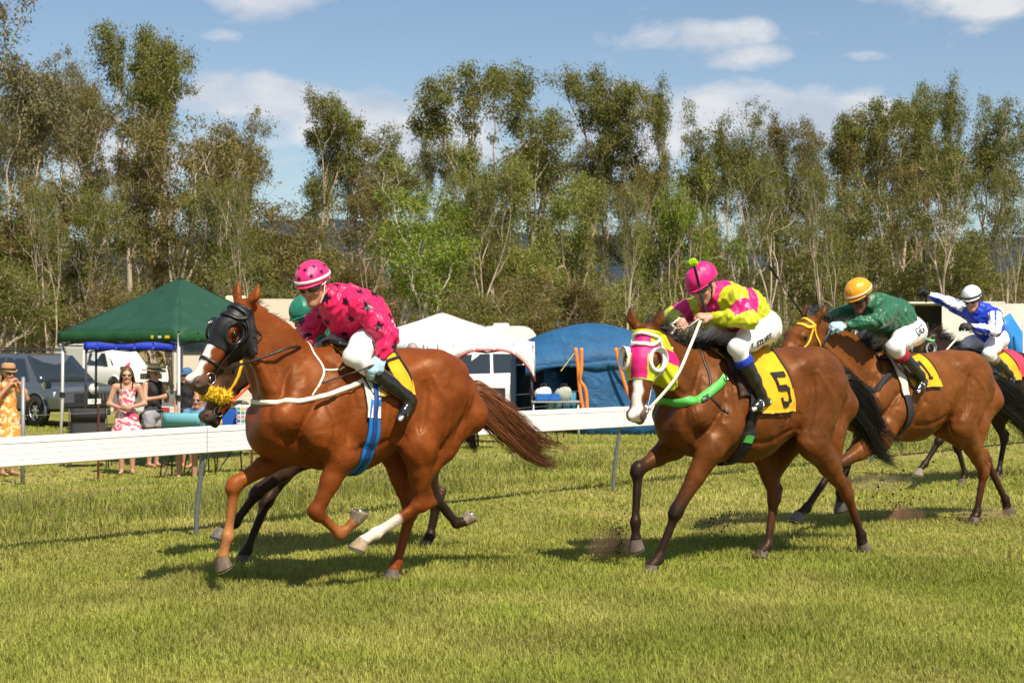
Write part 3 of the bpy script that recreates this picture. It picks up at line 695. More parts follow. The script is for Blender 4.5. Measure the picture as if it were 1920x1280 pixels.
PINKM = (.42, .24, .21)
H1 = dict(id='chestnut', O=(-1.124, 10.534), deg=32, xc=.57, xb=-1.0, zw=1.575, zc=1.555, zb=.775, poll=(.71, 0, 1.845), nose=(1.05, 0.03, 1.375), arch=.03,
    coat=CH, dark=CH, belly=(.185, .05, .010), muzzle=(.10, .065, .055), hair=(.15, .04, .012), tail_hair=(.075, .028, .012), tail_root=(.24, .085, .03), yaw=22,
    label='glossy chestnut racehorse in front with black blinker hood and white blaze',
    nf=[(.09, .20, .88), (.265, .18, .525), (.085, .15, .365), (-.02, .15, .44), dict(col=(.26, .09, .028), hoof=(.20, .15, .11), shoe=1)],
    ff=[(.30, -.17, .90), (.69, -.15, .69), (.745, -.13, .37), (.775, -.13, .245), dict(col=(.33, .14, .05), kcol=(.24, .065, .014), hoof=(.16, .12, .09), shoe=1)],
    nh=[(-.46, .23, .93), (-.505, .16, .535), (-.19, .125, .36), (-.105, .12, .315), dict(hoof=(.30, .22, .14), shoe=1)],
    fh=[(-.50, -.21, .90), (-.575, -.12, .445), (-.465, -.1, .125), (-.44, -.1, .075), dict(pitch=-5)],
    tail=[(-.97, 0, 1.245), (-1.07, 0, 1.20), (-1.28, 0, 1.03), (-1.50, 0, .87), (-1.78, .02, .79)], tail_spread=.066, mane_len=.10, mane_n=300, mane_dir=(-.6, -.5, .35),
    marks=[blaze(.03, .035, .12, .55), sock((-.36, .14, .445), (-.09, .12, .31), (.72, .60, .50))])
H2 = dict(id='darkbay', O=(-1.284, 12.041), deg=33, xc=.62, xb=-1.0, zw=1.53, zc=1.5, zb=.76, poll=(.84, 0, 1.60), nose=(1.12, 0, 1.075), coat=(.035, .02, .014), dark=BK, face=(.16, .075, .035), muzzle=(.05, .035, .03), hair=BK,
    label='dark brown racehorse half hidden behind the chestnut, with yellow fleece noseband',
    nf=[(.38, .19, .80), (.745, .14, .535), (.905, .1, .325), (.985, .1, .275), dict(shoe=1, hoof=(.12, .11, .10))], ff=[(.26, -.19, .80), (.545, -.15, .435), (.725, -.1, .095), (.75, -.1, .06), dict(pitch=-12)],
    nh=[(-.55, .22, .85), (-.735, .15, .40), (-.935, .12, .205), (-1.0, .12, .215), dict(hoof=(.22, .18, .14), shoe=1)], fh=[(-.55, -.22, .8), (-.885, -.1, .365), (-.825, -.1, .10), (-.80, -.1, .06), dict(pitch=-4)],
    tail=[(-.96, 0, 1.2), (-1.04, 0, 1.15), (-1.12, 0, 1.0), (-1.15, 0, .9), (-1.2, 0, .78)], tail_spread=.05, mane_n=200)
H3 = dict(id='bay', O=(1.523, 11.656), deg=34, xc=.47, xb=-1.21, zw=1.575, zc=1.57, zb=.735, poll=(.75, .05, 1.695), nose=(.93, .16, 1.065), arch=-.03, hs=1.12, yaw=38, coat=BY, dark=BK, belly=(.15, .048, .012), muzzle=(.10, .065, .055), face=(.12, .036, .010), hair=(.010, .008, .008),
    label='bay racehorse wearing a pink and lime hood with white eye cups',
    nf=[(.27, .20, .86), (.54, .14, .425), (.675, .1, .10), (.73, .1, .06), dict(pitch=-6)], ff=[(.30, -.18, .86), (.655, -.15, .70), (.695, -.13, .335), (.685, -.13, .215), dict(pitch=-22, shoe=1, hoof=(.13, .10, .085))],
    nh=[(-.70, .23, .87), (-1.125, .16, .455), (-1.315, .12, .13), (-1.33, .12, .075), dict(pitch=-42, kcol=(.10, .028, .01))], fh=[(-.62, -.21, .82), (-.635, -.12, .43), (-.55, -.1, .085), (-.50, -.1, .055), dict(pitch=-4, kcol=(.10, .028, .01))],
    tail=[(-1.18, 0, 1.27), (-1.29, .0, 1.24), (-1.48, .0, 1.07), (-1.63, 0, .86), (-1.90, .02, .69)], mane_len=.17, mane_n=520, mane_dir=(-.5, -.3, .6), tail_spread=.085,
    marks=[blaze(.022, .034, .16, .62, col=(.75, .66, .60), off=.0)])
H4 = dict(id='lightbay', O=(3.206, 13.741), deg=36, xc=.43, xb=-1.36, zw=1.47, zc=1.53, zb=.76, poll=(.94, 0, 1.80), nose=(1.38, 0, 1.42), arch=.02, coat=(.145, .046, .010), dark=BK, belly=(.175, .06, .013), face=(.14, .043, .010), muzzle=(.08, .05, .04), hair=(.010, .008, .008),
    label='bay racehorse with yellow bridle behind the number five horse, ridden by the gold cap',
    nf=[(.28, .19, .80), (.80, .14, .585), (1.07, .1, .27), (1.155, .1, .225), dict(shoe=1, hoof=(.17, .14, .115))], ff=[(.0, -.19, .82), (.27, -.15, .65), (.425, -.13, .35), (.415, -.13, .265), dict(pitch=-20, hoof=(.07, .06, .055))],
    nh=[(-.74, .23, .88), (-1.13, .15, .445), (-1.075, .12, .105), (-1.045, .12, .06), dict(pitch=-6, kcol=(.10, .03, .011))], fh=[(-1.0, -.21, .88), (-1.50, -.1, .525), (-1.775, -.1, .15), (-1.80, -.1, .09), dict(pitch=-50, kcol=(.06, .02, .01))],
    tail=[(-1.34, 0, 1.22), (-1.47, 0, 1.19), (-1.72, 0, 1.06), (-1.95, 0, .9), (-2.1, .02, .66)], mane_len=.16, mane_n=520, mane_dir=(-.5, -.2, .75), tail_spread=.085, yaw=4)
H5 = dict(id='black', O=(5.112, 18.148), deg=36, xc=.42, xb=-1.28, zw=1.50, zc=1.49, zb=.76, poll=(.56, 0, 1.70), nose=(.97, 0, 1.27), coat=(.022, .013, .010), dark=(.014, .010, .009), hair=(.010, .008, .008),
    label='almost black racehorse with green browband at the right edge, last of the field',
    nf=[(.30, .19, .8), (.575, .14, .54), (.775, .1, .285), (.855, .1, .225), dict(shoe=1, hoof=(.22, .18, .15))], ff=[(.1, -.19, .8), (-.1, -.15, .42), (-.165, -.1, .11), (-.13, -.1, .06), dict(pitch=-5)],
    nh=[(-.85, .22, .88), (-1.2, .15, .5), (-1.2, .12, .15), (-1.16, .12, .08), dict(pitch=-10)], fh=[(-.8, -.22, .88), (-.95, -.15, .48), (-.81, -.12, .12), (-.77, -.12, .065), dict(pitch=0)],
    tail=[(-1.27, 0, 1.25), (-1.4, 0, 1.22), (-1.6, 0, 1.0), (-1.7, 0, .8), (-1.8, 0, .6)], mane_n=300)
for h in (H1, H2, H3, H4, H5): make_horse(h)
# ------------------------------------------------------------------ people
def hand_prims(wr, d, pn, curl=1.0, s=1, r=.0095, sc=1.0, col=None):
    """palm plus five bent fingers; d = wrist-to-knuckle direction, pn = palm-side normal, s = side the thumb leaves on"""
    d = un(d); pn = un(np.asarray(pn)-d*(np.asarray(pn)@d)); w = np.cross(d, pn)*s; P = []; kb = wr+d*.085*sc
    P.append(Cap(wr, wr+d*.03*sc, .027*sc, .03*sc, sq=.7, n=pn, k=.02, ca=col)); P.append(Cap(wr+d*.03*sc, wr+d*.075*sc, .034*sc, .038*sc, sq=.5, n=pn, k=.015, ca=col))
    for i, ln in enumerate((.9, 1.0, .95, .78)):
        o = kb+w*((1.5-i)*.0205*sc)-d*(abs(i-1)*.004); a = o; dd = d
        for j, l in enumerate((.042, .026, .02)):
            ang = curl*(.55, 1.35, 1.1)[j]; c, s_ = math.cos(ang), math.sin(ang); nd = un(dd*c+np.cross(np.cross(dd, pn), dd)*s_ if False else dd*c+un(pn-dd*(pn@dd))*s_)
            b = a+nd*l*ln*sc; P.append(Cap(a, b, r*sc, r*.9*sc, k=.006, ca=col)); a = b; dd = nd
    t0 = wr+d*.025*sc+w*.028*sc; t1 = t0+(d*.6+w*.55+pn*.35)*.04*sc; t2 = t1+(d*.75-w*.25*curl+pn*.6)*.032*sc
    P.append(Cap(t0, t1, .014*sc, .0115*sc, k=.014, ca=col)); P.append(Cap(t1, t2, .011*sc, .0095*sc, k=.006, ca=col))
    return P
def head_prims(c, f, l, u, skin, lip, hair=None, sc=1.0):
    q = lambda a, b, d: c+(f*a+l*b+u*d)*sc; ax = [f, l, u]; r = lambda *v: tuple(x*sc for x in v)
    P = [Ell(q(-.008, 0, .028), r(.096, .076, .098), ax, k=.03, ca=hair or skin), Ell(q(.03, 0, -.03), r(.066, .06, .088), ax, k=.03, ca=skin), Cap(q(.02, .035, -.075), q(.07, .012, -.105), .026*sc, .02*sc, k=.03, ca=skin), Cap(q(.02, -.035, -.075), q(.07, -.012, -.105), .026*sc, .02*sc, k=.03, ca=skin),
         Ell(q(.078, 0, -.106), r(.022, .024, .02), ax, k=.02, ca=skin), Cap(q(.09, 0, .012), q(.115, 0, -.03), .009*sc, .0145*sc, k=.014, ca=skin), Ell(q(.10, .012, -.034), r(.012, .01, .008), ax, k=.01, ca=skin), Ell(q(.10, -.012, -.034), r(.012, .01, .008), ax, k=.01, ca=skin),
         Cap(q(.078, .045, .022), q(.094, .008, .02), .012*sc, .011*sc, k=.018, ca=skin), Cap(q(.078, -.045, .022), q(.094, -.008, .02), .012*sc, .011*sc, k=.018, ca=skin),
         Ell(q(.07, .042, -.03), r(.022, .022, .02), ax, k=.02, ca=skin), Ell(q(.07, -.042, -.03), r(.022, .022, .02), ax, k=.02, ca=skin),
         Cap(q(.088, .016, -.062), q(.091, -.016, -.062), .0075*sc, .0075*sc, k=.008, ca=lip), Cap(q(.085, .014, -.075), q(.088, -.014, -.075), .008*sc, .008*sc, k=.008, ca=lip)]
    for s in (1, -1):
        P += [Ell(q(-.008, s*.077, -.008), r(.019, .009, .032), ax, k=.012, ca=skin), Cap(q(.086, s*.03, -.004), q(.0861, s*.031, -.004), .016*sc, .016*sc, k=.01, sub=True)]
    return P
def limb(P, pts, rs, k=.03, cols=None, sq=1, n=(0, 1, 0)):
    for i in range(len(pts)-1):
        P.append(Cap(pts[i], pts[i+1], rs[i], rs[i+1], k=k, ca=None if cols is None else cols[i], cb=None if cols is None else cols[i+1], sq=sq, n=n))
def clipped(prims, h, name, m, parent, planes=(), inflate=0, wr=0, wf=1.0, seed=0, color=None, base=None, margin=.06):
    """a garment: its own implicit surface, cut by planes (point, outward normal) with folds"""
    fl = Field(prims, h, margin); X, Y, Z = fl.grid(); F = fl.F-inflate
    if wr: F = F-wr*wrinkle(X, Y, Z, wf, seed).astype(np.float32)
    for p, n in planes:
        n = un(n); F = np.maximum(F, ((X-p[0])*n[0]+(Y-p[1])*n[1]+(Z-p[2])*n[2]).astype(np.float32))
    fl.F = F.astype(np.float32)
    V, Q = surf_nets(fl.F, fl.lo, h); C = None
    if color is not None: C = color(V)
    elif base is not None: C = fl.color(V, base)
    return link(name, mesh_np(name, V, Q, C), m, parent), fl
WHITE_BR = mat('white_breeches', (.74, .73, .74), .62, .3, bump=.25, bscale=6, noise=.05, nscale=8, ridged=True, bdist=.02)
BOOT = mat('black_boot', (.012, .012, .013), .2, .6, coat=.4, noise=.3, nscale=20)
GOGG = mat('goggle_lens', (.01, .008, .006), .05, .8, coat=1)
SKINM = lambda: mat('skin', attr=True, rough=.5, spec=.4, noise=.06, nscale=40)
def star_vf(r):
    pts = [(r*(1 if i % 2 == 0 else .42)*math.cos(math.pi/2+i*math.pi/5), r*(1 if i % 2 == 0 else .42)*math.sin(math.pi/2+i*math.pi/5)) for i in range(10)]
    return flat_mesh([[pts[i], pts[(i+1) % 10], (0, 0)] for i in range(10)], .02)
def make_jockey(J):
    Sx = J['horse']; O = Sx['O']
    root = empty('person', (O[0], O[1], 0), math.pi+R(Sx['deg']), J['label'], 'jockey', 'jockeys riding the race')
    g = lambda k: A(*J[k]); sk = J.get('skin', (.40, .20, .125)); lip = (.42, .15, .12); cl = J.get('body', (.5, .5, .5))
    hd = g('head'); f, l, u = frame_axes(J['face'], J.get('up', (0, 0, 1))); nk = g('neck'); ch = g('chest'); md = g('mid'); pl = g('pel')
    q = lambda a, b, d: hd+f*a+l*b+u*d
    # the body under the clothes, one skin
    P = head_prims(hd, f, l, u, sk, lip); P.append(Cap(q(-.03, 0, -.06), nk, .052, .06, k=.03, ca=sk))
    limb(P, [nk, ch, md, pl], [.07, .115, .105, .12], .05)
    arms = {}
    for s in 'LR':
        sh, el, wr = g('sh'+s), g('el'+s), g('wr'+s); limb(P, [ch*.5+nk*.5, sh, el], [.075, .052, .036], .04); limb(P, [el, wr], [.036, .026], .02, cols=[sk, sk])
        hp = hand_prims(wr, J['hd'+s], J['hp'+s], J.get('curl', 1.0), 1 if s == 'L' else -1, col=sk); P += hp; arms[s] = hp
        sgn = 1 if s == 'L' else -1; hip = pl+A(.02, sgn*.10, -.01); kn, an, to, he = g('kn'+s), g('an'+s), g('to'+s), g('he'+s)
        limb(P, [hip, kn, an], [.075, .05, .034], .04); limb(P, [he, to], [.03, .022], .03)
    fl = Field(P, .009, .06); me, V = fl.mesh('body', color=cl); link('body', me, SKINM(), root)
    # breeches
    B = []
    limb(B, [md*.35+pl*.65, pl], [.13, .138], .05)
    for s in 'LR':
        sgn = 1 if s == 'L' else -1; hip = pl+A(.01, sgn*.085, -.015); kn, an = g('kn'+s), g('an'+s); c2 = kn*.6+an*.4
        limb(B, [pl*.9+hip*.1+A(-.02, sgn*.05, 0), hip, hip*.45+kn*.55, kn], [.108, .110, .088, .062], .05); limb(B, [kn, c2], [.061, .053], .03)
    planes = []
    br, brf = clipped(B, .009, 'breeches', J.get('breech', WHITE_BR), root, wr=.006, wf=1.0, seed=J.get('seed', 1))
    # silks
    Sk = []; puff = J.get('puff', 1.0)
    e0 = J.get('tailk', .6)
    limb(Sk, [nk*.45+q(-.03, 0, -.06)*.55, nk, ch*.5+nk*.5, ch, md, md*(1-e0)+pl*e0], [.062, .086, .135, .165*puff, .165*puff, .150*puff], .05)
    Sk.append(Cap(g('shL')*.8+g('shR')*.2, g('shR')*.8+g('shL')*.2, .082, .082, k=.06))
    for s in 'LR':
        sh, el, wr = g('sh'+s), g('el'+s), g('wr'+s); w2 = el+(wr-el)*J.get('sleeve', .9)
        limb(Sk, [sh, sh*.4+el*.6, el], [.084, .076, .068], .04); limb(Sk, [el, el*.4+w2*.6, w2], [.062, .056, .04], .03)
    silk, sf = clipped(Sk, .0085, 'silks', J['silk'], root, wr=.016, wf=1.2, seed=J.get('seed', 1)+.4, color=J.get('silkcol'))
    # boots, held in the stirrups
    for s in 'LR':
        kn, an, to, he = g('kn'+s), g('an'+s), g('to'+s), g('he'+s); b0 = kn+(an-kn)*J.get('boottop', .3); fd = un(to-he); Bt = []
        limb(Bt, [b0, b0*.45+an*.55, an], [.063, .056, .042], .02); limb(Bt, [an, he*.6+an*.4+fd*.02], [.042, .036], .03); Bt.append(Cap(he, he*.4+to*.6, .034, .038, sq=.85, k=.03)); Bt.append(Cap(he*.4+to*.6, to, .038, .026, sq=.75, k=.02))
        bt, _ = clipped(Bt, .009, 'boot', BOOT, root, planes=[(b0, b0-an)], wr=.003, seed=2)
        so = he*.45+to*.55; dn = un((he+to)/2-an); side = np.cross(fd, dn)
        pts = [so-dn*.06+side*.0, so-dn*.02+side*.045, so+dn*.036+side*.045, so+dn*.036-side*.045, so-dn*.02-side*.045, so-dn*.06]
        st = MB().tube(pts, .0042, 6).build('stirrup', STEEL, root, True)
        sd = A(J['horse']['X'](.38)*0+J['leather_x'], (1 if s == 'L' else -1)*.27, Sx['zw']-.14)
        strap(None, [so-dn*.06, (so-dn*.06)*.5+sd*.5, sd], .022, LEATHER, 'stirrup_leather', st, wrap=False, nrm=(0, 1, 0))
        if J.get('cuff'):
            cf = Cap(b0+(an-b0)*.02, b0-(an-kn)*.16, .071, .069, k=.02); clipped([cf], .009, 'boot_cuff', J['cuff'], root, planes=[(b0-(an-kn)*.14, kn-an), (b0+(an-kn)*.0, an-kn)])
        if J.get('gloves'):
            clipped(arms[s], .005, 'glove', J['gloves'], root, inflate=.005, margin=.03)
    # helmet
    hc = q(-.012, 0, .045); Hp = [Ell(hc, (.138, .110, .116), [f, l, u], k=.02)]
    hm, hf_ = clipped(Hp, .007, 'helmet', J['helmet'], root, planes=[(q(.0, 0, .022)+0, -u*1+f*.10)], color=J.get('helmcol'))
    pk = []
    for a in np.linspace(-1.15, 1.15, 13):
        r0 = q(.118*math.cos(a)-.012, .104*math.sin(a), .034); ext = .036*max(math.cos(a), 0)**.6; pk.append([r0, q((.118+ext*.6)*math.cos(a)-.012, .108*math.sin(a), .028), q((.121+ext)*math.cos(a)-.012, .110*math.sin(a), .020)])
    MB().sheet(pk, .005).build('peak', J.get('peak', J['helmet']), hm, True)
    if J.get('band'):
        pts = [q(-.012+.142*math.cos(a), .114*math.sin(a), .052-.028*math.cos(a)*0) for a in np.linspace(0, 2*math.pi, 21)[:-1]]
        strap(hf_, pts, .020, J['band'], 'helmet_band', hm, closed=True, off=.003, n=3)
    if J.get('pompom'):
        C0 = hc+u*.132; V_ = []; Q_ = []
        gg = np.random.default_rng(3); mb = MB().sphere(C0, .030, 14, 10)
        for i in range(260):
            d = un(gg.normal(size=3)); mb.tube([C0+d*.024, C0+d*.038], [.004, .0012], 4, cap=False)
        mb.build('pompom', J['pompom'], hm, True)
    # goggles and chin strap
    gp = [Ell(q(.078, .036, .0), (.030, .036, .027), [f, l, u], k=.02), Ell(q(.078, -.036, .0), (.030, .036, .027), [f, l, u], k=.02), Cap(q(.06, .07, .0), q(.085, .0, .002), .016, .016, k=.02), Cap(q(.06, -.07, .0), q(.085, .0, .002), .016, .016, k=.02)]
    gg_, _ = clipped(gp, .006, 'goggles', GOGG, root, margin=.04)
    gs = J.get('gstrap', mat('goggle_strap', (.02, .02, .02), .6))
    for s in (1, -1): MB().tube([q(.065, s*.068, .0), q(.02, s*.092, .008), q(-.05, s*.1, .03)], .008, 6, sq=.5).build('goggle_strap', gs, gg_, True)
    cs = J.get('chin', mat('chin_strap', (.03, .03, .03), .6))
    for s in (1, -1): MB().tube([q(.01, s*.095, .02), q(.02, s*.076, -.05), q(.045, s*.05, -.105), q(.055, 0, -.128)], .007, 6, sq=.5).build('chin_strap', cs, hm, True)
    J.update(root=root, sf=sf, silko=silk, brf=brf, bro=br, hf=hf_, hmo=hm, q=q, fax=f, lax=l, uax=u)
    return J
def whip(a, b, S, label, flap=True, grip=.22):
    O = S['O']; o = empty('whip', (O[0], O[1], 0), math.pi+R(S['deg']), label, 'whip', 'whips held by the jockeys'); a = A(*a); b = A(*b); d = un(b-a); L = np.linalg.norm(b-a)
    wm = mat('whip_black', (.012, .012, .014), .5, .5)
    MB().tube([a, a+d*L*.7, b], [.0065, .005, .004], 8).build('shaft', wm, o, True); MB().tube([a-d*.015, a-d*.012, a+d*grip, a+d*(grip+.01)], [.004, .012, .0095, .006], 8).build('grip', mat('whip_grip', (.018, .018, .02), .75), o, True)
    MB().tube([b-d*.02, b, b+d*.13, b+d*.145], [.005, .015, .017, .010], 8, sq=.35).build('flap', mat('whip_flap', (.02, .02, .022), .6), o, True)
    return o
def satin(name, attr=True, col=(1, 1, 1)):
    return mat(name, col, .42, .4, attr=attr, sheen=.1, bump=.6, bscale=10, detail=3, stretch=(1.2, .8, .5), bdist=.05, rnoise=.1)
def solid(c): return lambda V: np.tile(np.array(c), (len(V), 1))
PINK = (.70, .008, .10); MAG = (.62, .008, .17); LIME = (.50, .54, .010); GRN = (.018, .115, .055); GOLD = (.80, .33, .012); BLU = (.01, .045, .55); WHT = (.78, .78, .82)
STARM = mat('star_print', (.012, .004, .012), .4, .4)
BLUEGLOVE = mat('pale_blue_glove', (.36, .55, .68), .7, .2, noise=.2, nscale=60); BLACKGLOVE = mat('black_glove', (.015, .015, .016), .7)

J1 = dict(horse=H1, label='jockey in pink silks with black stars crouched on the chestnut horse', head=(.20, .0, 1.985), face=(.78, .58, -.36), up=(.15, 0, 1), neck=(.06, 0, 1.89), chest=(-.05, 0, 1.82), mid=(-.165, 0, 1.77), pel=(-.225, 0, 1.69),
    shL=(-.05, .19, 1.84), shR=(.02, -.19, 1.83), elL=(-.19, .31, 1.655), wrL=(-.12, .33, 1.50), elR=(.13, -.27, 1.665), wrR=(.20, -.12, 1.565), hdL=(.75, .0, -.65), hpL=(-.3, -.75, -.5), hdR=(.7, .5, -.4), hpR=(-.1, .9, -.4),
    knL=(.05, .27, 1.52), knR=(-.0, -.27, 1.56), anL=(-.33, .29, 1.255), anR=(-.33, -.29, 1.27), toL=(-.255, .33, 1.115), heL=(-.38, .29, 1.225), toR=(-.25, -.33, 1.13), heR=(-.38, -.29, 1.24), leather_x=-.1, silk=satin('pink_satin'), silkcol=solid(PINK), helmet=satin('pink_helmet_cover', False, (.78, .02, .16)), band=mat('white_elastic', (.8, .76, .76), .7),
    gloves=BLUEGLOVE, skin=(.44, .22, .13), gstrap=mat('white_elastic'), chin=mat('white_elastic'), boottop=.32, seed=1, tailk=1.05, puff=1.02)
J3 = dict(horse=H3, label='jockey in lime silks with pink hoops and a pink helmet with a lime pompom', head=(.19, .02, 2.03), face=(.85, .1, -.62), up=(.4, 0, 1), neck=(.04, 0, 1.95), chest=(-.06, 0, 1.88), mid=(-.23, 0, 1.84), pel=(-.37, 0, 1.735),
    shL=(.01, .19, 1.92), shR=(.05, -.19, 1.88), elL=(.03, .33, 1.77), wrL=(.23, .16, 1.795), elR=(.20, -.31, 1.80), wrR=(.30, -.10, 1.77), hdL=(.85, -.45, .05), hpL=(-.2, -.5, -.8), hdR=(.6, .7, -.1), hpR=(-.2, .5, -.8),
    knL=(.09, .27, 1.575), knR=(-.02, -.27, 1.60), anL=(-.115, .29, 1.245), anR=(-.15, -.29, 1.26), toL=(-.01, .32, 1.135), heL=(-.19, .29, 1.185), toR=(-.03, -.32, 1.15), heR=(-.2, -.29, 1.2), leather_x=-.05, silk=satin('lime_satin'),
    helmet=satin('magenta_helmet_cover', False, MAG), pompom=mat('lime_pompom', (.45, .70, .01), .9), skin=(.52, .28, .19), boottop=.36, cuff=mat('blue_cuff', (.01, .04, .38), .8), seed=2)
def lime_cols(V):
    C = np.tile(np.array(LIME), (len(V), 1)); g = lambda k: A(*J3[k])
    ax_ = un(g('mid')-g('neck')); t = (V-g('neck'))@ax_; lat = np.abs(V[:, 1])
    def arm(sh, el):
        b = g(el)-g(sh); t2 = ((V-g(sh))@b)/(b@b); d = np.linalg.norm(V-g(sh)-np.clip(t2, 0, 1)[:, None]*b, axis=1); return t2, d
    for sh, el in (('shL', 'elL'), ('shR', 'elR')):
        t2, d = arm(sh, el); C[(d < .12) & (t2 > .30) & (t2 < .85)] = MAG
    body = (lat < .25) & (t > .165) & (t < .255); tL, dL = arm('shL', 'elL'); tR, dR = arm('shR', 'elR'); C[body & (dL > .086) & (dR > .086)] = MAG
    C[(t < .03) & (lat < .1)] = MAG
    return C
J3['silkcol'] = lime_cols
J4 = dict(horse=H4, label='jockey in dark green silks and shiny gold helmet cover, initials on white breeches', head=(.33, .0, 2.0), face=(.9, .12, -.5), up=(.3, 0, 1), neck=(.18, 0, 1.93), chest=(.06, 0, 1.86), mid=(-.13, 0, 1.82), pel=(-.27, 0, 1.72),
    shL=(.15, .19, 1.88), shR=(.17, -.19, 1.88), elL=(.44, .29, 1.79), wrL=(.69, .15, 1.755), elR=(.42, -.29, 1.80), wrR=(.66, -.13, 1.77), hdL=(.95, -.25, -.05), hpL=(-.1, -.5, -.8), hdR=(.9, .2, -.1), hpR=(-.2, .5, -.8),
    knL=(.21, .27, 1.575), knR=(.18, -.27, 1.58), anL=(-.10, .29, 1.335), anR=(-.12, -.29, 1.34), toL=(-.03, .32, 1.20), heL=(-.17, .29, 1.275), toR=(-.03, -.32, 1.21), heR=(-.18, -.29, 1.28), leather_x=.02, silk=satin('green_satin'), silkcol=solid(GRN), helmet=satin('gold_helmet_cover', False, GOLD), band=mat('cream_elastic', (.75, .55, .38), .7),
    gloves=BLUEGLOVE, skin=(.14, .065, .04), boottop=.38, cuff=mat('dark_red_cuff', (.28, .012, .018), .85), sleeve=.82, seed=3)
def blue_cols(V):
    C = np.tile(np.array(BLU), (len(V), 1)); g = lambda k: A(*J5[k])
    for sh, el, wr in (('shL', 'elL', 'wrL'), ('shR', 'elR', 'wrR')):
        for a, b in ((sh, el), (el, wr)):
            b_ = g(b)-g(a); t2 = ((V-g(a))@b_)/(b_@b_); pr = g(a)+np.clip(t2, 0, 1)[:, None]*b_; d = V-pr; dd = np.linalg.norm(d, axis=1); e1 = un(np.cross(b_, A(.2, .1, 1))); e2 = un(np.cross(b_, e1)); an = np.arctan2(d@e1, d@e2)
            C[(dd < .10) & (t2 > .05) & (np.sin(an*2.5+1.0) > .1)] = WHT
    ax_ = un(g('pel')-g('chest')); C[(np.abs(V[:, 1]) < .07) & (V[:, 0] < g('mid')[0]-.03) & (((V-g('chest'))@ax_) < .22)] = WHT
    return C
J5 = dict(horse=H5, label='jockey in blue and white silks and white helmet raising a whip at far right', head=(-.14, .02, 2.11), face=(.86, .35, -.35), up=(.25, 0, 1), neck=(-.28, 0, 1.99), chest=(-.36, 0, 1.89), mid=(-.47, 0, 1.80), pel=(-.54, 0, 1.67),
    shL=(-.33, .19, 1.93), shR=(-.31, -.19, 1.97), elL=(-.17, .31, 1.745), wrL=(.08, .18, 1.80), elR=(-.26, -.42, 2.09), wrR=(-.06, -.54, 2.17), hdL=(.95, -.3, .1), hpL=(-.1, -.5, -.8), hdR=(.6, -.3, .3), hpR=(.6, .5, -.4),
    knL=(-.10, .27, 1.49), knR=(-.30, -.29, 1.56), anL=(-.46, .29, 1.255), anR=(-.48, -.29, 1.27), toL=(-.40, .33, 1.13), heL=(-.53, .29, 1.2), toR=(-.4, -.33, 1.14), heR=(-.53, -.29, 1.2), leather_x=-.3, silk=satin('blue_satin'), silkcol=blue_cols, helmet=satin('white_helmet_cover', False, (.80, .78, .86)), band=mat('black_elastic', (.015, .015, .02), .7),
    gloves=BLACKGLOVE, skin=(.50, .26, .18), boottop=.34, cuff=mat('tan_cuff', (.22, .15, .09), .8), seed=4)
J2 = dict(horse=H2, label='jockey in green silks hidden behind the pink-silked jockey', head=(0.285, 0, 1.81), face=(.9, .1, -.4), up=(.3, 0, 1), neck=(0.155, 0, 1.73), chest=(0.045, 0, 1.67), mid=(-0.125, 0, 1.67), pel=(-.18, 0, 1.66),
    shL=(0.115, 0.19, 1.69), shR=(0.115, -0.19, 1.69), elL=(0.195, 0.3, 1.55), wrL=(0.415, 0.16, 1.53), elR=(0.215, -0.29, 1.55), wrR=(0.435, -0.13, 1.53), hdL=(.95, -.25, -.05), hpL=(-.1, -.5, -.8), hdR=(.9, .2, -.1), hpR=(-.2, .5, -.8),
    knL=(.16, .27, 1.5), knR=(.16, -.27, 1.5), anL=(-.18, .29, 1.26), anR=(-.18, -.29, 1.26), toL=(-.1, .32, 1.14), heL=(-.24, .29, 1.2), toR=(-.1, -.32, 1.14), heR=(-.24, -.29, 1.2), leather_x=-.02, silk=satin('emerald_satin'), silkcol=solid((.012, .16, .10)), helmet=satin('emerald_helmet_cover', False, (.015, .17, .11)),
    gloves=BLACKGLOVE, boottop=.36, seed=5)
for j in (J1, J2, J3, J4, J5): make_jockey(j)
# prints on the silks and breeches
def put_stars():
    sf = J1['sf']; n = 0; g = np.random.default_rng(11); pts = []
    V = np.array([v.co[:] for v in J1['silko'].data.vertices]); G = sf.grad(V); order = g.permutation(len(V)); chosen = []
    for i in order:
        if all(np.linalg.norm(V[i]-c) > .118 for c in chosen): chosen.append(V[i]); pts.append((V[i], G[i]))
        if len(pts) > 42: break
    for c, nrm in pts:
        ex = un(np.cross(nrm, un(g.normal(size=3)))); ey = np.cross(nrm, ex); decal(sf, star_vf(.033+.015*g.random()), c, ex, ey, .0045, 'star', STARM, J1['silko'])
    hf_ = J1['hf']; q = J1['q']
    for a, e in ((.2, .75), (-.55, .9), (.95, .85), (.55, .35), (1.25, .40), (-.2, .30), (1.9, .6), (2.6, .8), (-1.3, .5), (2.2, .25)):
        c = q(-.012+.12*math.cos(a)*math.cos(e), .1*math.sin(a)*math.cos(e), .045+.105*math.sin(e)); c = hf_.proj(np.array([c]), 0)[0]; nrm = hf_.grad(np.array([c]))[0]; ex = un(np.cross(nrm, A(.3, .5, .8))); decal(hf_, star_vf(.0185), c, ex, np.cross(nrm, ex), .0035, 'star', STARM, J1['hmo'])
put_stars()
PRINT = mat('black_print', (.015, .015, .02), .6)
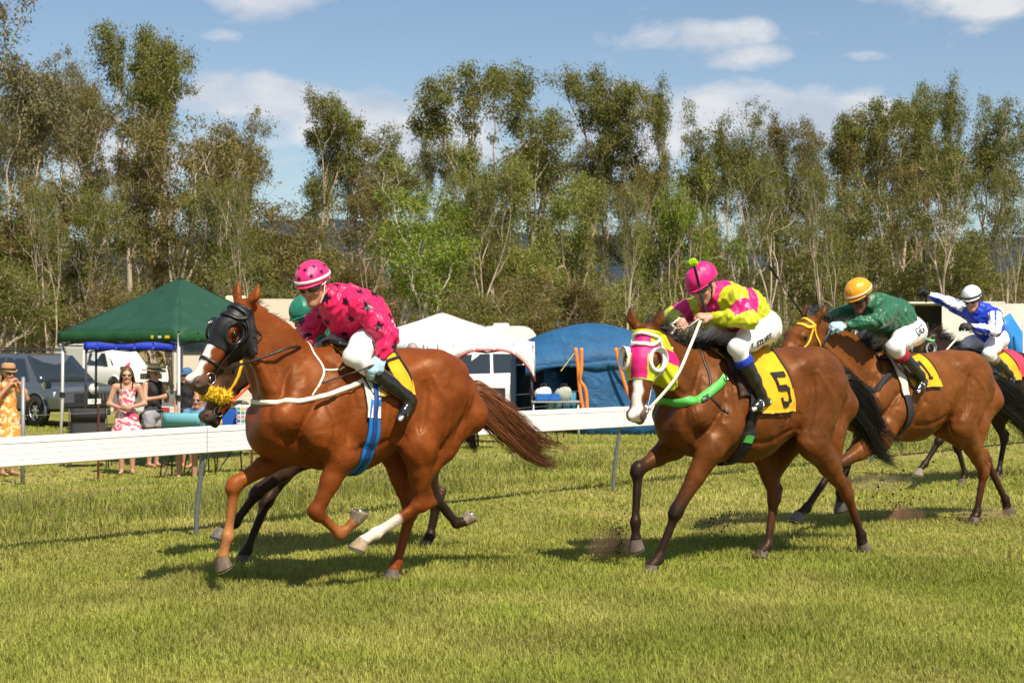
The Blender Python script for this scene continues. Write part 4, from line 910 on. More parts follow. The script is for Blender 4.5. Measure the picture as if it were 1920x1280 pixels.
def thigh_text(J, txt, size, t, dz, bold=0.0, flip=1, dx=0):
    """lettering along the outer left thigh"""
    kn = A(*J['knL']); pl = A(*J['pel'])+A(.01, .085, -.015); ex = un(pl-kn); up = A(0, 0, 1); ey = un(up-ex*(up@ex)); nrm = np.cross(ex, ey); c = kn+(pl-kn)*t+ey*dz+A(0, .1, 0)
    if nrm[1] < 0: pass
    e2 = ex if np.cross(ex, ey)[1] > 0 else -ex
    decal(J['brf'], text_polys(txt, size, .015, bold), c, e2, ey, .005, 'lettering', PRINT, J['bro'])
thigh_text(J3, 'T. STUART', .062, .52, -.035, .002)
thigh_text(J4, 'GG', .105, .86, .03, .001)
thigh_text(J1, 'L.PU', .062, .66, -.005, .0015); thigh_text(J1, 'HOR', .05, .74, .058, .0005)
thigh_text(J5, '///////', .035, .74, .01); thigh_text(J5, '////////', .045, .72, -.05)
whip((-.245, .335, 1.515), (.17, .355, 1.395), H1, 'black whip along the chestnut shoulder in the pink jockey\'s blue glove')
whip((.255, .13, 1.80), (.315, .12, 2.02), H3, 'black whip standing upright before the magenta helmet', grip=.16)
whip((.84, -.10, 1.78), (1.20, -.10, 2.14), H4, 'thin black whip sticking up past the gold-capped jockey\'s horse ears')
whip((-.03, -.545, 2.10), (-.02, -.56, 2.56), H5, 'black whip raised upright by the blue and white jockey')

# ------------------------------------------------------------------ tack
HOODBLK = mat('black_hood_cloth', (.010, .010, .012), .5, .4, bump=.15, bscale=40); PLASTICBLK = mat('black_cup', (.014, .014, .016), .25, .5)
def tack():
    S = H1; H = S['H']; hs = []
    hd = shell(S, lambda a, f, l: np.maximum.reduce([a-.31-.35*np.maximum(-f-.03, 0)*.6, .0-a, -(f+.055+.72*a), -f-.185, np.abs(l)-.2]), .0045, 'hood', HOODBLK, S['root'], sub=[(H(.19, -.01, s*.10), .055) for s in (1, -1)])
    for s in (1, -1): eye_cup(S, s, PLASTICBLK, hd, .060, .026, rim=.009)
    bridle(S, LEATHER, boff=.013, w=.02, reins=[([(.66, .12, 1.50), (.42, .14, 1.58), (.22, -.02, 1.57)], .016), ([(.6, -.12, 1.52), (.2, -.1, 1.57)], .016)])
    saddle_set(S, (.08, -.34, -.38, -.1, 1.28), YEL, mat('blue_girth', (.012, .20, .62), .65, .3), -.10, numfn=number_decal(ONE, (.50, .80), (.30, .85)), gw=.085, gir2=mat('blue_girth_dark', (.01, .05, .22), .7), flap=mat('grey_white_pad', (.60, .56, .48), .8), flapw=.13, flapz=.42)
    bp = strap(S['fld'], [(-.05, -.3, 1.42), (.13, -.3, 1.32), (.4, -.24, 1.24), (.56, -.1, 1.23), (.60, 0, 1.23), (.57, .12, 1.23), (.4, .24, 1.24), (.13, .30, 1.32), (-.07, .3, 1.42)], .030, WHITEWEB, 'breastplate', S['root'], off=.004, thick=.003)
    strap(S['fld'], [(.25, .0, 1.62), (.235, .10, 1.55), (.21, .2, 1.45), (.26, .26, 1.36), (.31, .28, 1.28)], .014, WHITEWEB, 'neck_strap', bp); strap(S['fld'], [(.21, .2, 1.45), (.13, .22, 1.47), (.05, .22, 1.50)], .012, WHITEWEB, 'tie_strap', bp)
    # horse behind the chestnut
    S = H2; H = S['H']; YB = mat('yellow_bridle', (.80, .48, .02), .5, .4)
    b = bridle(S, YB, noseband=False, w=.024, rein_m=mat('orange_rein', (.85, .08, .02), .5), reins=[([(.85, .10, 1.25), (.74, .14, 1.36), (.6, .12, 1.5)], .018)])
    g = np.random.default_rng(4); V = []; Q = []
    fz = MB(); cen = [H(.40, .035+.0, 0)+S['l']*0]
    pts = []
    for t in np.linspace(-1.9, 1.9, 15): pts.append(S['fld'].proj(np.array([H(.385+.02*math.cos(t), -.05+.13*math.cos(t), .13*math.sin(t))]), .022)[0])
    fz.tube(pts, .040, 10); C = np.array(pts)
    for i in range(2600):
        k = g.integers(0, len(C)-1); p = C[k]+(C[k+1]-C[k])*g.random(); d = un(g.normal(size=3)); fz.tube([p+d*.032, p+d*(.050+.016*g.random())+g.normal(size=3)*.004], [.0045, .001], 3, cap=False)
    fz.build('fleece_noseband', mat('yellow_fleece', (.78, .52, .04), .95, .1, noise=.25, nscale=50), b, True)
    saddle_set(S, (.15, -.40, -.42, -.1, 1.24), YEL, LEATHER, 0.0)
    # number five
    S = H3; H = S['H']
    def hcol(a, f, l):
        C = np.tile(np.array(LIME), (len(a), 1)); C[(np.abs(l) < .052)] = MAG; C[(np.abs(a-.125) < .04)] = MAG; edge = (a > .318); C[edge] = (.62, .75, .10); C[(a < .02) & (f > -.0)] = LIME; return C
    hd = shell(S, lambda a, f, l: np.maximum.reduce([a-.325-.0*f, .0-a, -(f+.075+1.0*a), -f-.205, np.abs(l)-.2]), .007, 'hood', mat('hood_print', attr=True, rough=.6, bump=.15, bscale=40), S['root'], color=hcol, sub=[(H(.19, -.01, s*.10), .060) for s in (1, -1)])
    CUPW = mat('white_cup', (.80, .79, .80), .45, .4)
    for s in (1, -1): eye_cup(S, s, CUPW, hd, .066, .040, rim=.015, tilt=.75)
    bridle(S, WHITEWEB, boff=.015, noseband=False, w=.022, reins=[([(.60, .20, 1.36), (.44, .17, 1.58), (.31, .14, 1.78)], .022), ([(.66, -.06, 1.3), (.5, -.08, 1.55), (.34, -.04, 1.77)], .02)], rein_m=WHITEWEB)
    MB().tube([(.33, .14, 1.78), (.38, .10, 1.73), (.44, .02, 1.71), (.42, -.06, 1.74), (.34, -.06, 1.79)], .009, 6, sq=.4).build('rein_loop', WHITEWEB, S['root'], True)
    saddle_set(S, (.13, -.42, -.47, -.10, 1.10), YEL, mat('black_webbing', (.022, .022, .024), .75, .3, bump=.3, bscale=150), -.06, numfn=number_decal(FIVE, (.62, .96), (.45, .92)), gw=.10, sadm=BROWNLEATHER)
    GB = mat('green_breastplate', (.10, .50, .09), .45, .4)
    bp = strap(S['fld'], [(-.02, -.3, 1.42), (.2, -.3, 1.33), (.38, -.22, 1.24), (.50, -.1, 1.20), (.53, 0, 1.19), (.50, .12, 1.19), (.38, .24, 1.24), (.20, .28, 1.34), (.13, .29, 1.40)], .062, GB, 'breastplate', S['root'], off=.007, thick=.006)
    strap(S['fld'], [(.15, .29, 1.38), (.08, .29, 1.42), (-.03, .28, 1.46)], .02, BROWNLEATHER, 'breastplate_strap', bp); strap(S['fld'], [(.24, 0, 1.58), (.25, .12, 1.5), (.27, .2, 1.40), (.30, .27, 1.25), (.24, .3, 1.18), (.18, .3, 1.12)], .018, BROWNLEATHER, 'neck_strap', bp)
    decal(S['fld'], text_polys('CS', .075, .02, .004), (.37, .30, 1.252), (-.95, .2, .22), (.2, .1, .95), .019, 'lettering', PRINT, bp)
    rg = S['fld'].proj(np.array([(.145, .3, 1.385)]), .016)[0]; ring(rg, .018, .005, (0, 1, .3), 'breastplate_ring', STEEL, bp)
    tg = [[(-.035, -.03), (.035, -.03), (.035, .03), (-.035, .03)]]; decal(S['fld'], flat_mesh(tg, .03), (-.035, .30, .90), (1, 0, .1), (-.1, 0, 1), .026, 'maker_tag', GB, S['root'])
    # gold cap's horse
    S = H4; H = S['H']
    bridle(S, YB, noseband=False, w=.022, reins=[([(.98, .10, 1.48), (.88, .13, 1.64), (.80, .13, 1.74)], .022)], rein_m=LEATHER)
    saddle_set(S, (.13, -.36, -.38, -.06, 1.24), YEL, mat('black_webbing'), .05, numfn=number_decal(ONE, (.58, .80), (.25, .72)), gw=.085, flap=mat('grey_white_pad'), flapw=.11, flapz=.24)
    strap(S['fld'], [(.1, -.28, 1.40), (.33, -.22, 1.24), (.46, 0, 1.17), (.43, .15, 1.20), (.35, .25, 1.28), (.2, .28, 1.37), (.1, .28, 1.42)], .05, mat('black_webbing'), 'breastplate', S['root'], off=.007, thick=.006)
    strap(S['fld'], [(.20, 0, 1.48), (.22, .12, 1.42), (.27, .25, 1.30)], .012, LEATHER, 'neck_strap', S['root'])
    S = H5; H = S['H']
    hb = bridle(S, LEATHER, w=.022, browm=mat('green_browband', (.12, .42, .14), .6), reins=[([(.6, .12, 1.42), (.3, .15, 1.66), (.14, .15, 1.80)], .02)], rein_m=WHITEWEB)
    for s in (1, -1): eye_cup(S, s, mat('fleece_cup', (.30, .29, .28), .9, noise=.4, nscale=90), hb, .055, .03)
    saddle_set(S, (.0, -.62, -.66, -.2, 1.20), YEL, mat('black_webbing'), -.22, gw=.085, flap=mat('grey_pad', (.16, .19, .23), .6))
    patch(S['fld'], lambda u, v: A(-.64-.15*u, .03+.36*math.sin(v*1.3), S['zw']-.03-.24*v**1.4), 10, 10, .02, 'red_cloth', mat('red_cloth', (.62, .03, .08), .8), S['root'])
tack()
# ------------------------------------------------------------------ ground, rail, grass, woods
PX = lambda px, D: (px-960)/3000*D
PZ = lambda py, D: 1.6+(645-py)/3000*D
RP = np.array([-2.63, 13.33]); RD = np.array([.672, .741]); RN = np.array([-.741, .672])       # rail line, direction, far-side normal
def sstep(x, a, b): t = np.clip((x-a)/(b-a), 0, 1); return t*t*(3-2*t)
def gz(x, y):
    s = (np.asarray(x)-RP[0])*RN[0]+(np.asarray(y)-RP[1])*RN[1]
    return -.40*sstep(s, .8, 11)+.012*np.sin(np.asarray(x)*1.3+np.sin(np.asarray(y)*.9))*sstep(s, -1, 3)
def vnoise(x, y, sc, seed=0):
    """smooth value noise"""
    g = np.random.default_rng(seed); T = g.random((64, 64)); x = np.asarray(x)*sc; y = np.asarray(y)*sc; i = np.floor(x).astype(int); j = np.floor(y).astype(int); u = x-i; v = y-j; u = u*u*(3-2*u); v = v*v*(3-2*v)
    a = lambda p, q: T[p % 64, q % 64]
    return (a(i, j)*(1-u)+a(i+1, j)*u)*(1-v)+(a(i, j+1)*(1-u)+a(i+1, j+1)*u)*v
def ground():
    xs = np.concatenate([np.linspace(-900, -30, 12), np.linspace(-28, 28, 85), np.linspace(30, 900, 12)]); ys = np.concatenate([np.linspace(-60, 4, 6), np.linspace(5, 60, 90), np.linspace(65, 2500, 24)])
    Xg, Yg = np.meshgrid(xs, ys, indexing='ij'); Z = gz(Xg, Yg); V = np.stack([Xg, Yg, Z], -1).reshape(-1, 3); m = len(ys)
    Q = [(i*m+j, (i+1)*m+j, (i+1)*m+j+1, i*m+j+1) for i in range(len(xs)-1) for j in range(m-1)]
    M = bpy.data.materials.new('turf'); M.use_nodes = True; N = M.node_tree.nodes; Lk = M.node_tree.links; b = N['Principled BSDF']; b.inputs['Roughness'].default_value = .95; b.inputs['Specular IOR Level'].default_value = .1
    tc = N.new('ShaderNodeTexCoord'); n1 = N.new('ShaderNodeTexNoise'); n1.inputs['Scale'].default_value = .55; n1.inputs['Detail'].default_value = 8; n2 = N.new('ShaderNodeTexNoise'); n2.inputs['Scale'].default_value = 9; n2.inputs['Detail'].default_value = 6
    Lk.new(tc.outputs['Object'], n1.inputs[0]); Lk.new(tc.outputs['Object'], n2.inputs[0])
    r1 = N.new('ShaderNodeValToRGB'); r1.color_ramp.elements[0].position = .35; r1.color_ramp.elements[0].color = (.20, .225, .035, 1); r1.color_ramp.elements[1].position = .68; r1.color_ramp.elements[1].color = (.34, .29, .11, 1)
    r2 = N.new('ShaderNodeValToRGB'); r2.color_ramp.elements[0].position = .3; r2.color_ramp.elements[0].color = (.45, .42, .35, 1); r2.color_ramp.elements[1].position = .7; r2.color_ramp.elements[1].color = (1.2, 1.2, 1.1, 1)
    mx = N.new('ShaderNodeMix'); mx.data_type = 'RGBA'; mx.blend_type = 'MULTIPLY'; mx.inputs[0].default_value = 1
    Lk.new(n1.outputs[0], r1.inputs[0]); Lk.new(n2.outputs[0], r2.inputs[0]); Lk.new(r1.outputs[0], mx.inputs[6]); Lk.new(r2.outputs[0], mx.inputs[7]); Lk.new(mx.outputs[2], b.inputs['Base Color'])
    bp = N.new('ShaderNodeBump'); bp.inputs['Distance'].default_value = .03; bp.inputs['Strength'].default_value = .6; Lk.new(n2.outputs[0], bp.inputs['Height']); Lk.new(bp.outputs[0], b.inputs['Normal'])
    tag(link('ground', mesh_np('ground', V, Q), M), kind='structure')
ground()
def blades(n_list, seed, height, width, lean, colfn, sfilter=None, hfn=None, zfn=gz):
    """grass blades, three triangles each; n_list = (D0, D1, count, width factor)"""
    g = np.random.default_rng(seed); XX = []; YY = []; WF = []
    for D0, D1, n, wf in n_list:
        D = np.sqrt(g.random(n)*(D1**2-D0**2)+D0**2); X = (g.random(n)*2-1)*(D*.345+1.5); XX.append(X); YY.append(D); WF.append(np.full(n, wf))
    X = np.concatenate(XX); Y = np.concatenate(YY); wf = np.concatenate(WF)
    if sfilter is not None:
        k = sfilter(X, Y, g); X, Y, wf = X[k], Y[k], wf[k]
    n = len(X); Z = zfn(X, Y); h = height*(.45+.9*g.random(n))*(.45+1.1*vnoise(X, Y, 1.9, 5)); 
    if hfn is not None: h = h*hfn(X, Y)
    w = width*wf*(.6+.8*g.random(n)); a = g.random(n)*2*math.pi; la = a+math.pi/2+g.normal(size=n)*.5; ln = lean*(.3+1.2*g.random(n))*h
    dx, dy = np.cos(a)*w/2, np.sin(a)*w/2; lx, ly = np.cos(la)*ln, np.sin(la)*ln
    P = np.empty((n, 5, 3), np.float32)
    P[:, 0] = np.stack([X-dx, Y-dy, Z-.004], 1); P[:, 1] = np.stack([X+dx, Y+dy, Z-.004], 1)
    P[:, 2] = np.stack([X-dx*.75+lx*.35, Y-dy*.75+ly*.35, Z+h*.6], 1); P[:, 3] = np.stack([X+dx*.75+lx*.35, Y+dy*.75+ly*.35, Z+h*.6], 1); P[:, 4] = np.stack([X+lx, Y+ly, Z+h*np.sqrt(np.maximum(1-(ln/h)**2*.35, .2))], 1)
    i = (np.arange(n)*5)[:, None]; T = np.concatenate([i+np.array([[0, 1, 3]]), i+np.array([[0, 3, 2]]), i+np.array([[2, 3, 4]])], 0)
    C = np.repeat(colfn(X, Y, g), 5, 0)
    return P.reshape(-1, 3), T, C
def sdist(X, Y): return (X-RP[0])*RN[0]+(Y-RP[1])*RN[1]
GRASSM = mat('grass_blade', attr=True, rough=.65, spec=.25, transl=.35)
def turf_col(X, Y, g):
    n = len(X); t = np.clip(vnoise(X, Y, .5, 2)*.8+vnoise(X, Y, 2.1, 3)*.6-.58, 0, 1); s = sdist(X, Y); t = np.clip(t+.40*np.exp(-((s+1.2)/1.6)**2)*vnoise(X, Y, 1.7, 9)+.35*(g.random(n) < .13)+.12*sstep(Y, 11, 15), 0, 1)[:, None]
    c = np.array([.255, .30, .042])*(1-t)+np.array([.46, .41, .13])*t
    c = c*(.7+.6*g.random((n, 1)))*(.80+.40*vnoise(X, Y, 1.4, 6))[:, None]; return c
V, T, C = blades([(6.5, 11, 260000, .88), (11, 15, 160000, 1.2), (15, 22, 105000, 1.8), (22, 40, 60000, 3.2)], 1, .043, .0050, .8, turf_col)
tag(link('grass', mesh_np('grass', V, T, C), GRASSM, smooth=False), 'short sunlit turf of the racetrack', 'grass', kind='stuff')
def rough_col(X, Y, g):
    t = np.clip(g.random(len(X))*1.1-.2+.4*vnoise(X, Y, 1.1, 4)-.2, 0, 1)[:, None]; c = np.array([.15, .20, .025])*(1-t)+np.array([.38, .32, .11])*t; return c*(.6+.7*g.random((len(X), 1)))
def rough_f(X, Y, g):
    s = sdist(X, Y); return (s > .5) & (s < 5.5) & (g.random(len(X)) < .10+.85*sstep(vnoise(X, Y, .8, 12), .35, .7))
V, T, C = blades([(11.5, 18, 60000, 1.3), (18, 30, 60000, 1.9)], 3, .125, .005, .85, rough_col, rough_f)
tag(link('rough_grass', mesh_np('rough_grass', V, T, C), GRASSM, smooth=False), 'longer weedy grass left standing behind the rail', 'grass', kind='stuff')
def flowers():
    g = np.random.default_rng(8); V = []; Q = []; C = []; n = 0
    while n < 520:
        D = 13+13*g.random(); X = (g.random()*2-1)*D*.34; s = sdist(X, D)
        if not (.7 < s < 4.5) or vnoise(X, D, .9, 21) < .5: continue
        z = float(gz(X, D))+.08+.18*g.random(); c = (.16, .07, .26) if g.random() < .62 else (.62, .46, .03)
        b = len(V)
        for k in range(5):
            a = k*1.2566; p = A(X, D, z); e = A(math.cos(a), math.sin(a), .35)*.014; sd = A(-math.sin(a), math.cos(a), 0)*.007
            V += [p, p+e-sd, p+e+sd]; Q.append((len(V)-3, len(V)-2, len(V)-1)); C += [c]*3
        n += 1
    tag(link('wildflowers', mesh_np('wildflowers', np.array(V), np.array(Q), np.array(C)), mat('petal', attr=True, rough=.7, transl=.3), smooth=False), 'tiny purple and yellow weed flowers behind the rail', 'flowers', kind='stuff')
flowers()
def rail():
    root = empty('running_rail', (RP[0], RP[1], 0), math.atan2(RD[1], RD[0]), 'white plastic running rail on grey posts along the track', 'rail')
    WP = mat('white_rail_plastic', (.86, .86, .86), .35, .5, noise=.03, nscale=3); PG = mat('galvanised_post', (.20, .22, .24), .45, .5, metal=.5, noise=.2, nscale=20)
    L = 5.56; y0 = -.13; prof = [(.02, .72), (.03, .705), (-.02, .70)]                       # (offset towards track = -y, z)
    z = .70; pts = [(y0+.035, .70), (y0-.005, .70)]
    for k in range(5):                                                         # ribbed face: five boards with recessed joints
        z0 = .705+k*.042; pts += [(y0-.018-.004*(k == 4), z0+.003), (y0-.020-.004*(k == 4), z0+.036), (y0-.011, z0+.0385), (y0-.011, z0+.0415)]
    pts += [(y0-.004, .919), (y0+.022, .921), (y0+.035, .912)]
    n = len(pts)
    for i in range(-2, 9):
        a, b = i*L+.006, (i+1)*L-.006; V = []; m = 4
        for j in range(m+1):
            x = a+(b-a)*j/m; sag = -.012*math.sin(math.pi*j/m)*((i*37) % 3-.6)
            V += [(x, p[0], p[1]+sag) for p in pts]
        Q = [(j*n+k, j*n+(k+1) % n, (j+1)*n+(k+1) % n, (j+1)*n+k) for j in range(m) for k in range(n)]
        me = bpy.data.meshes.new('rail_section'); me.from_pydata(V, [], Q+[tuple(range(n))[::-1], tuple(m*n+k for k in range(n))]); me.update(); link('rail_section', me, WP, root, smooth=False)
        x = i*L+.0; MB().tube([(x, 0, -.3), (x, 0, .05), (x, -.01, .22), (x, -.075, .60), (x, y0+.05, .72), (x, y0+.052, .88)], .021, 10).build('post', PG, root, True)
        MB().box((x, y0+.045, .80), (.07, .03, .15)).build('clamp', PG, root)
rail()
def fence():
    A0 = np.array([-7.4, 20.7]); B0 = np.array([4.5, 39.5]); d = (B0-A0); Ln = np.linalg.norm(d); d /= Ln
    root = empty('wire_fence', (A0[0], A0[1], float(gz(*A0))), 0, 'low wire fence with rusty pickets between the rail and the spectators', 'fence'); rust = mat('rusty_picket', (.13, .045, .025), .8, .2, noise=.35, nscale=30); wm = mat('fence_wire', (.35, .34, .33), .5, .5, metal=.6)
    for t in (2.72, 6.0, 9.3, 12.6, 15.9, 19.2):
        p = A0+d*t; z = float(gz(*p))-float(gz(*A0)); q = p-A0
        m = MB(); m.box((q[0], q[1], z+.45), (.035, .008, 1.3)); m.box((q[0], q[1]-.012, z+.45), (.008, .03, 1.3)); m.build('picket', rust, root)
    for hgt in (.98, .70, .40):
        pts = [(A0+d*t-A0, float(gz(*(A0+d*t)))-float(gz(*A0))+hgt) for t in np.linspace(-6, Ln, 18)]
        MB().tube([(p[0], p[1], z) for p, z in pts], .0038, 5).build('wire', wm, root, True)
    D = 22.6; x = PX(42, D); z = float(gz(x, D)); o = empty('strainer_post', (x, D, z), 0, 'grey steel pole beside the spectator in the yellow dress', 'post'); MB().tube([(0, 0, -.3), (.01, 0, PZ(708, D)-z)], .03, 10).build('pole', mat('grey_pole', (.25, .26, .28), .5, .5, metal=.4), o, True)
    MB().sphere((.01, 0, PZ(708, D)-z), (.032, .032, .015), 10, 6).build('cap', mat('grey_pole'), o, True)
fence()
def hill():
    xs = np.linspace(-1400, 1400, 90); V = []; Q = []; m = 8
    for i, x in enumerate(xs):
        top = 60+34*math.exp(-((x+110)/190)**2)+10*vnoise(x, 0, .012, 3)+7*vnoise(x, 5, .04, 4)+26*math.exp(-((x-520)/300)**2)
        for j in range(m): t = j/(m-1); V.append((x, 900+300*t+20*vnoise(x, j*40, .02, 8), -5+top*math.sin(t*math.pi/2)))
    Q = [(i*m+j, (i+1)*m+j, (i+1)*m+j+1, i*m+j+1) for i in range(len(xs)-1) for j in range(m-1)]
    tag(link('hill', mesh_np('hill', V, Q), mat('far_forest_hazed', (.035, .048, .062), .95, .05, noise=.3, nscale=.04, bump=1, bscale=.08, detail=8)), kind='structure')  # forest green shifted to blue-grey: distance haze painted into the base colour
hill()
# ---- trees
def gen_tree(seed, Ht, stems, spread, trunk, fork, leaves, lsize, clump, r0, up=.12, depth=4, low=0.0):
    """eucalypt: pale forking stems, leaf sprays hung in loose clumps at the branch ends"""
    g = np.random.default_rng(seed); segs = []; ends = []
    def grow(p, d, L, r, lev):
        n = 5 if lev < 2 else 4; pts = [p.copy()]; rs = [r]
        for i in range(n):
            d = un(d+g.normal(size=3)*(.05+.07*lev)+A(0, 0, up*(1 if lev else .4))); p = p+d*L/n; pts.append(p.copy()); rs.append(r*(1-.34*(i+1)/n))
            if lev >= 2 and i >= 1: ends.append((p.copy(), .55))
            if lev >= 1 and lev < depth and i in (1, 2, 3) and g.random() < .45: grow(p, un(d+un(np.cross(d, g.normal(size=3)))*(.55+.4*g.random())), L*(.35+.25*g.random()), rs[-1]*.5, min(lev+2, depth))
        segs.append((np.array(pts), np.array(rs)))
        if lev >= depth: ends.append((p, 1.0)); return
        for k in range(2 if g.random() < .55 else 3):
            ax_ = un(np.cross(d, g.normal(size=3))); grow(p, un(d*1.0+ax_*(spread*(.55+.7*g.random()))), L*(.62+.22*g.random()), rs[-1]*(.70+.2*g.random()), lev+1)
    for s in range(stems):
        a = 2*math.pi*s/stems+g.random(); b = A(math.cos(a), math.sin(a), 0)*(.25*(stems > 1)); grow(b, un(A(math.cos(a)*.22*(stems > 1), math.sin(a)*.22*(stems > 1), 1)+g.normal(size=3)*.04), Ht*trunk*(.8+.4*g.random()), r0*(1 if stems == 1 else .72), 0)
    V = []; Q = []; nb = 0
    for P, rs in segs:
        T = np.gradient(P, axis=0); T /= np.linalg.norm(T, axis=1, keepdims=True)+1e-9; e1 = np.cross(T, A(.31, .77, .2)); e1 /= np.linalg.norm(e1, axis=1, keepdims=True)+1e-9; e2 = np.cross(T, e1); k = 5
        ring_ = np.stack([P+rs[:, None]*(e1*math.cos(a)+e2*math.sin(a)) for a in np.arange(k)*2*math.pi/k], 1); V.append(ring_.reshape(-1, 3))
        for i in range(len(P)-1):
            for j in range(k): Q.append((nb+i*k+j, nb+i*k+(j+1) % k, nb+(i+1)*k+(j+1) % k, nb+(i+1)*k+j))
        nb += len(P)*k
    V = np.concatenate(V); E = np.array([e[0] for e in ends]); sc = Ht/max(E[:, 2].max(), .1); V *= sc; E *= sc
    E = E[E[:, 2] > Ht*low]; w = g.random(len(E)); nc = max(1, leaves//55); pick = g.integers(0, len(E), nc); cen = E[pick]+g.normal(size=(nc, 3))*.25*clump; cs = .45+.75*g.random(nc)
    ci = g.integers(0, nc, leaves); off = g.normal(size=(leaves, 3))*A(.62, .62, .42)*clump*cs[ci][:, None]; c = cen[ci]+off; c[:, 2] = np.maximum(c[:, 2], .3)
    d = g.normal(size=(leaves, 3))*A(.7, .7, .35)+A(0, 0, -.55); d /= np.linalg.norm(d, axis=1, keepdims=True); s = np.cross(d, g.normal(size=(leaves, 3))); s /= np.linalg.norm(s, axis=1, keepdims=True)
    L = lsize*(.6+.8*g.random(leaves))[:, None]; Wd = L*.30
    P = np.stack([c, c+d*L*.45+s*Wd*.5, c+d*L, c+d*L*.45-s*Wd*.5], 1).reshape(-1, 3); F4 = np.arange(leaves*4).reshape(-1, 4)
    sh = (.65+.5*g.random(nc))[ci]*(.75+.5*g.random(leaves)); hue = (g.random(nc)[ci]-.5)*.5+(g.random(leaves)-.5)*.4
    C = np.stack([sh*(1+.45*hue), sh, sh*(1-.3*hue)], 1)
    return mesh_np('trunk', V, np.array(Q)), mesh_np('crown', P, F4, np.repeat(C, 4, 0))
def leafm(name, c):
    M = mat(name, attr=True, rough=.55, spec=.3, transl=.35)
    nt = M.node_tree
    if 'tint' not in nt.nodes:
        mx = nt.nodes.new('ShaderNodeMix'); mx.name = 'tint'; mx.data_type = 'RGBA'; mx.blend_type = 'MULTIPLY'; mx.inputs[0].default_value = 1; mx.inputs[7].default_value = (*c, 1); at = nt.nodes['Color Attribute'] if 'Color Attribute' in nt.nodes else [n for n in nt.nodes if n.type == 'VERTEX_COLOR'][0]
        tg = [l.to_socket for l in at.outputs[0].links]; nt.links.new(at.outputs[0], mx.inputs[6])
        for t in tg: nt.links.new(mx.outputs[2], t)
    return M
BARK = [mat('pale_bark', (.44, .36, .28), .85, .2, noise=.35, nscale=2.5, stretch=(1, 1, .3), detail=6), mat('brown_bark', (.32, .24, .17), .9, .2, noise=.4, nscale=3, stretch=(1, 1, .3), detail=6), mat('white_bark', (.60, .54, .46), .8, .2, noise=.25, nscale=3, stretch=(1, 1, .3))]
LEAF = dict(olive=leafm('leaf_olive', (0.18, 0.185, 0.038)), brown=leafm('leaf_brown_olive', (0.21, 0.175, 0.048)), bright=leafm('leaf_bright', (0.22, 0.285, 0.03)), pale=leafm('leaf_pale', (0.26, 0.28, 0.062)), dark=leafm('leaf_dark', (0.125, 0.125, 0.034)), grey=leafm('leaf_grey', (0.21, 0.19, 0.085)))
PROTO = {}
PROTO_H = {}; PROTO_R = {}
def proto(k, *a, **kw):
    PROTO[k] = gen_tree(*a, **kw); z = np.empty(len(PROTO[k][1].vertices)*3, np.float32); PROTO[k][1].vertices.foreach_get('co', z); PROTO_H[k] = float(np.percentile(z[2::3], 99.7)); PROTO_R[k] = float(np.percentile(np.abs(z[0::3]), 96)+np.percentile(np.abs(z[1::3]), 96))
#                 seed  Ht stems spread trunk fork leaves lsize clump r0
proto('tallA', 1, 20, 1, .50, .32, 0, 25000, .25, .72, .30, up=.16, low=.44)
proto('tallB', 2, 20, 2, .44, .28, 0, 25000, .25, .72, .29, up=.16, low=.38)
proto('tallC', 3, 20, 1, .55, .30, 0, 25000, .25, .72, .32, up=.14, low=.46)
proto('slimA', 4, 20, 1, .34, .36, 0, 17000, .25, .70, .28, up=.2, low=.30)
proto('slimB', 5, 20, 1, .38, .34, 0, 17000, .25, .70, .28, up=.2, low=.24)
proto('multiA', 6, 14, 4, .40, .28, 0, 19000, .22, .66, .21, up=.14, low=.36)
proto('multiB', 7, 14, 4, .42, .26, 0, 20000, .22, .66, .21, up=.14, low=.30)
proto('bushA', 8, 9, 5, .60, .15, 0, 17000, .21, .62, .12, low=.02, up=.06)
proto('bushB', 9, 9, 6, .65, .13, 0, 17000, .21, .62, .11, low=.0, up=.04)
proto('cone', 10, 12, 1, .62, .20, 0, 22000, .22, .75, .2, low=.06, up=.10)
proto('pole', 11, 16, 1, .30, .60, 0, 6000, .24, .66, .32, up=.2, low=.60)
proto('poleB', 12, 16, 2, .34, .50, 0, 6500, .24, .66, .27, up=.18, low=.55)
TREELAB = []
def tree(px, top, D, kind, leaf, bark, wide=1.0, rz=None, label=None, group='eucalypts along the far side of the showground'):
    tr, cr = PROTO[kind]; H0 = PROTO_H[kind]; x = PX(px, D); z = float(gz(x, D)); hh = PZ(top, D)-z; s = hh/H0; wide = wide*1.22/3000*D/PROTO_R[kind]/s
    o = empty('gum_tree' if kind[:4] not in ('bush',) else 'shrub', (x, D, z-.1), rng.random()*6.28 if rz is None else rz, label, 'tree' if kind[:4] != 'bush' else 'shrub', group); o.scale = (s*wide, s*wide, s)
    for nm, me, M in (('trunk', tr, BARK[bark]), ('crown', cr, LEAF[leaf])):
        c = link(nm, me, None, o, smooth=(nm == 'trunk')); 
        if not me.materials: me.materials.append(M)
        c.material_slots[0].link = 'OBJECT'; c.material_slots[0].material = M
    return o
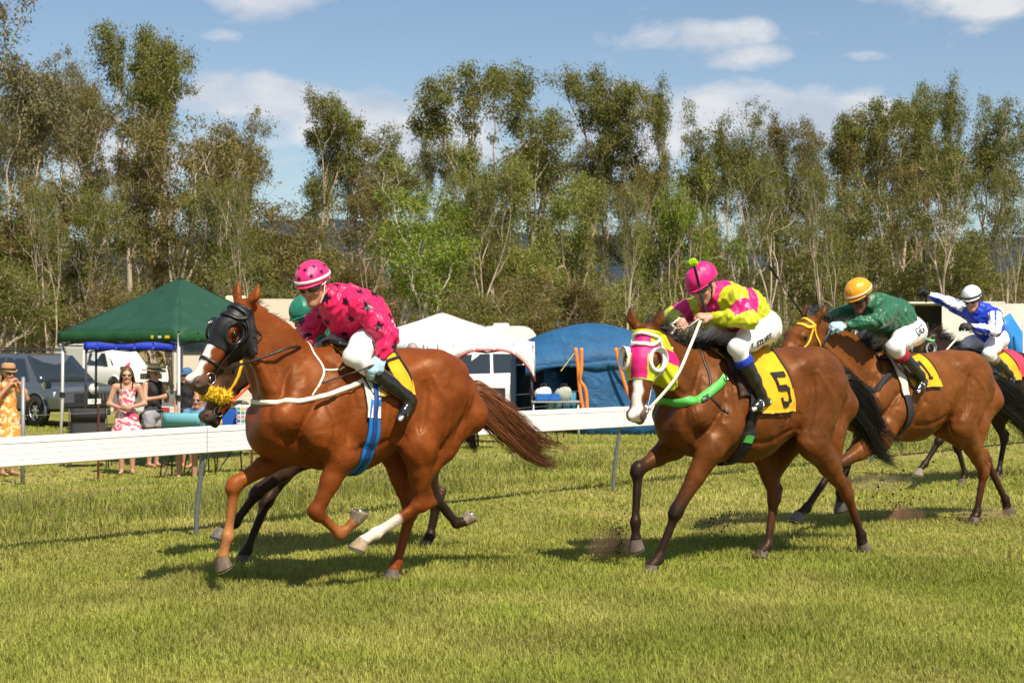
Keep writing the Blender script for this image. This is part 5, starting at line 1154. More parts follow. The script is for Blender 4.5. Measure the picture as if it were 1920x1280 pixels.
SP = [ # px, top, D, kind, leaf, bark, wide, label
 (-20, -20, 72, 'tallB', 'grey', 0, 330, 'tall grey-leaved gum cut off by the left edge of the picture'),
 (120, 92, 84, 'tallB', 'grey', 0, 160, 'thin-crowned gum just left of the tallest left tree'),
 (245, 42, 88, 'tallA', 'olive', 0, 175, 'tallest dark-topped gum rising behind the green gazebo'),
 (330, 85, 92, 'slimA', 'olive', 0, 135, 'dark gum crown at the right shoulder of the tallest left tree'),
 (300, 190, 78, 'multiB', 'brown', 0, 240, 'broad brown-olive tree with many pale stems above the green gazebo'),
 (60, 300, 76, 'multiA', 'brown', 1, 170, 'brown-olive tree over the dark grey car'),
 (170, 330, 74, 'multiB', 'olive', 0, 165, 'olive tree between the car and the green gazebo roof'),
 (475, 205, 90, 'tallB', 'brown', 0, 145, 'brown-olive gum left of the twin crown above the pink jockey'),
 (585, 165, 92, 'tallC', 'olive', 0, 150, 'rounded tall gum right above the pink jockey'),
 (650, 255, 96, 'slimB', 'grey', 0, 110, 'sparse grey gum right of the rounded gum'),
 (520, 330, 76, 'multiA', 'brown', 1, 165, 'twiggy brown tree behind the chestnut horse head'),
 (410, 350, 72, 'multiA', 'olive', 0, 150, 'olive tree right of the green gazebo peak'),
 (770, 300, 70, 'multiA', 'bright', 2, 190, 'bright green tree with white forked trunks behind the white gazebo'),
 (800, 262, 110, 'slimA', 'dark', 1, 90, 'small dark crown peeping over the bright green tree'),
 (930, 112, 98, 'tallA', 'olive', 0, 195, 'left half of the great open-crowned gum at the centre'),
 (1060, 126, 100, 'tallC', 'olive', 0, 175, 'right half of the great open-crowned gum at the centre'),
 (960, 265, 84, 'cone', 'pale', 1, 165, 'pale olive tree under the open-crowned gum'),
 (1085, 312, 74, 'cone', 'pale', 1, 165, 'pale yellow-green cone-shaped tree behind the blue tent'),
 (880, 335, 80, 'bushA', 'olive', 1, 140, 'olive shrub left of the pale cone trees'),
 (1245, 142, 98, 'slimA', 'olive', 0, 105, 'slender tall gum standing alone above the pink helmet'),
 (1190, 262, 100, 'slimB', 'dark', 1, 110, 'dark slim gum left of the slender tall one'),
 (1270, 330, 78, 'bushA', 'bright', 1, 135, 'yellow-green shrub behind the lime-silked jockey'),
 (1400, 192, 94, 'tallB', 'olive', 0, 170, 'full-crowned gum right of the slender tall one'),
 (1335, 245, 100, 'slimB', 'olive', 0, 110, 'half-hidden gum between the slender and the full-crowned one'),
 (1480, 250, 100, 'multiB', 'dark', 0, 140, 'dark multi-stemmed tree right of the full-crowned gum'),
 (1570, 222, 92, 'slimA', 'brown', 0, 120, 'pale-trunked gum above the gold helmet'),
 (1690, 176, 92, 'tallA', 'olive', 0, 165, 'broad olive gum right of the gold helmet'),
 (1785, 138, 96, 'slimA', 'olive', 0, 110, 'tallest gum on the right side'),
 (1865, 180, 90, 'slimB', 'olive', 0, 110, 'slim gum near the right edge with leaves down its trunk'),
 (1930, 495, 84, 'bushB', 'brown', 1, 150, 'brown scrub at the right edge'),
 (1620, 330, 80, 'multiB', 'olive', 0, 160, 'olive multi-stemmed tree behind the gold-capped jockey'),
 (1520, 380, 76, 'multiA', 'olive', 0, 150, 'forked pale-stemmed tree right of the lime jockey'),
 (1740, 400, 76, 'multiA', 'olive', 0, 160, 'low forked tree behind the raised whip'),
 (1830, 505, 80, 'bushB', 'brown', 1, 160, 'low brown scrub behind the white-helmeted jockey'),
 (1420, 505, 74, 'bushB', 'olive', 1, 170, 'low olive scrub right of the lime jockey'),
 (1340, 400, 82, 'multiB', 'olive', 0, 110, 'narrow olive sapling behind the lime jockey back'),
 (1180, 475, 74, 'bushB', 'pale', 1, 150, 'pale green scrub behind the hooded horse'),
 (1010, 505, 68, 'bushA', 'brown', 1, 190, 'brown-green scrub behind the blue tent roof'),
 (900, 505, 66, 'bushB', 'olive', 1, 190, 'olive scrub behind the caravan roof'),
 (660, 475, 84, 'bushA', 'brown', 1, 150, 'brown scrub right of the pink jockey'),
 (590, 505, 70, 'bushB', 'brown', 1, 160, 'brown scrub behind the pink helmet'),
 (470, 515, 68, 'bushA', 'olive', 1, 170, 'olive scrub behind the chestnut ears'),
 (330, 505, 70, 'bushB', 'olive', 1, 170, 'olive scrub behind the green gazebo peak'),
 (230, 525, 72, 'bushA', 'brown', 1, 170, 'brown scrub behind the green gazebo left slope'),
 (100, 515, 74, 'bushB', 'olive', 1, 170, 'olive scrub behind the dark grey car'),
 (10, 475, 70, 'bushA', 'olive', 1, 170, 'olive scrub at the left edge'),
 (40, 150, 98, 'tallB', 'olive', 1, 150, 'dark gum behind the grey-leaved one at the left edge'),
 (-60, 380, 60, 'multiA', 'olive', 0, 200, 'low leafy gum half out of the left edge'),
 (705, 235, 104, 'slimB', 'olive', 0, 110, 'thin gum left of the bright green tree'),
 (420, 240, 98, 'slimA', 'brown', 0, 120, 'thin brown gum between the two left tree groups'),
 (180, 150, 96, 'tallC', 'brown', 0, 150, 'brown-leaved gum just left of the tallest left tree'),
 (1000, 200, 108, 'slimB', 'olive', 0, 150, 'dark gum filling the middle of the open-crowned pair'),
 (1145, 255, 104, 'slimA', 'brown', 0, 100, 'thin brown gum left of the slender tall one'),
 (1460, 215, 104, 'slimA', 'brown', 0, 110, 'thin brown gum right of the full-crowned one'),
 (1635, 215, 100, 'slimB', 'olive', 0, 110, 'slim olive gum just right above the gold helmet'),
 (1740, 215, 100, 'slimB', 'brown', 0, 100, 'thin brown gum left of the tallest right-hand gum'),
 (20, 560, 64, 'slimA', 'olive', 0, 130, 'slender sapling by the left edge behind the car'),
]
for (px, top, D, kind, leaf, bark, wide, lab) in SP: tree(px, top, D, kind, leaf, bark, wide, label=lab)
ORD = 'first second third fourth fifth sixth seventh eighth ninth tenth eleventh twelfth thirteenth fourteenth fifteenth sixteenth seventeenth eighteenth nineteenth twentieth'.split()
ORD += ['twenty-'+o for o in ORD[:9]]+['thirtieth']+['thirty-'+o for o in ORD[:9]]+['fortieth']
POLES = [(95, 330), (205, 260), (395, 330), (462, 330), (690, 330), (905, 300), (1175, 330), (1225, 300), (1445, 290), (1555, 300), (1712, 290), (1768, 270), (1895, 300)]
for i, (px, top) in enumerate(POLES):
    tree(px, top, 64+8*((i*5) % 3), 'pole' if i % 3 else 'poleB', ('olive', 'brown', 'olive')[i % 3], (0, 1, 0)[i % 3], 78+12*(i % 3), label='slim pale-stemmed young gum in front of the wood, %s from the left edge' % ORD[i], group='slim pale-stemmed gums')
# the closed wood behind them, and the scrub in front of its stems
BACK = ['bushA', 'bushB', 'multiB', 'multiA']
for i, px in enumerate(range(-110, 2060, 66)):
    k = BACK[i % 4]; top = 475+50*math.sin(i*1.7)+30*math.sin(i*.6+1)+(90 if 640 < px < 740 else 0)
    tree(px, top, 118+10*(i % 3), k, ('dark', 'brown', 'olive')[i % 3], 1, 150, label='dim understorey tree of the back row, %s from the left edge' % ORD[i], group='back row of the closed wood')
for i, px in enumerate(range(-60, 2020, 190)):
    top = 592+20*math.sin(i*2.1)+14*math.sin(i*.9)
    tree(px+12*math.sin(i*3.3), top, 60+9*((i*7) % 4), 'bushA' if i % 2 else 'bushB', ('olive', 'brown', 'brown', 'pale', 'olive')[i % 5], 1, 120+30*(i % 3), label='low scrub bush in front of the gum stems, %s from the left edge' % ORD[i], group='scrub below the gums')
for i in range(9):                                             # the wood goes on past both edges of the picture
    for side in (-1, 1):
        px = -170-105*i if side < 0 else 2040+105*i
        tree(px, 150+60*math.sin(i*2.3)+(260 if i % 3 == 2 else 0), 84+9*(i % 4), ('tallB', 'slimA', 'multiB', 'tallA')[i % 4], ('olive', 'brown', 'grey')[i % 3], 0, 190, label='gum in the wood beyond the %s edge of the picture' % ('left' if side < 0 else 'right'), group='gums beyond the %s edge' % ('left' if side < 0 else 'right'))
# ------------------------------------------------------------------ showground: cars, gazebos, tent, chairs
GLASS = mat('car_glass', (.02, .026, .03), .06, .7, coat=.6); TYRE = mat('tyre', (.018, .018, .019), .85); RIM = mat('alloy_rim', (.55, .55, .57), .3, .5, metal=.9); CHROME = mat('chrome', (.75, .75, .77), .12, .5, metal=1); LAMPG = mat('lamp_glass', (.62, .65, .68), .1, .8, coat=.5); BLKP = mat('black_plastic', (.02, .02, .021), .6)
def wheel(root, x, y, r, w, side):
    m = MB(); n = 24; pr = [(-w/2, r*.62), (-w/2, r*.92), (-w*.35, r), (w*.35, r), (w/2, r*.92), (w/2, r*.62)]
    V = [(x+p[1]*math.cos(a), y+p[0], r+p[1]*math.sin(a)) for a in np.arange(n)*2*math.pi/n for p in pr]; k = len(pr)
    m.add(V, [(i*k+j, i*k+j+1, ((i+1) % n)*k+j+1, ((i+1) % n)*k+j) for i in range(n) for j in range(k-1)]); t = m.build('wheel', TYRE, root, True)
    yy = y+side*w*.30; d = MB(); d.add([(x, yy, r)]+[(x+r*.64*math.cos(a), yy, r+r*.64*math.sin(a)) for a in np.arange(n)*2*math.pi/n], [(0, i+1, (i+1) % n+1) for i in range(n)]); d.build('hub', mat('wheel_dark', (.03, .03, .03), .6), t)
    s = MB()
    for i in range(6):
        a = i*math.pi/3; c, q = math.cos(a), math.sin(a); s.add([(x+r*.1*c-r*.07*q, yy+side*.012, r+r*.1*q+r*.07*c), (x+r*.62*c-r*.1*q, yy+side*.004, r+r*.62*q+r*.1*c), (x+r*.62*c+r*.1*q, yy+side*.004, r+r*.62*q-r*.1*c), (x+r*.1*c+r*.07*q, yy+side*.012, r+r*.1*q-r*.07*c)], [(0, 1, 2, 3)])
    s.tube([(x+r*.63*math.cos(a), yy+side*.01, r+r*.63*math.sin(a)) for a in np.linspace(0, 2*math.pi, n+1)], r*.045, 6, cap=False); s.tube([(x, yy-.01, r), (x, yy+side*.025, r)], r*.12, 10); s.build('rim', RIM, t, True)
def car(name, loc, rz, label, paint, prof, L, Wd, wb, wr=.36, group=None, glass=(), screen=None, rear=None, cat='car', plate=None, extra=None, lights=True, fascia=True):
    """lofted body: prof = stations (x, z_bottom, z_belt, z_roof_edge, z_roof, half width belt, half width roof)"""
    root = empty(name, loc, rz, label, cat, group); V = []; k = 0
    for (x, zb, zt, ze, zr, w, wr_) in prof:
        half = [(w*.80, zb), (w*.97, zb+.08), (w*1.0, zb+.30), (w*.985, (zb+zt)/2+.12), (w*.955, zt-.04), (w*.925, zt), (wr_, ze), (wr_*.86, zr-.012), (wr_*.45, zr), (0, zr+.005)]
        r = [(x, y, z) for y, z in half]+[(x, -y, z) for y, z in half[-2::-1]]; k = len(r); V += r
    n = len(prof); Q = [(i*k+j, i*k+j+1, (i+1)*k+j+1, (i+1)*k+j) for i in range(n-1) for j in range(k-1)]+[(i*k+k-1, i*k, (i+1)*k, (i+1)*k+k-1) for i in range(n-1)]+[tuple(range(k))[::-1], tuple((n-1)*k+j for j in range(k))]
    me = bpy.data.meshes.new('body'); me.from_pydata(V, [], Q); me.update(); bo = link('body', me, paint, root); me.set_sharp_from_angle(angle=R(32))
    st = {p[0]: p for p in prof}
    def at(x, t, s):                                             # point on the glass line: t 0 belt .. 1 roof edge
        xs = [p[0] for p in prof]; f = lambda i: float(np.interp(x, xs[::1] if xs[0] < xs[-1] else xs[::-1], [p[i] for p in (prof if xs[0] < xs[-1] else prof[::-1])])); w = f(5)*.925; return Vector((x, s*(w+(f(6)-w)*t+.006), f(2)+(f(3)-f(2))*t))
    for s in (1, -1):
        for quad in glass:
            P = [at(x, t, s) for x, t in quad]; m = MB(); m.add(P, [tuple(range(len(P)))]); m.build('side_window', GLASS, root)
    for nm, q in (('windscreen', screen), ('rear_window', rear)):
        if q:
            (x0, z0, w0), (x1, z1, w1) = q; G = [[(x0+(x1-x0)*i/4, (w0+(w1-w0)*i/4)*y, z0+(z1-z0)*i/4-.05*(abs(y)**2)*0) for y in np.linspace(-1, 1, 7)] for i in range(5)]
            MB().sheet(G, .012).build(nm, GLASS, root, True)
    for x in (wb/2, -wb/2):
        for s in (1, -1):
            n2 = 20; yv = s*(Wd/2*.985+.004); dm = MB(); dm.add([(x, yv, wr)]+[(x+wr*1.16*math.cos(a), yv, wr+wr*1.16*math.sin(a)) for a in np.linspace(-.35, math.pi+.35, n2)], [(0, i+1, i+2) if s > 0 else (0, i+2, i+1) for i in range(n2-1)]); dm.build('wheel_arch', mat('arch_dark', (.006, .006, .006), .9), root)
            MB().tube([(x+wr*1.16*math.cos(a), s*(Wd/2*.985+.005), wr+wr*1.16*math.sin(a)) for a in np.linspace(-.35, math.pi+.35, n2)], .035, 6).build('wheel_arch_flare', paint, root, True)
            wheel(root, x, s*(Wd/2-.09), wr, .24, s)
    if fascia:
        xf = prof[0][0]; zt = prof[0][2]
        for s in (1, -1):
            if lights: MB().sheet([[(xf-.02-.26*a, s*(Wd/2*(.52+.44*a)), zt-.08-.0*a+.17*b) for b in np.linspace(-.5, .5, 3)] for a in np.linspace(0, 1, 5)], .03).build('headlight', LAMPG, root, True)
            MB().box((xf-.30, s*(Wd/2+.13), zt+.16), (.12, .22, .16)).build('mirror', CHROME, root, bevel=.03)
            MB().box((xf-1.9, s*(Wd/2*.965), zt-.12), (.18, .03, .035)).build('door_handle', CHROME, root, bevel=.008)
            for xx in (xf-1.15, xf-2.2, xf-3.1): MB().tube([(xx, s*(Wd/2*.992), .5), (xx-.02, s*(Wd/2*.995), .8), (xx, s*(Wd/2*.958), zt-.03)], .006, 4).build('door_seam', BLKP, root)
        g = MB()
        for i in range(9): g.box((xf+.012, -.42+i*.105, zt-.14), (.03, .035, .17))
        g.build('grille', CHROME, root); MB().box((xf+.004, 0, zt-.14), (.02, 1.0, .2)).build('grille_backing', BLKP, root)
        MB().box((xf+.03, 0, .52), (.12, Wd*.86, .13)).build('bumper', BLKP, root, bevel=.03)
        MB().box((xf+.10, 0, .60), (.012, .37, .12)).build('number_plate', mat('plate_white', (.75, .75, .72), .5), root)
    if plate:
        cu = None; VF = text_polys(plate, .10, .2); V2, F2 = VF; P = np.stack([np.full(len(V2), prof[0][0]+.108), V2[:, 0], .60+V2[:, 1]], 1); link('plate_lettering', mesh_np('plate_lettering', P, F2), PRINT, root)
    if extra: extra(root)
    return root
def suv_prof(L, belt=1.08, roof=1.78, hood=1.02, front=.42):
    h = L/2
    return [(h, .42, hood-.10, hood-.09, hood-.08, .80, .66), (h-.10, .36, hood, hood+.01, hood+.02, .88, .74), (h-.85, .34, belt-.02, belt-.01, belt+.01, .925, .78), (h-1.05, .33, belt, belt+.01, belt+.03, .93, .80), (h-1.75, .33, belt+.02, roof-.10, roof-.05, .935, .70), (h-2.2, .33, belt+.03, roof-.06, roof, .935, .71), (-h+1.0, .33, belt+.05, roof-.07, roof-.01, .935, .71), (-h+.35, .36, belt+.06, roof-.12, roof-.06, .925, .69), (-h+.08, .40, belt+.05, belt+.10, belt+.14, .90, .66), (-h, .5, belt-.05, belt, belt+.01, .84, .64)]
CARGREY = mat('dark_grey_car_paint', (.11, .125, .15), .25, .5, metal=.35, coat=1.0); CARWHITE = mat('white_car_paint', (.78, .78, .77), .3, .5, coat=.5)
def rack(zr, x0, x1, w, n=2):
    def f(root):
        for x in np.linspace(x0, x1, n): MB().box((x, 0, zr+.10), (.05, w, .035)).build('roof_rack_bar', BLKP, root)
        for s in (1, -1): MB().tube([(x0+.2, s*w*.42, zr-.02), (x0+.15, s*w*.42, zr+.05), (x1-.15, s*w*.42, zr+.05), (x1-.2, s*w*.42, zr-.02)], .02, 6).build('roof_rail', BLKP, root, True)
    return f
def gzf(x, y): return float(gz(x, y))
def place(px, D): x = PX(px, D); return (x, D, gzf(x, D))
car('parked_car', place(66, 40.5), R(-40), 'dark grey four-wheel drive parked behind the spectators at left', CARGREY, suv_prof(4.8, 1.04, 1.76, .94), 4.8, 1.87, 2.8, .38, 'cars on the showground',
    glass=[[(1.0, .10), (.62, .93), (-.12, .93), (-.12, .08)], [(-.2, .08), (-.2, .93), (-.95, .92), (-.95, .1)], [(-1.05, .12), (-1.05, .9), (-1.75, .85), (-1.9, .2)]], screen=((1.36, 1.085, .80), (.64, 1.70, .66)), plate='III.III', extra=lambda r: (rack(1.78, .3, -1.3, 1.35)(r), MB().tube([(2.44, .0, .90), (2.50, .0, .90)], .13, 18).build('badge', mat('badge_pale', (.62, .62, .60), .5), r, True)))
def canopy_box(root):
    MB().box((-1.45, 0, 1.42), (2.0, 1.72, .98)).build('tray_canopy', CARWHITE, root, bevel=.04)
    for y in (-.7, .7): MB().tube([(-2.5, y, 2.02), (.7, y, 2.02)], .025, 6).build('roof_rail', CHROME, root, True)
    for x in (-2.2, -1.2, -.2): MB().box((x, 0, 2.0), (.05, 1.5, .04)).build('roof_rack_bar', CARWHITE, root)
    MB().tube([(-2.4, .35, 2.07), (.5, .35, 2.07)], .05, 8).build('awning_roll', mat('green_roll', (.12, .22, .16), .7), root, True)
car('white_ute', place(205, 62), R(-40), 'white utility with canopy and roof rack behind the dark grey car', CARWHITE, [(2.6, .45, .95, .96, .97, .82, .68), (2.5, .4, 1.05, 1.06, 1.07, .9, .75), (1.55, .38, 1.12, 1.13, 1.15, .93, .78), (1.35, .38, 1.13, 1.14, 1.17, .93, .8), (.75, .38, 1.14, 1.72, 1.78, .93, .72), (.3, .38, 1.14, 1.76, 1.82, .93, .73), (-.35, .38, 1.14, 1.74, 1.8, .93, .72), (-.42, .38, 1.10, 1.12, 1.14, .93, .8), (-2.5, .45, 1.1, 1.12, 1.13, .9, .8)], 5.1, 1.87, 3.1, .38, 'cars on the showground', glass=[[(1.1, .1), (.75, .9), (-.25, .9), (-.25, .1)]], screen=((1.3, 1.19, .8), (.78, 1.7, .68)), extra=canopy_box, cat='ute')
car('parked_car', place(905, 46), R(188), 'white four-wheel drive seen through the white gazebo arch', CARWHITE, suv_prof(4.9, 1.1, 1.85), 4.9, 1.88, 2.85, .39, 'cars on the showground', glass=[[(1.0, .10), (.62, .93), (-.12, .93), (-.12, .08)], [(-.2, .08), (-.2, .93), (-1.05, .92), (-1.05, .1)], [(-1.15, .12), (-1.15, .9), (-1.9, .85), (-2.0, .2)]], screen=((1.38, 1.14, .80), (.68, 1.78, .66)), rear=((-2.38, 1.28, .68), (-2.15, 1.72, .62)), extra=lambda r: [MB().box((-2.40, s*.80, 1.05), (.05, .16, .3)).build('tail_light', mat('red_lamp', (.5, .01, .01), .25), r, bevel=.01) for s in (1, -1)])
def trailer():
    x, y, z = place(325, 34); o = empty('box_trailer', (x, y, z), R(-20), 'low grey box trailer with red lamps behind the spectators', 'trailer'); gm = mat('trailer_grey', (.20, .21, .22), .6, noise=.2, nscale=6)
    MB().box((0, 0, .62), (1.5, 2.3, .06)).build('floor', gm, o); 
    for yy in (-1.15, 1.15): MB().box((0, yy, .80), (1.5, .04, .34)).build('side_panel', gm, o)
    for xx in (-.75, .75): MB().box((xx, 0, .80), (.04, 2.3, .34)).build('end_panel', gm, o)
    MB().box((0, -1.18, .66), (1.5, .03, .12)).build('rear_beam', mat('plate_white'), o)
    for xx in (-.55, .55): MB().box((xx, -1.20, .66), (.22, .03, .08)).build('tail_light', mat('red_lamp'), o)
    MB().box((.1, -1.205, .66), (.36, .02, .11)).build('number_plate', mat('plate_white'), o)
    for s in (1, -1): wheel(o, .0, s*.85+0, .32, .2, s)
    MB().tube([(.3, .4, 1.0), (.3, .4, 1.02)], .30, 18).build('spare_wheel', TYRE, o, True)
trailer()
FRAMEW = mat('gazebo_frame', (.62, .62, .60), .4, .5, metal=.3)
def gazebo(loc, rz, half, eave, apex, val, m, label, legs=(0, 1, 2, 3), valm=None, arch=None, nm='gazebo', legm=None, trim=None, sagk=.10):
    """pop-up gazebo: four sagging roof panels, valance, legs and truss"""
    root = empty(nm, loc, rz, label, 'gazebo', 'gazebos on the showground'); C = [(-half, -half), (half, -half), (half, half), (-half, half)]
    for i in range(4):
        a, b = A(*C[i], eave), A(*C[(i+1) % 4], eave); G = []
        for t in np.linspace(0, 1, 11):
            row = []
            for u in np.linspace(0, 1, 13):
                p = (a*(1-u)+b*u)*(1-t)+A(0, 0, apex)*t; sag = sagk*(math.sin(t*math.pi)*.6+.25*(1-t)*math.sin(u*math.pi)*0); ridge = abs(u-.5)*2
                p[2] -= sag*(1-ridge**4*.6)+.04*math.sin(u*21+t*9)*(1-t)*t; row.append(p)
            G.append(row)
        MB().sheet(G, .004).build('roof_panel', m, root, True)
        out = un(A((a[0]+b[0]), (a[1]+b[1]), 0)); V = []
        for u in np.linspace(0, 1, 25):
            p = a*(1-u)+b*u; w = .012*(1+math.sin(u*29+i))+.008*(1+math.sin(u*61)); d = val if arch is None else val+arch*(abs(u-.5)*2)**3.2
            V.append([p+out*(.012+.004)+A(0, 0, .014), p+out*(.012+w*.5)+A(0, 0, -d*.5), p+out*(.012+w)+A(0, 0, -d)])
        MB().sheet(V, .003).build('valance', valm or m, root, True)
        if trim: MB().tube([v[2]+A(0, 0, -.004) for v in V], .014, 5).build('valance_trim', trim, root, True)
        mid = (a+b)/2; z0 = eave-.10; tr = MB()
        for (p, q) in ((a+A(0, 0, -.08), mid+A(0, 0, -.20)), (b+A(0, 0, -.08), mid+A(0, 0, -.20)), (a+A(0, 0, -.22), mid+A(0, 0, -.06)), (b+A(0, 0, -.22), mid+A(0, 0, -.06))): tr.tube([p*.97+A(0, 0, p[2]*.03), q*.97+A(0, 0, q[2]*.03)], .014, 4)
        tr.build('truss', mat('dark_frame', (.04, .04, .05), .5), root)
    for i in legs:
        x, y = C[i]; lg = MB().tube([(x*.97, y*.97, eave-.02), (x*.975, y*.975, 1.0), (x*1.0, y*1.0, 0)], .026, 8).build('leg', legm or FRAMEW, root, True); MB().box((x, y, .01), (.12, .12, .02)).build('foot', BLKP, lg); MB().box((x*.975, y*.975, eave*.52), (.07, .07, .09)).build('slider', BLKP, lg)
    return root
GREENT = mat('green_canopy', (.014, .060, .038), .7, .3, noise=.15, nscale=3, bump=.2, bscale=12); GREENV = mat('green_valance', (.012, .07, .024), .7, .3, noise=.1, nscale=4); BLUET = mat('blue_tarp', (.012, .035, .40), .6, .3)
gx, gy = PX(338, 27.5), 27.5; gzz = gzf(gx, gy)
gg = gazebo((gx, gy, gzz), R(45+11), 1.42, PZ(622, 27)-gzz, PZ(520, 27.5)-gzz, .17, GREENT, 'dark green pop-up gazebo with white legs at left', valm=GREENV, sagk=.07)
def gaz_logo():
    # small yellow maker's mark on the valance facing left
    h = 1.42; e = PZ(622, 27)-gzz
    for i in (0, 3):
        pass
    for (u, w, hgt, c) in ((.80, .05, .05, (.85, .62, .02)), (.86, .07, .035, (.75, .75, .7)), (.92, .10, .045, (.85, .62, .02))):
        MB().box((-h-.032, h-2*h*u, e-.09), (.006, w, hgt)).build('logo', mat('logo_%.2f' % c[1], c, .6), gg)
gaz_logo()
bx, by = PX(250, 36), 36; bz = gzf(bx, by)
gazebo((bx, by, bz), R(8), .95, PZ(642, 36)-bz, PZ(600, 36)-bz, .16, BLUET, 'blue shade canopy under and behind the green gazebo', legm=mat('dark_frame', (.04, .04, .05), .5))
WHITET = mat('white_canopy', (.74, .75, .78), .65, .3, noise=.04, nscale=3, bump=.2, bscale=9)
wx, wy = PX(829, 32), 32; wz = gzf(wx, wy)
wg = gazebo((wx, wy, wz), R(45), 1.30, PZ(642, 32)-wz, PZ(586, 32)-wz, .15, WHITET, 'white pop-up gazebo with arched valance behind the chestnut horse', arch=.62, trim=mat('red_trim', (.42, .02, .02), .6), legm=mat('dark_frame'), sagk=.05)
def red_peak():
    e = PZ(586, 32)-wz; h = 1.3; ev = PZ(642, 32)-wz; G = []
    for t in (.80, .99):
        G.append([((1-t)*h+.012, -h*(1-t)*u*1.0, ev+(e-ev)*t+.002) for u in np.linspace(.95, -.95, 5)])
    MB().sheet(G, .006).build('red_peak_panel', mat('red_panel', (.55, .02, .025), .6), wg, True)
red_peak()
def print_on(txt, size, c, ex, ey, m, parent, name='lettering'):
    V, Fs = text_polys(txt, size, 9); P = A(*c)+V[:, :1]*A(*ex)+V[:, 1:2]*A(*ey); return link(name, mesh_np(name, P, Fs), m, parent, smooth=False)
for k_, (yy, ww, hh_) in enumerate(((.62, .07, .05), (.71, .05, .04), (.785, .06, .075), (.86, .05, .04), (.93, .07, .045))): MB().box((1.3+.055, yy, PZ(642, 32)-wz-.07-.01*k_*0), (.006, ww, hh_)).build('maker_mark', mat('dark_print', (.03, .03, .04), .7), wg)
def caravan(name, loc, rz, L, Wd, H, m, label, cat='caravan', win=True, round_=.45):
    root = empty(name, loc, rz, label, cat); n = 10; prof = []
    r = round_
    for (cx, cz, a0) in ((L/2-r, .45+.12, -90), (L/2-r, H-r, 0), (-L/2+r, H-r, 90), (-L/2+.12, .45+.12, 180)):
        rr = r if cz > 1 else .12
        for a in np.linspace(a0, a0+90, 7): prof.append((cx+rr*math.cos(R(a)) if cz > 1 else cx+(r-.12 if cx > 0 else 0)+.12*math.cos(R(a)), cz+rr*math.sin(R(a))))
    k = len(prof); V = [(x, y, z) for y in (-Wd/2, -Wd/2+.03, Wd/2-.03, Wd/2) for x, z in prof]
    Q = [(i*k+j, i*k+(j+1) % k, (i+1)*k+(j+1) % k, (i+1)*k+j) for i in range(3) for j in range(k)]+[tuple(range(k))[::-1], tuple(3*k+j for j in range(k))]
    me = bpy.data.meshes.new('shell'); me.from_pydata(V, [], Q); me.update(); link('shell', me, m, root, smooth=False); me.set_sharp_from_angle(angle=R(30))
    for s in (1, -1):
        if win:
            for x in (-L*.28, L*.22):
                w = MB().box((x, s*(Wd/2+.006), H*.66), (.95, .02, .5)).build('window', GLASS, root, bevel=.008); MB().tube([(x-.5, s*(Wd/2+.018), H*.66-.27), (x+.5, s*(Wd/2+.018), H*.66-.27), (x+.5, s*(Wd/2+.018), H*.66+.27), (x-.5, s*(Wd/2+.018), H*.66+.27), (x-.5, s*(Wd/2+.018), H*.66-.27)], .02, 4).build('frame', BLKP, w)
        MB().box((0, s*(Wd/2+.004), .95), (L*.96, .012, .06)).build('stripe', mat('stripe_grey', (.35, .33, .30), .6), root); wheel(root, 0, s*(Wd/2-.1), .33, .2, s)
    MB().box((-L*.05, 0, H+.04), (.5, .4, .12)).build('roof_vent', m, root, bevel=.02)
    return root
CREAM = mat('cream_paint', (.62, .55, .44), .45, .4, coat=.3); WPAINT = mat('white_panel', (.76, .75, .72), .45, .4, noise=.06, nscale=2)
caravan('caravan', place(945, 52), R(4), 2.0, 2.1, PZ(612, 52)-gzf(PX(925, 52), 52), WPAINT, 'white rounded caravan roof behind the white gazebo', round_=.5)
caravan('camper_van', place(455, 40), R(6), 3.2, 1.9, PZ(562, 40)-gzf(PX(455, 40), 40), CREAM, 'cream camper roof between the chestnut head and the pink jockey', round_=.35)
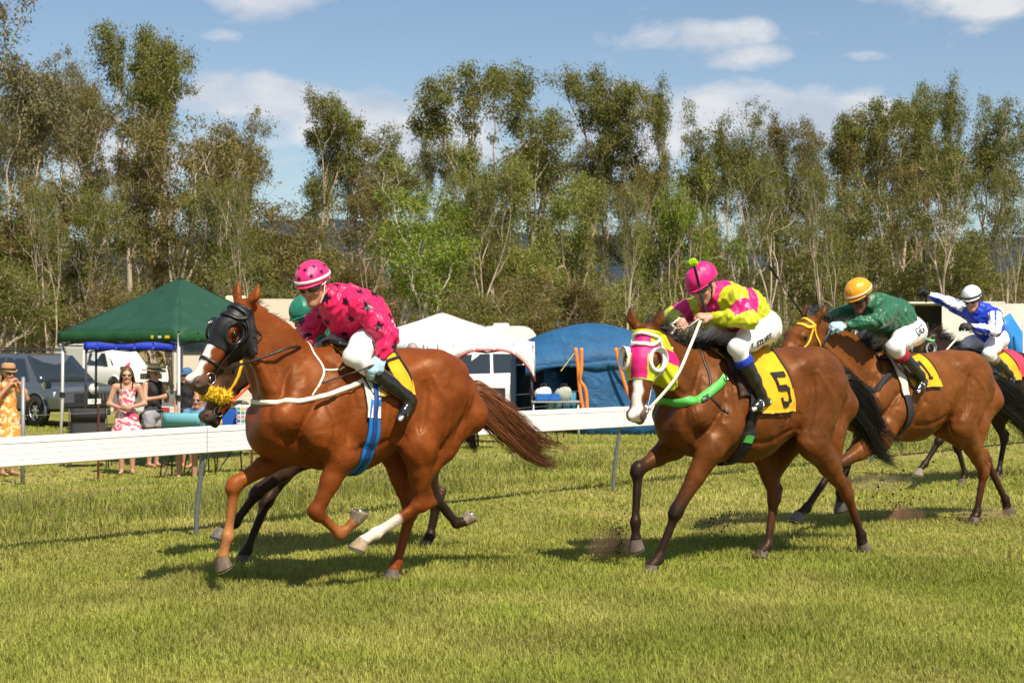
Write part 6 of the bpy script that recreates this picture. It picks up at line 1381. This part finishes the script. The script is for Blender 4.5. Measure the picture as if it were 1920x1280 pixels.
def tent():
    D = 37.; x0, _, z0 = place(1100, D); root = empty('dome_tent', (x0, D, z0), R(6), 'blue dome tent with orange straps behind the rail', 'tent')
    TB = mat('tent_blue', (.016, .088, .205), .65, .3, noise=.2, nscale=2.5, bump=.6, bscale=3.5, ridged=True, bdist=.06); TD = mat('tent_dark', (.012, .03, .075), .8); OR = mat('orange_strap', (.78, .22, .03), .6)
    s = D/3000; xl, xr = -1.60, 2.0; ztop = PZ(607, D)-z0; half = 1.5
    def roof(u, v):                                       # u along, v across the depth (-1 front)
        x = xl+(xr-xl)*u; zc = 1.62+(ztop-1.62)*math.sin(math.pi*(.10+.84*u))**.8; sd = 1.50+.25*u-.10*math.sin(u*9)*0
        return A(x, half*v, sd+(zc-sd)*(1-abs(v)**2.4)+.015*math.sin(u*17+v*7))
    MB().sheet([[roof(u, v) for v in np.linspace(-1, 1, 17)] for u in np.linspace(0, 1, 25)], .006).build('fly_sheet', TB, root, True)
    MB().sheet([[roof(u, -1)+A(0, -.02+.02*math.sin(u*25), -.16*t*(1.3+.9*math.sin(math.pi*min(u*2.2, 1))*(-1 if u < .45 else 0))) for t in (0, .5, 1)] for u in np.linspace(0, 1, 33)], .005).build('fly_edge', TB, root, True)
    def wall(u0, u1, y, m, nm, lean=.10):
        G = []
        for u in np.linspace(u0, u1, 13):
            p = roof(u, -1); G.append([A(p[0], y-lean*(1-t)+.02*math.sin(u*33+t*3)*(1-t), p[2]*t) for t in np.linspace(0, 1, 7)])
        MB().sheet(G, .006).build(nm, m, root, True)
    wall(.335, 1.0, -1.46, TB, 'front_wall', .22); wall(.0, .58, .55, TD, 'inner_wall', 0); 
    for u in (.0, 1.0):
        G = [[A(roof(u, v)[0]+(.02 if u else -.02), half*v, roof(u, v)[2]*t) for t in np.linspace(0, 1, 5)] for v in (np.linspace(-1, 1, 9) if u else np.linspace(.1, 1, 5))]; MB().sheet(G, .006).build('end_wall', TB, root, True)
    MB().sheet([[A(xl+.52, -.9+.25*t, 2.0*t*.78) for t in np.linspace(0, 1, 4)], [A(xl+.95, -.9+.2*t, 2.0*t*.78) for t in np.linspace(0, 1, 4)]], .006).build('side_curtain', mat('tent_blue_dark', (.01, .06, .19), .7), root, True)
    for pts in ([(1063, 652), (1068, 690), (1071, 730), (1083, 800)], [(1074, 652), (1074, 690), (1071, 712), (1083, 735), (1085, 800)], [(1139, 652), (1148, 690), (1160, 730), (1180, 775)], [(1147, 652), (1158, 680), (1172, 700)]):
        P = [A(PX(a, D-1.75)-x0+0.0, -1.72-.05, PZ(b, D-1.75)-z0) for a, b in pts]; strap(None, P, .075, OR, 'guy_strap', root, wrap=False, nrm=(0, -1, 0), thick=.012, n=5)
    MB().tube([A(PX(1062, D-1.6)-x0, -1.6, PZ(662, D-1.6)-z0), A(PX(990, 31)-x0, 31-D, PZ(695, 31)-z0)], .008, 4).build('guy_rope', mat('yellow_rope', (.65, .5, .05), .7), root)
    MB().sheet([[A(PX(1050+22*u, D-1.9)-x0+.02*math.sin(u*30), -1.9+.04*math.sin(u*40), (PZ(770-35*t, D-1.9)-z0)) for t in (0, .5, 1)] for u in np.linspace(-1, .6, 30)], .01).build('hanging_cloth', mat('pale_blue_cloth', (.05, .22, .33), .8), root, True)
tent()
def camp_chair(px, D, rz, m, m2, label, h=.92):
    x, y, z = place(px, D); o = empty('camp_chair', (x, y, z), rz, label, 'camp chair', 'folding camp chairs behind the rail'); fr = mat('chair_frame', (.05, .05, .055), .4, .5, metal=.5)
    G = [[A(-.21-.10*t-.05*math.sin(u*math.pi)*0-.04*math.cos((u-.5)*math.pi), -.27+.54*u, .44+(h-.44)*t) for t in np.linspace(0, 1, 6)] for u in np.linspace(0, 1, 9)]
    b = MB().sheet(G, .012).build('backrest', m, o, True); G2 = [[p+A(-.013, 0, 0) for p in r[3:]] for r in G]; MB().sheet(G2, .01).build('backrest_panel', m2, b, True)
    MB().sheet([[A(-.22+.48*v, -.27+.54*u, .44-.05*math.sin(u*math.pi)*math.sin(v*2.6)) for v in np.linspace(0, 1, 6)] for u in np.linspace(0, 1, 7)], .012).build('seat', m, o, True)
    for s in (1, -1):
        MB().tube([(-.32, s*.29, h), (-.2, s*.3, .45), (-.28, s*.32, 0)], .011, 6).build('leg', fr, o, True); MB().tube([(.28, s*.3, .62), (.28, s*.31, .42), (.30, s*.33, 0)], .011, 6).build('leg', fr, o, True)
        MB().tube([(-.24, s*.28, .0), (.26, s*.28, .44)], .010, 6).build('brace', fr, o); MB().sheet([[A(-.24+.54*v, s*(.27+.08*w), .64-.02*math.sin(v*3)) for w in (0, 1)] for v in np.linspace(0, 1, 5)], .012).build('armrest', m2, o, True)
    return o
CG = mat('chair_grey', (.06, .062, .07), .8); CDK = mat('chair_dark', (.022, .023, .028), .8); CT = mat('chair_teal', (.03, .26, .36), .8, noise=.1, nscale=6); CT2 = mat('chair_pale_teal', (.13, .38, .46), .8)
camp_chair(168, 26.0, R(100), CG, CDK, 'empty grey camp chair behind the rail, nearest the dark grey car', .96); camp_chair(352, 23.2, R(85), CT, CT2, 'teal camp chair under the dark horse muzzle', .93); camp_chair(398, 24.5, R(60), CT, CT2, 'second teal camp chair, behind the dark horse head', .90); camp_chair(1012, 32.5, R(200), mat('chair_green', (.10, .22, .13), .8), CDK, 'dark camp chair with green towel beside the tent door', .95)
def table(px, D, L, W_, H, m, label, leg=None, rz=0, z=None):
    x, y, zz = place(px, D); o = empty('camp_table', (x, y, zz), rz, label, 'table', 'camp tables'); MB().box((0, 0, H), (L, W_, .03)).build('tabletop', m, o, bevel=.006)
    for sx in (-1, 1):
        for sy in (-1, 1): MB().tube([(sx*L*.46, sy*W_*.42, H-.016), (sx*L*.48, sy*W_*.46, 0)], .013, 6).build('leg', leg or FRAMEW, o, True)
        MB().tube([(sx*L*.47, -W_*.43, .3), (sx*L*.47, W_*.43, .3)], .01, 6).build('stretcher', leg or FRAMEW, o, True)
    return o, (x, y, zz)
def item(name, mb, m, loc, label, cat, rz=0, bev=0):
    o = mb.build(name, m, None, bevel=bev); o.location = loc; o.rotation_euler = (0, 0, rz); return tag(o, label, cat)
t1, p1 = table(440, 24.2, 1.15, .55, .66, BLKP, 'black folding table behind the white rail and dark horse', BLKP)
zt = p1[2]+.676
tag(link('drink_bottle', MB().tube([(0, 0, 0), (0, 0, .10), (0, 0, .13), (0, 0, .155)], [.042, .042, .03, .016], 12).mesh('drink_bottle'), mat('sunscreen_yellow', (.72, .45, .08), .5)), 'small yellow bottle on the black folding table', 'bottle').location = (PX(414, 24.2), 24.1, zt)
item('cool_box', MB().box((0, 0, .13), (.30, .24, .26)), mat('cooler_blue', (.015, .10, .42), .5), (PX(432, 24.3), 24.3, zt), 'blue cool box on the black folding table', 'cool box', 0, .02)
def bag():
    o = empty('shopping_bag', (PX(466, 24.0), 24.0, zt), 0, 'shopping bag with many coloured patches on the folding table', 'bag'); G = [[(-.17+.34*u, -.12, .34*t+.01*math.sin(u*9)) for t in np.linspace(0, 1, 4)] for u in np.linspace(0, 1, 8)]
    MB().box((0, 0, .17), (.34, .22, .34)).build('bag_body', mat('bag_white', (.70, .68, .66), .7), o, bevel=.02); g = np.random.default_rng(2); pal = [(.55, .03, .05), (.03, .12, .35), (.05, .35, .32), (.7, .45, .05), (.1, .1, .12), (.55, .25, .3)]
    for i in range(5):
        for j in range(5):
            c = pal[g.integers(0, 6)]; MB().box((-.13+.065*i, -.1125, .05+.06*j), (.05, .004, .04)).build('printed_patch', mat('bag_%d' % int(c[0]*100), c, .7), o)
    for s in (-.06, .06): pass
    MB().tube([(-.08, -.1, .33), (-.06, -.1, .44), (.06, -.1, .44), (.08, -.1, .33)], .008, 6).build('handle', mat('bag_white'), o, True)
bag()
t2, p2 = table(918, 30.5, .75, .5, .82, mat('wood_table', (.45, .33, .2), .6), 'small camp kitchen table right of the chestnut tail', mat('wood_leg', (.5, .38, .24), .6)); zt = p2[2]+.836
def stove():
    o = empty('camp_stove', (p2[0], p2[1], zt), 0, 'black gas stove on the small camp kitchen table', 'stove'); MB().box((0, 0, .05), (.6, .36, .1)).build('stove_body', BLKP, o, bevel=.01); MB().box((0, .18, .20), (.6, .02, .22)).build('lid', BLKP, o)
    for s in (-.14, .14): MB().tube([(s+.09*math.cos(a), .09*math.sin(a), .11) for a in np.linspace(0, 6.283, 14)], .008, 5).build('burner', STEEL, o, True)
    MB().tube([(.14, 0, .12), (.14, 0, .2)], .085, 14).build('pot', mat('pot_green', (.10, .16, .10), .5), o, True)
stove()
t3, p3_ = table(1042, 31.5, .95, .5, .84, mat('grey_table', (.35, .35, .36), .5), 'grey folding table at the tent door'); zt = p3_[2]+.856
item('storage_tub', MB().box((0, 0, .07), (.48, .32, .14)), mat('tub_blue', (.02, .13, .45), .5), (p3_[0]-.16, p3_[1], zt), 'blue plastic tub on the grey folding table', 'tub', 0, .02)
def sack(px, lab, c):
    o = empty('carry_bag', (PX(px, 31.5), 31.5, zt), 0, lab, 'bag'); F = Field([Ell((0, 0, .13), (.17, .12, .14), k=.03), Ell((.06, -.03, .19), (.1, .08, .09), k=.03)], .015, .06); me, _ = F.mesh('bag_body'); link('bag_body', me, mat('bag_%s' % lab[:5], c, .8, bump=.4, bscale=20), o); MB().tube([(-.08, -.05, .24), (-.03, -.05, .33), (.06, -.05, .33), (.1, -.05, .24)], .01, 6).build('handle', BLKP, o, True)
sack(1018, 'white crumpled bag on the grey table, nearer the dark chair', (.6, .6, .58)); sack(1056, 'grey-green crumpled bag on the grey table, nearer the orange straps', (.36, .40, .33))
def horse_float():
    D = 50.; x, _, z = place(1742, D); o = empty('horse_float', (x, D, z), R(-6), 'white horse float with open dark doorway behind the gold-capped jockey', 'horse float'); W2, Ht = 4.6, PZ(566, D)-z; cr = mat('float_cream', (.70, .68, .62), .5, noise=.1, nscale=2)
    MB().box((0, .9, Ht-.03), (W2, 2.0, .07)).build('roof', cr, o, bevel=.015)
    MB().box((W2*.36, -.08, (Ht+.4)/2-.03), (W2*.56-.02, .06, Ht-.46)).build('side_panel', cr, o); MB().box((-W2/2+.06, -.08, (Ht+.4)/2-.03), (.10, .06, Ht-.46)).build('door_post', cr, o)
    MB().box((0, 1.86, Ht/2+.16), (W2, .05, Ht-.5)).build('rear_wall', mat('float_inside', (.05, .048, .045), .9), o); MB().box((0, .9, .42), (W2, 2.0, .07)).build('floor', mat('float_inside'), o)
    for xx in (-W2/2+.02, W2/2-.02): MB().box((xx, .9, (Ht+.4)/2-.03), (.04, 1.9, Ht-.46)).build('end_wall', cr, o)
    for i in range(7): MB().box((W2*.34, -.118, Ht*.72+i*.055), (.72, .012, .03)).build('vent_slat', mat('vent_grey', (.25, .25, .24), .6), o)
    for i in range(9): MB().tube([(W2*.46+i*.07, -.13, Ht*.50), (W2*.46+i*.07, -.13, Ht*.64)], .012, 5).build('window_bar', STEEL, o)
    for s in (-.4, .4): wheel(o, s+W2*.2, -.0, .34, .22, -1)
horse_float()
caravan('caravan', place(1880, 56), R(-4), 2.6, 2.1, PZ(578, 56)-gzf(PX(1888, 56), 56), WPAINT, 'white caravan behind the white-helmeted jockey at the right edge', round_=.25)
def blue_ramp():
    D = 40.; x, _, z = place(1903, D); o = empty('slide_ramp', (x, D, z), 0, 'blue folded ramp with pale rails at the right edge', 'ramp'); BR = mat('ramp_blue', (.02, .20, .55), .5); fr = mat('ramp_frame', (.62, .58, .50), .5)
    a, b = A(-.33, 0, PZ(598, D)-z), A(.55, 0, PZ(700, D)-z)
    strap(None, [a, (a+b)/2, b], .55, BR, 'panel', o, wrap=False, nrm=(.2, -1, .2), thick=.05, n=3)
    for xx in (.12, .45): MB().tube([(xx, -.3, 0), (xx, -.3, PZ(600, D)-z)], .03, 8).build('upright', fr, o, True)
    for zz in (1.0, 1.35): MB().tube([(.0, -.3, zz), (.6, -.3, zz)], .022, 8).build('cross_rail', fr, o, True)
blue_ramp()
# ------------------------------------------------------------------ spectators
def stander(px, D, face, Ht, label, skin, parts, arms, hat=None, hair=None, legs=True, seat=0, z=None, shades=True, lean=0, headturn=0):
    """standing spectator in a local frame: x = facing, z up; parts = list of garments"""
    x, y, zg = place(px, D); zg = zg if z is None else z; root = empty('person', (x, y, zg), face, label, 'person', 'spectators behind the rail'); s = Ht/1.68; P = []
    hd = A(.02+lean, 0, 1.545)*s; f, l, u = frame_axes((math.cos(headturn), math.sin(headturn), -.05), (0, 0, 1)); P += head_prims(hd, f, l, u, skin, (.40, .13, .11), hair=hair, sc=s); nk = A(.0+lean*.8, 0, 1.40)*s; P.append(Cap(hd+A(-.015, 0, -.07)*s, nk, .05*s, .055*s, k=.03, ca=skin))
    ch, wa, pe = A(lean*.6, 0, 1.27)*s, A(lean*.3, 0, 1.08)*s, A(0, 0, .92)*s
    limb(P, [nk, ch, wa, pe], [.065*s, .115*s, .10*s, .125*s], .05, cols=[skin]*4, sq=1); out = {}
    P.append(Cap(A(lean*.7, .15, 1.36)*s, A(lean*.7, -.15, 1.36)*s, .055*s, .055*s, k=.05, ca=skin))
    for k, sg in (('L', 1), ('R', -1)):
        sh, el, wr, hd_, pn = [A(*v)*s if i < 3 else A(*v) for i, v in enumerate(arms[k])]; limb(P, [sh, el, wr], [.05*s, .038*s, .027*s], .03, cols=[skin]*3); P += hand_prims(wr, hd_, pn, .8, sg, col=skin, sc=s)
        if legs:
            hip = pe+A(0, sg*.09, -.02)*s
            if seat: kn, an, to = hip+A(.40, sg*.03, .0)*s, hip+A(.40, sg*.03, -.42)*s, hip+A(.56, sg*.04, -.46)*s
            else: kn, an, to = A(.02, sg*.085, .49)*s, A(-.01, sg*.08, .08)*s, A(.15, sg*.10, .03)*s
            limb(P, [hip, kn, an], [.09*s, .055*s, .036*s], .03, cols=[skin]*3); P.append(Cap(an+A(-.03, 0, -.04)*s, to, .032*s, .024*s, k=.03, ca=skin))
    F = Field(P, .0125, .06); me, _ = F.mesh('body', color=skin); link('body', me, SKINM(), root)
    for fn in parts: fn(root, s, dict(ch=ch, wa=wa, pe=pe, nk=nk, arms=arms, lean=lean))
    if shades:
        q = lambda a, b, d: hd+(f*a+l*b+u*d)*s; gp = [Ell(q(.085, .033, .002), (.016*s, .03*s, .022*s), [f, l, u], k=.01), Ell(q(.085, -.033, .002), (.016*s, .03*s, .022*s), [f, l, u], k=.01), Cap(q(.08, .06, .008), q(0, .08, .01), .006*s, .005*s, k=.01), Cap(q(.08, -.06, .008), q(0, -.08, .01), .006*s, .005*s, k=.01), Cap(q(.092, .02, .01), q(.092, -.02, .01), .006*s, .006*s, k=.01)]
        clipped(gp, .008, 'sunglasses', GOGG, root, margin=.03)
    if hat: hat(root, s, hd, f, l, u)
    return root
def dress(name, m, top=1.33, hem=.55, flare=.24, strapz=True, color=None, sleeve=0):
    def g(root, s, d):
        P = []; limb(P, [A(d['lean']*.6, 0, top-.03)*s, d['wa']+A(0, 0, .02), A(0, 0, .86)*s, A(0, 0, hem)*s], [.135*s, .118*s, .165*s, flare*s], .06); 
        if sleeve:
            for k in 'LR':
                sh, el = A(*d['arms'][k][0])*s, A(*d['arms'][k][1])*s; limb(P, [sh, sh*.45+el*.55], [.075*s, .068*s], .03)
        clipped(P, .0125, name, m, root, planes=[((0, 0, hem*s), (0, 0, -1)), ((0, 0, top*s+(.06 if sleeve else 0)), (0, 0, 1))], wr=.016, wf=.6, seed=1.3, color=color)
        if strapz and not sleeve:
            for sg in (1, -1): MB().tube([A(.10+d['lean']*.6, sg*.08, top-.02)*s, A(.05+d['lean']*.6, sg*.09, 1.42)*s, A(-.08, sg*.08, top)*s], .012*s, 6, sq=.5).build('shoulder_strap', m, root, True)
    return g
def topg(name, m, bottom=.95, sl=.0, color=None, neck=1.42):
    def g(root, s, d):
        P = []; limb(P, [A(d['lean']*.7, 0, 1.36)*s, d['ch'], d['wa'], d['pe']], [.10*s, .14*s, .128*s, .15*s], .05); P.append(Cap(A(d['lean']*.7, .13, 1.36)*s, A(d['lean']*.7, -.13, 1.36)*s, .068*s, .068*s, k=.05))
        if sl:
            for k in 'LR': sh, el = A(*d['arms'][k][0])*s, A(*d['arms'][k][1])*s; limb(P, [sh, sh*(1-sl)+el*sl], [.078*s, .07*s], .03)
        clipped(P, .0125, name, m, root, planes=[((0, 0, bottom*s), (0, 0, -1))], wr=.014, wf=.6, seed=2.1, color=color)
    return g
def shorts(name, m, hem=.62):
    def g(root, s, d):
        P = []; limb(P, [A(0, 0, .99)*s, A(0, 0, .90)*s], [.138*s, .15*s], .04)
        for sg in (1, -1): limb(P, [A(0, sg*.09, .86)*s, A(.01, sg*.095, hem)*s], [.115*s, .095*s], .03)
        clipped(P, .0125, name, m, root, planes=[((0, 0, hem*s), (0, 0, -1))], wr=.01, wf=.7)
    return g
def brim_hat(m, r=.19, band=None, tilt=.0):
    def g(root, s, hd, f, l, u):
        c = hd+u*.055*s; V = []; n = 24; m_ = MB()
        rings = [(.0, .135, .075), (.05, .132, .08), (.080, .09, .095), (.092, .03, .12), (.10, .045, .105), (.11, .10, .0), (.115, .2, -.012)]
        prof = [(r, -.005), (r*.75, .0), (.108, .004), (.105, .03), (.098, .085), (.07, .112), (.03, .105), (0.001, .10)]
        for rr, h in prof:
            for a in np.arange(n)*2*math.pi/n: V.append(c+(f*(rr*1.08*math.cos(a))+l*(rr*math.sin(a))+u*(h+.018*math.cos(2*a)*(rr > .12)*-1))*s)
        m_.add(V, [(i*n+j, i*n+(j+1) % n, (i+1)*n+(j+1) % n, (i+1)*n+j) for i in range(len(prof)-1) for j in range(n)]); h = m_.build('hat', m, root, True)
        if band: MB().tube([c+(f*(.115*math.cos(a))+l*(.106*math.sin(a))+u*.025)*s for a in np.linspace(0, 2*math.pi, 25)], .014*s, 6, cap=False).build('hat_band', band, h, True)
    return g
def cap_hat(m):
    def g(root, s, hd, f, l, u):
        o, _ = clipped([Ell(hd+u*.045*s-f*.005, (.108*s, .088*s, .095*s), [f, l, u], k=.02)], .01, 'cap', m, root, planes=[(hd+u*.045*s, -u)]); MB().sheet([[hd+(f*((.095+.075*t)*math.cos(a))+l*(.085*math.sin(a))+u*(.05-.015*t))*s for t in (0, .5, 1)] for a in np.linspace(-1.2, 1.2, 9)], .006).build('peak', m, o, True)
    return g
def long_hair(m, n=420, L=.34, bun=None):
    def g(root, s, hd, f, l, u):
        cap_, _ = clipped([Ell(hd+(u*.035-f*.018)*s, (.108*s, .090*s, .108*s), [f, l, u], k=.02)], .01, 'hair', m, root, planes=[(hd+f*.055*s+u*.03*s, f*1-u*.35)])
        def st(gn, uu):
            a = gn.random()*2*math.pi; a = math.pi/2+(gn.random()*1.0+.0)*math.pi; p = hd+(f*(-.02+.09*math.cos(a))+l*(.088*math.sin(a))+u*(.02+.05*gn.random()))*s; out = (f*math.cos(a)+l*math.sin(a)); q = []; d = -u+out*.25
            for i in range(7): q.append(p.copy()); p = p+un(d)*L*s/6*(.7+.5*gn.random()); d = d*.7-u*.4+gn.normal(size=3)*.06
            return np.array(q)
        V, Q, sh = hairs('h', None, st, n, 6, .007, None, None, 9); link('hair_strands', mesh_np('hair_strands', V, Q), m, cap_)
        if bun:
            for k in range(5): MB().tube([hd+(u*.12+f*.02+l*.02)*s, hd+(u*(.16+.012*k)+f*(.03-.02*k)+l*(-.03+.02*k))*s], [.02*s, .006*s], 6).build('fascinator', bun, cap_, True)
    return g
def both(*fs):
    def g(*a):
        for f in fs: f(*a)
    return g
SK1 = (.46, .25, .16); SK2 = (.42, .21, .125)
def floral(base, spot, sc, seed, th=.56):
    def c(V):
        n = vnoise(V[:, 0]*1+V[:, 1]*.7, V[:, 2]+V[:, 1]*.4, sc, seed)*.65+vnoise(V[:, 1], V[:, 2], sc*2.1, seed+1)*.35; t = sstep(n, th-.05, th+.05)[:, None]; return np.array(base)*(1-t)+np.array(spot)*t
    return c
CLOTHV = mat('printed_cloth', attr=True, rough=.8)
stander(14, 24.3, R(-40), 1.68, 'woman in a yellow floral dress and tan hat at the left edge', SK2, [dress('dress', CLOTHV, 1.36, .48, .25, color=floral((.62, .25, .04), (.75, .55, .30), 24, 3), sleeve=1)],
    dict(L=[(0, .19, 1.36), (.10, .27, 1.16), (.16, .09, 1.38), (.1, -.4, .9), (-.3, -.8, -.3)], R=[(0, -.19, 1.36), (.10, -.27, 1.14), (.17, -.08, 1.37), (.1, .4, .9), (-.3, .8, -.3)]), hat=both(long_hair(mat('blonde_hair', (.45, .32, .16), .5), 200, .2), brim_hat(mat('tan_hat', (.40, .22, .10), .8), .13, mat('hat_dark', (.05, .03, .02), .8))))
stander(238, 24.6, R(-78), 1.66, 'woman with long brown hair in a white dress with pink flowers', SK1, [dress('dress', CLOTHV, 1.33, .66, .25, color=floral((.74, .66, .64), (.60, .07, .13), 27, 5, .52))],
    dict(L=[(0, .18, 1.36), (.03, .27, 1.10), (.20, .06, 1.05), (.5, -.8, .0), (-.7, -.4, .2)], R=[(0, -.18, 1.36), (.03, -.27, 1.10), (.20, -.06, 1.03), (.5, .8, .05), (-.7, .4, .2)]), hat=long_hair(mat('brown_hair', (.10, .045, .022), .45), 520, .42, mat('pink_fascinator', (.42, .03, .10), .7)))
stander(287, 26.2, R(-35), 1.66, 'woman in black sleeveless top, grey shorts and wide straw hat', SK1, [topg('sleeveless_top', mat('black_top', (.012, .012, .014), .8), .90), shorts('shorts', mat('grey_shorts', (.32, .32, .37), .8), .66)],
    dict(L=[(0, .17, 1.36), (.04, .26, 1.10), (.22, .12, 1.16), (.5, -.5, .3), (-.4, -.7, 0)], R=[(0, -.17, 1.36), (.08, -.25, 1.12), (.27, -.08, 1.16), (.6, .5, .2), (-.4, .7, 0)]), hat=both(long_hair(mat('ash_hair', (.25, .17, .10), .5), 160, .14), brim_hat(mat('straw_hat', (.62, .45, .23), .85), .20, mat('hat_dark'))))
stander(352, 26.0, R(-120), 1.63, 'person in black singlet and blue cap right of the gazebo pole', SK2, [topg('singlet', mat('black_top'), .9), shorts('shorts', mat('navy_shorts', (.02, .03, .07), .8), .6)],
    dict(L=[(0, .17, 1.36), (.02, .24, 1.1), (.12, .15, .92), (.2, -.2, -1), (-.1, -.9, 0)], R=[(0, -.17, 1.36), (.02, -.24, 1.1), (.12, -.15, .92), (.2, .2, -1), (-.1, .9, 0)]), hat=cap_hat(mat('blue_cap', (.05, .13, .28), .8)))
stander(374, 23.6, R(-105), 1.70, 'seated bald spectator in sunglasses behind the teal chair', SK2, [topg('shirt', mat('light_blue_shirt', (.10, .22, .36), .8), .93, .5), shorts('shorts', mat('navy_shorts'), .8)],
    dict(L=[(0, .19, 1.34), (.08, .26, 1.08), (.25, .2, .98), (1, 0, -.1), (0, 0, -1)], R=[(0, -.19, 1.34), (.08, -.26, 1.08), (.25, -.2, .98), (1, 0, -.1), (0, 0, -1)]), seat=1, z=gzf(PX(374, 23.6), 23.6)-.46)
stander(773, 25.5, R(-82), 1.93, 'grey-haired man in sunglasses watching from behind the chestnut rump', (.40, .18, .115), [topg('shirt', mat('dark_shirt', (.03, .035, .05), .8), .92, .55), shorts('shorts', mat('navy_shorts'), .6)],
    dict(L=[(0, .19, 1.34), (.02, .25, 1.08), (.08, .22, .85), (.1, 0, -1), (0, -.9, 0)], R=[(0, -.19, 1.34), (.02, -.25, 1.08), (.08, -.22, .85), (.1, 0, -1), (0, .9, 0)]), hair=(.30, .28, .26))
# ------------------------------------------------------------------ thrown turf and dust
def clods():
    g = np.random.default_rng(5); V = []; Q = []
    def chunk(c, r):
        b = len(V); o = [(1, 0, 0), (-1, 0, 0), (0, 1, 0), (0, -1, 0), (0, 0, 1), (0, 0, -1)]
        for d in o: V.append(c+A(*d)*r*(.5+g.random(3)))
        for f in ((0, 2, 4), (2, 1, 4), (1, 3, 4), (3, 0, 4), (2, 0, 5), (1, 2, 5), (3, 1, 5), (0, 3, 5)): Q.append(tuple(b+i for i in f))
    def plume(px, py, D, sx, sz, n, r):
        for i in range(n):
            t = g.random(); c = A(PX(px, D)+g.normal()*sx*(.4+t), D+g.normal()*sx, max(PZ(py, D)+g.normal()*sz, .01)); chunk(c, r*(.3+1.2*g.random()**2))
    plume(1152, 1003, 11.6, .06, .075, 700, .0036); plume(1130, 1030, 11.6, .14, .045, 400, .0034); plume(1165, 1010, 11.6, .03, .10, 120, .006); plume(1345, 985, 12.6, .12, .06, 130, .007); plume(1660, 905, 15.5, .35, .10, 60, .010); plume(1680, 945, 14.6, .12, .06, 150, .007); plume(1810, 975, 14.2, .12, .03, 160, .008); plume(1420, 1045, 11.9, .08, .03, 90, .008)
    tag(link('turf_clods', mesh_np('turf_clods', np.array(V), np.array(Q)), mat('wet_soil', (.055, .028, .017), .95, .1, noise=.3, nscale=60), smooth=False), 'crumbs of dark soil kicked up by the hooves', 'soil', kind='stuff')
clods()
def dust():
    for i, (px, py, D, r, dens, col) in enumerate([(1690, 968, 14.4, (.28, .2, .15), 4.5, (.62, .36, .20)), (1140, 1018, 11.6, (.30, .18, .17), 2.4, (.42, .26, .17)), (1335, 985, 12.7, (.35, .2, .14), 1.2, (.55, .38, .22)), (1850, 968, 14.6, (.40, .25, .12), 1.6, (.62, .42, .26)), (1640, 905, 16.0, (.5, .3, .14), 1.0, (.55, .40, .26))]):
        M = bpy.data.materials.new('dust_%d' % i); M.use_nodes = True; nt = M.node_tree; N = nt.nodes; N.remove(N['Principled BSDF']); v = N.new('ShaderNodeVolumePrincipled'); v.inputs['Color'].default_value = (*col, 1); tc = N.new('ShaderNodeTexCoord'); nz = N.new('ShaderNodeTexNoise'); nz.inputs['Scale'].default_value = 9; nz.inputs['Detail'].default_value = 4
        ln = N.new('ShaderNodeVectorMath'); ln.operation = 'LENGTH'; dv = N.new('ShaderNodeVectorMath'); dv.operation = 'DIVIDE'; dv.inputs[1].default_value = r; nt.links.new(tc.outputs['Object'], dv.inputs[0]); nt.links.new(dv.outputs[0], ln.inputs[0]); nt.links.new(tc.outputs['Object'], nz.inputs[0])
        a = N.new('ShaderNodeMath'); a.operation = 'SUBTRACT'; nt.links.new(nz.outputs[0], a.inputs[0]); 
        b = N.new('ShaderNodeMath'); b.operation = 'MULTIPLY'; b.inputs[1].default_value = .62; nt.links.new(ln.outputs['Value'], b.inputs[0]); nt.links.new(b.outputs[0], a.inputs[1])
        c = N.new('ShaderNodeMath'); c.operation = 'MULTIPLY'; c.inputs[1].default_value = dens*5; c.use_clamp = False; mxx = N.new('ShaderNodeMath'); mxx.operation = 'MAXIMUM'; mxx.inputs[1].default_value = 0; nt.links.new(a.outputs[0], mxx.inputs[0]); nt.links.new(mxx.outputs[0], c.inputs[0]); nt.links.new(c.outputs[0], v.inputs['Density']); nt.links.new(v.outputs[0], N['Material Output'].inputs['Volume'])
        o = MB().sphere((0, 0, 0), r, 16, 10).build('dust_puff', M, None, True); o.location = (PX(px, D), D, max(PZ(py, D), .03)); tag(o, ['reddish dust puff behind the number five hind hooves', 'dark dust and soil burst at the hooded horse\'s front hooves', 'thin dust under the number five horse', 'pale dust at the gold-capped jockey\'s horse hind hooves', 'faint dust haze between the two bay horses'][i], 'dust', kind='stuff')
dust()
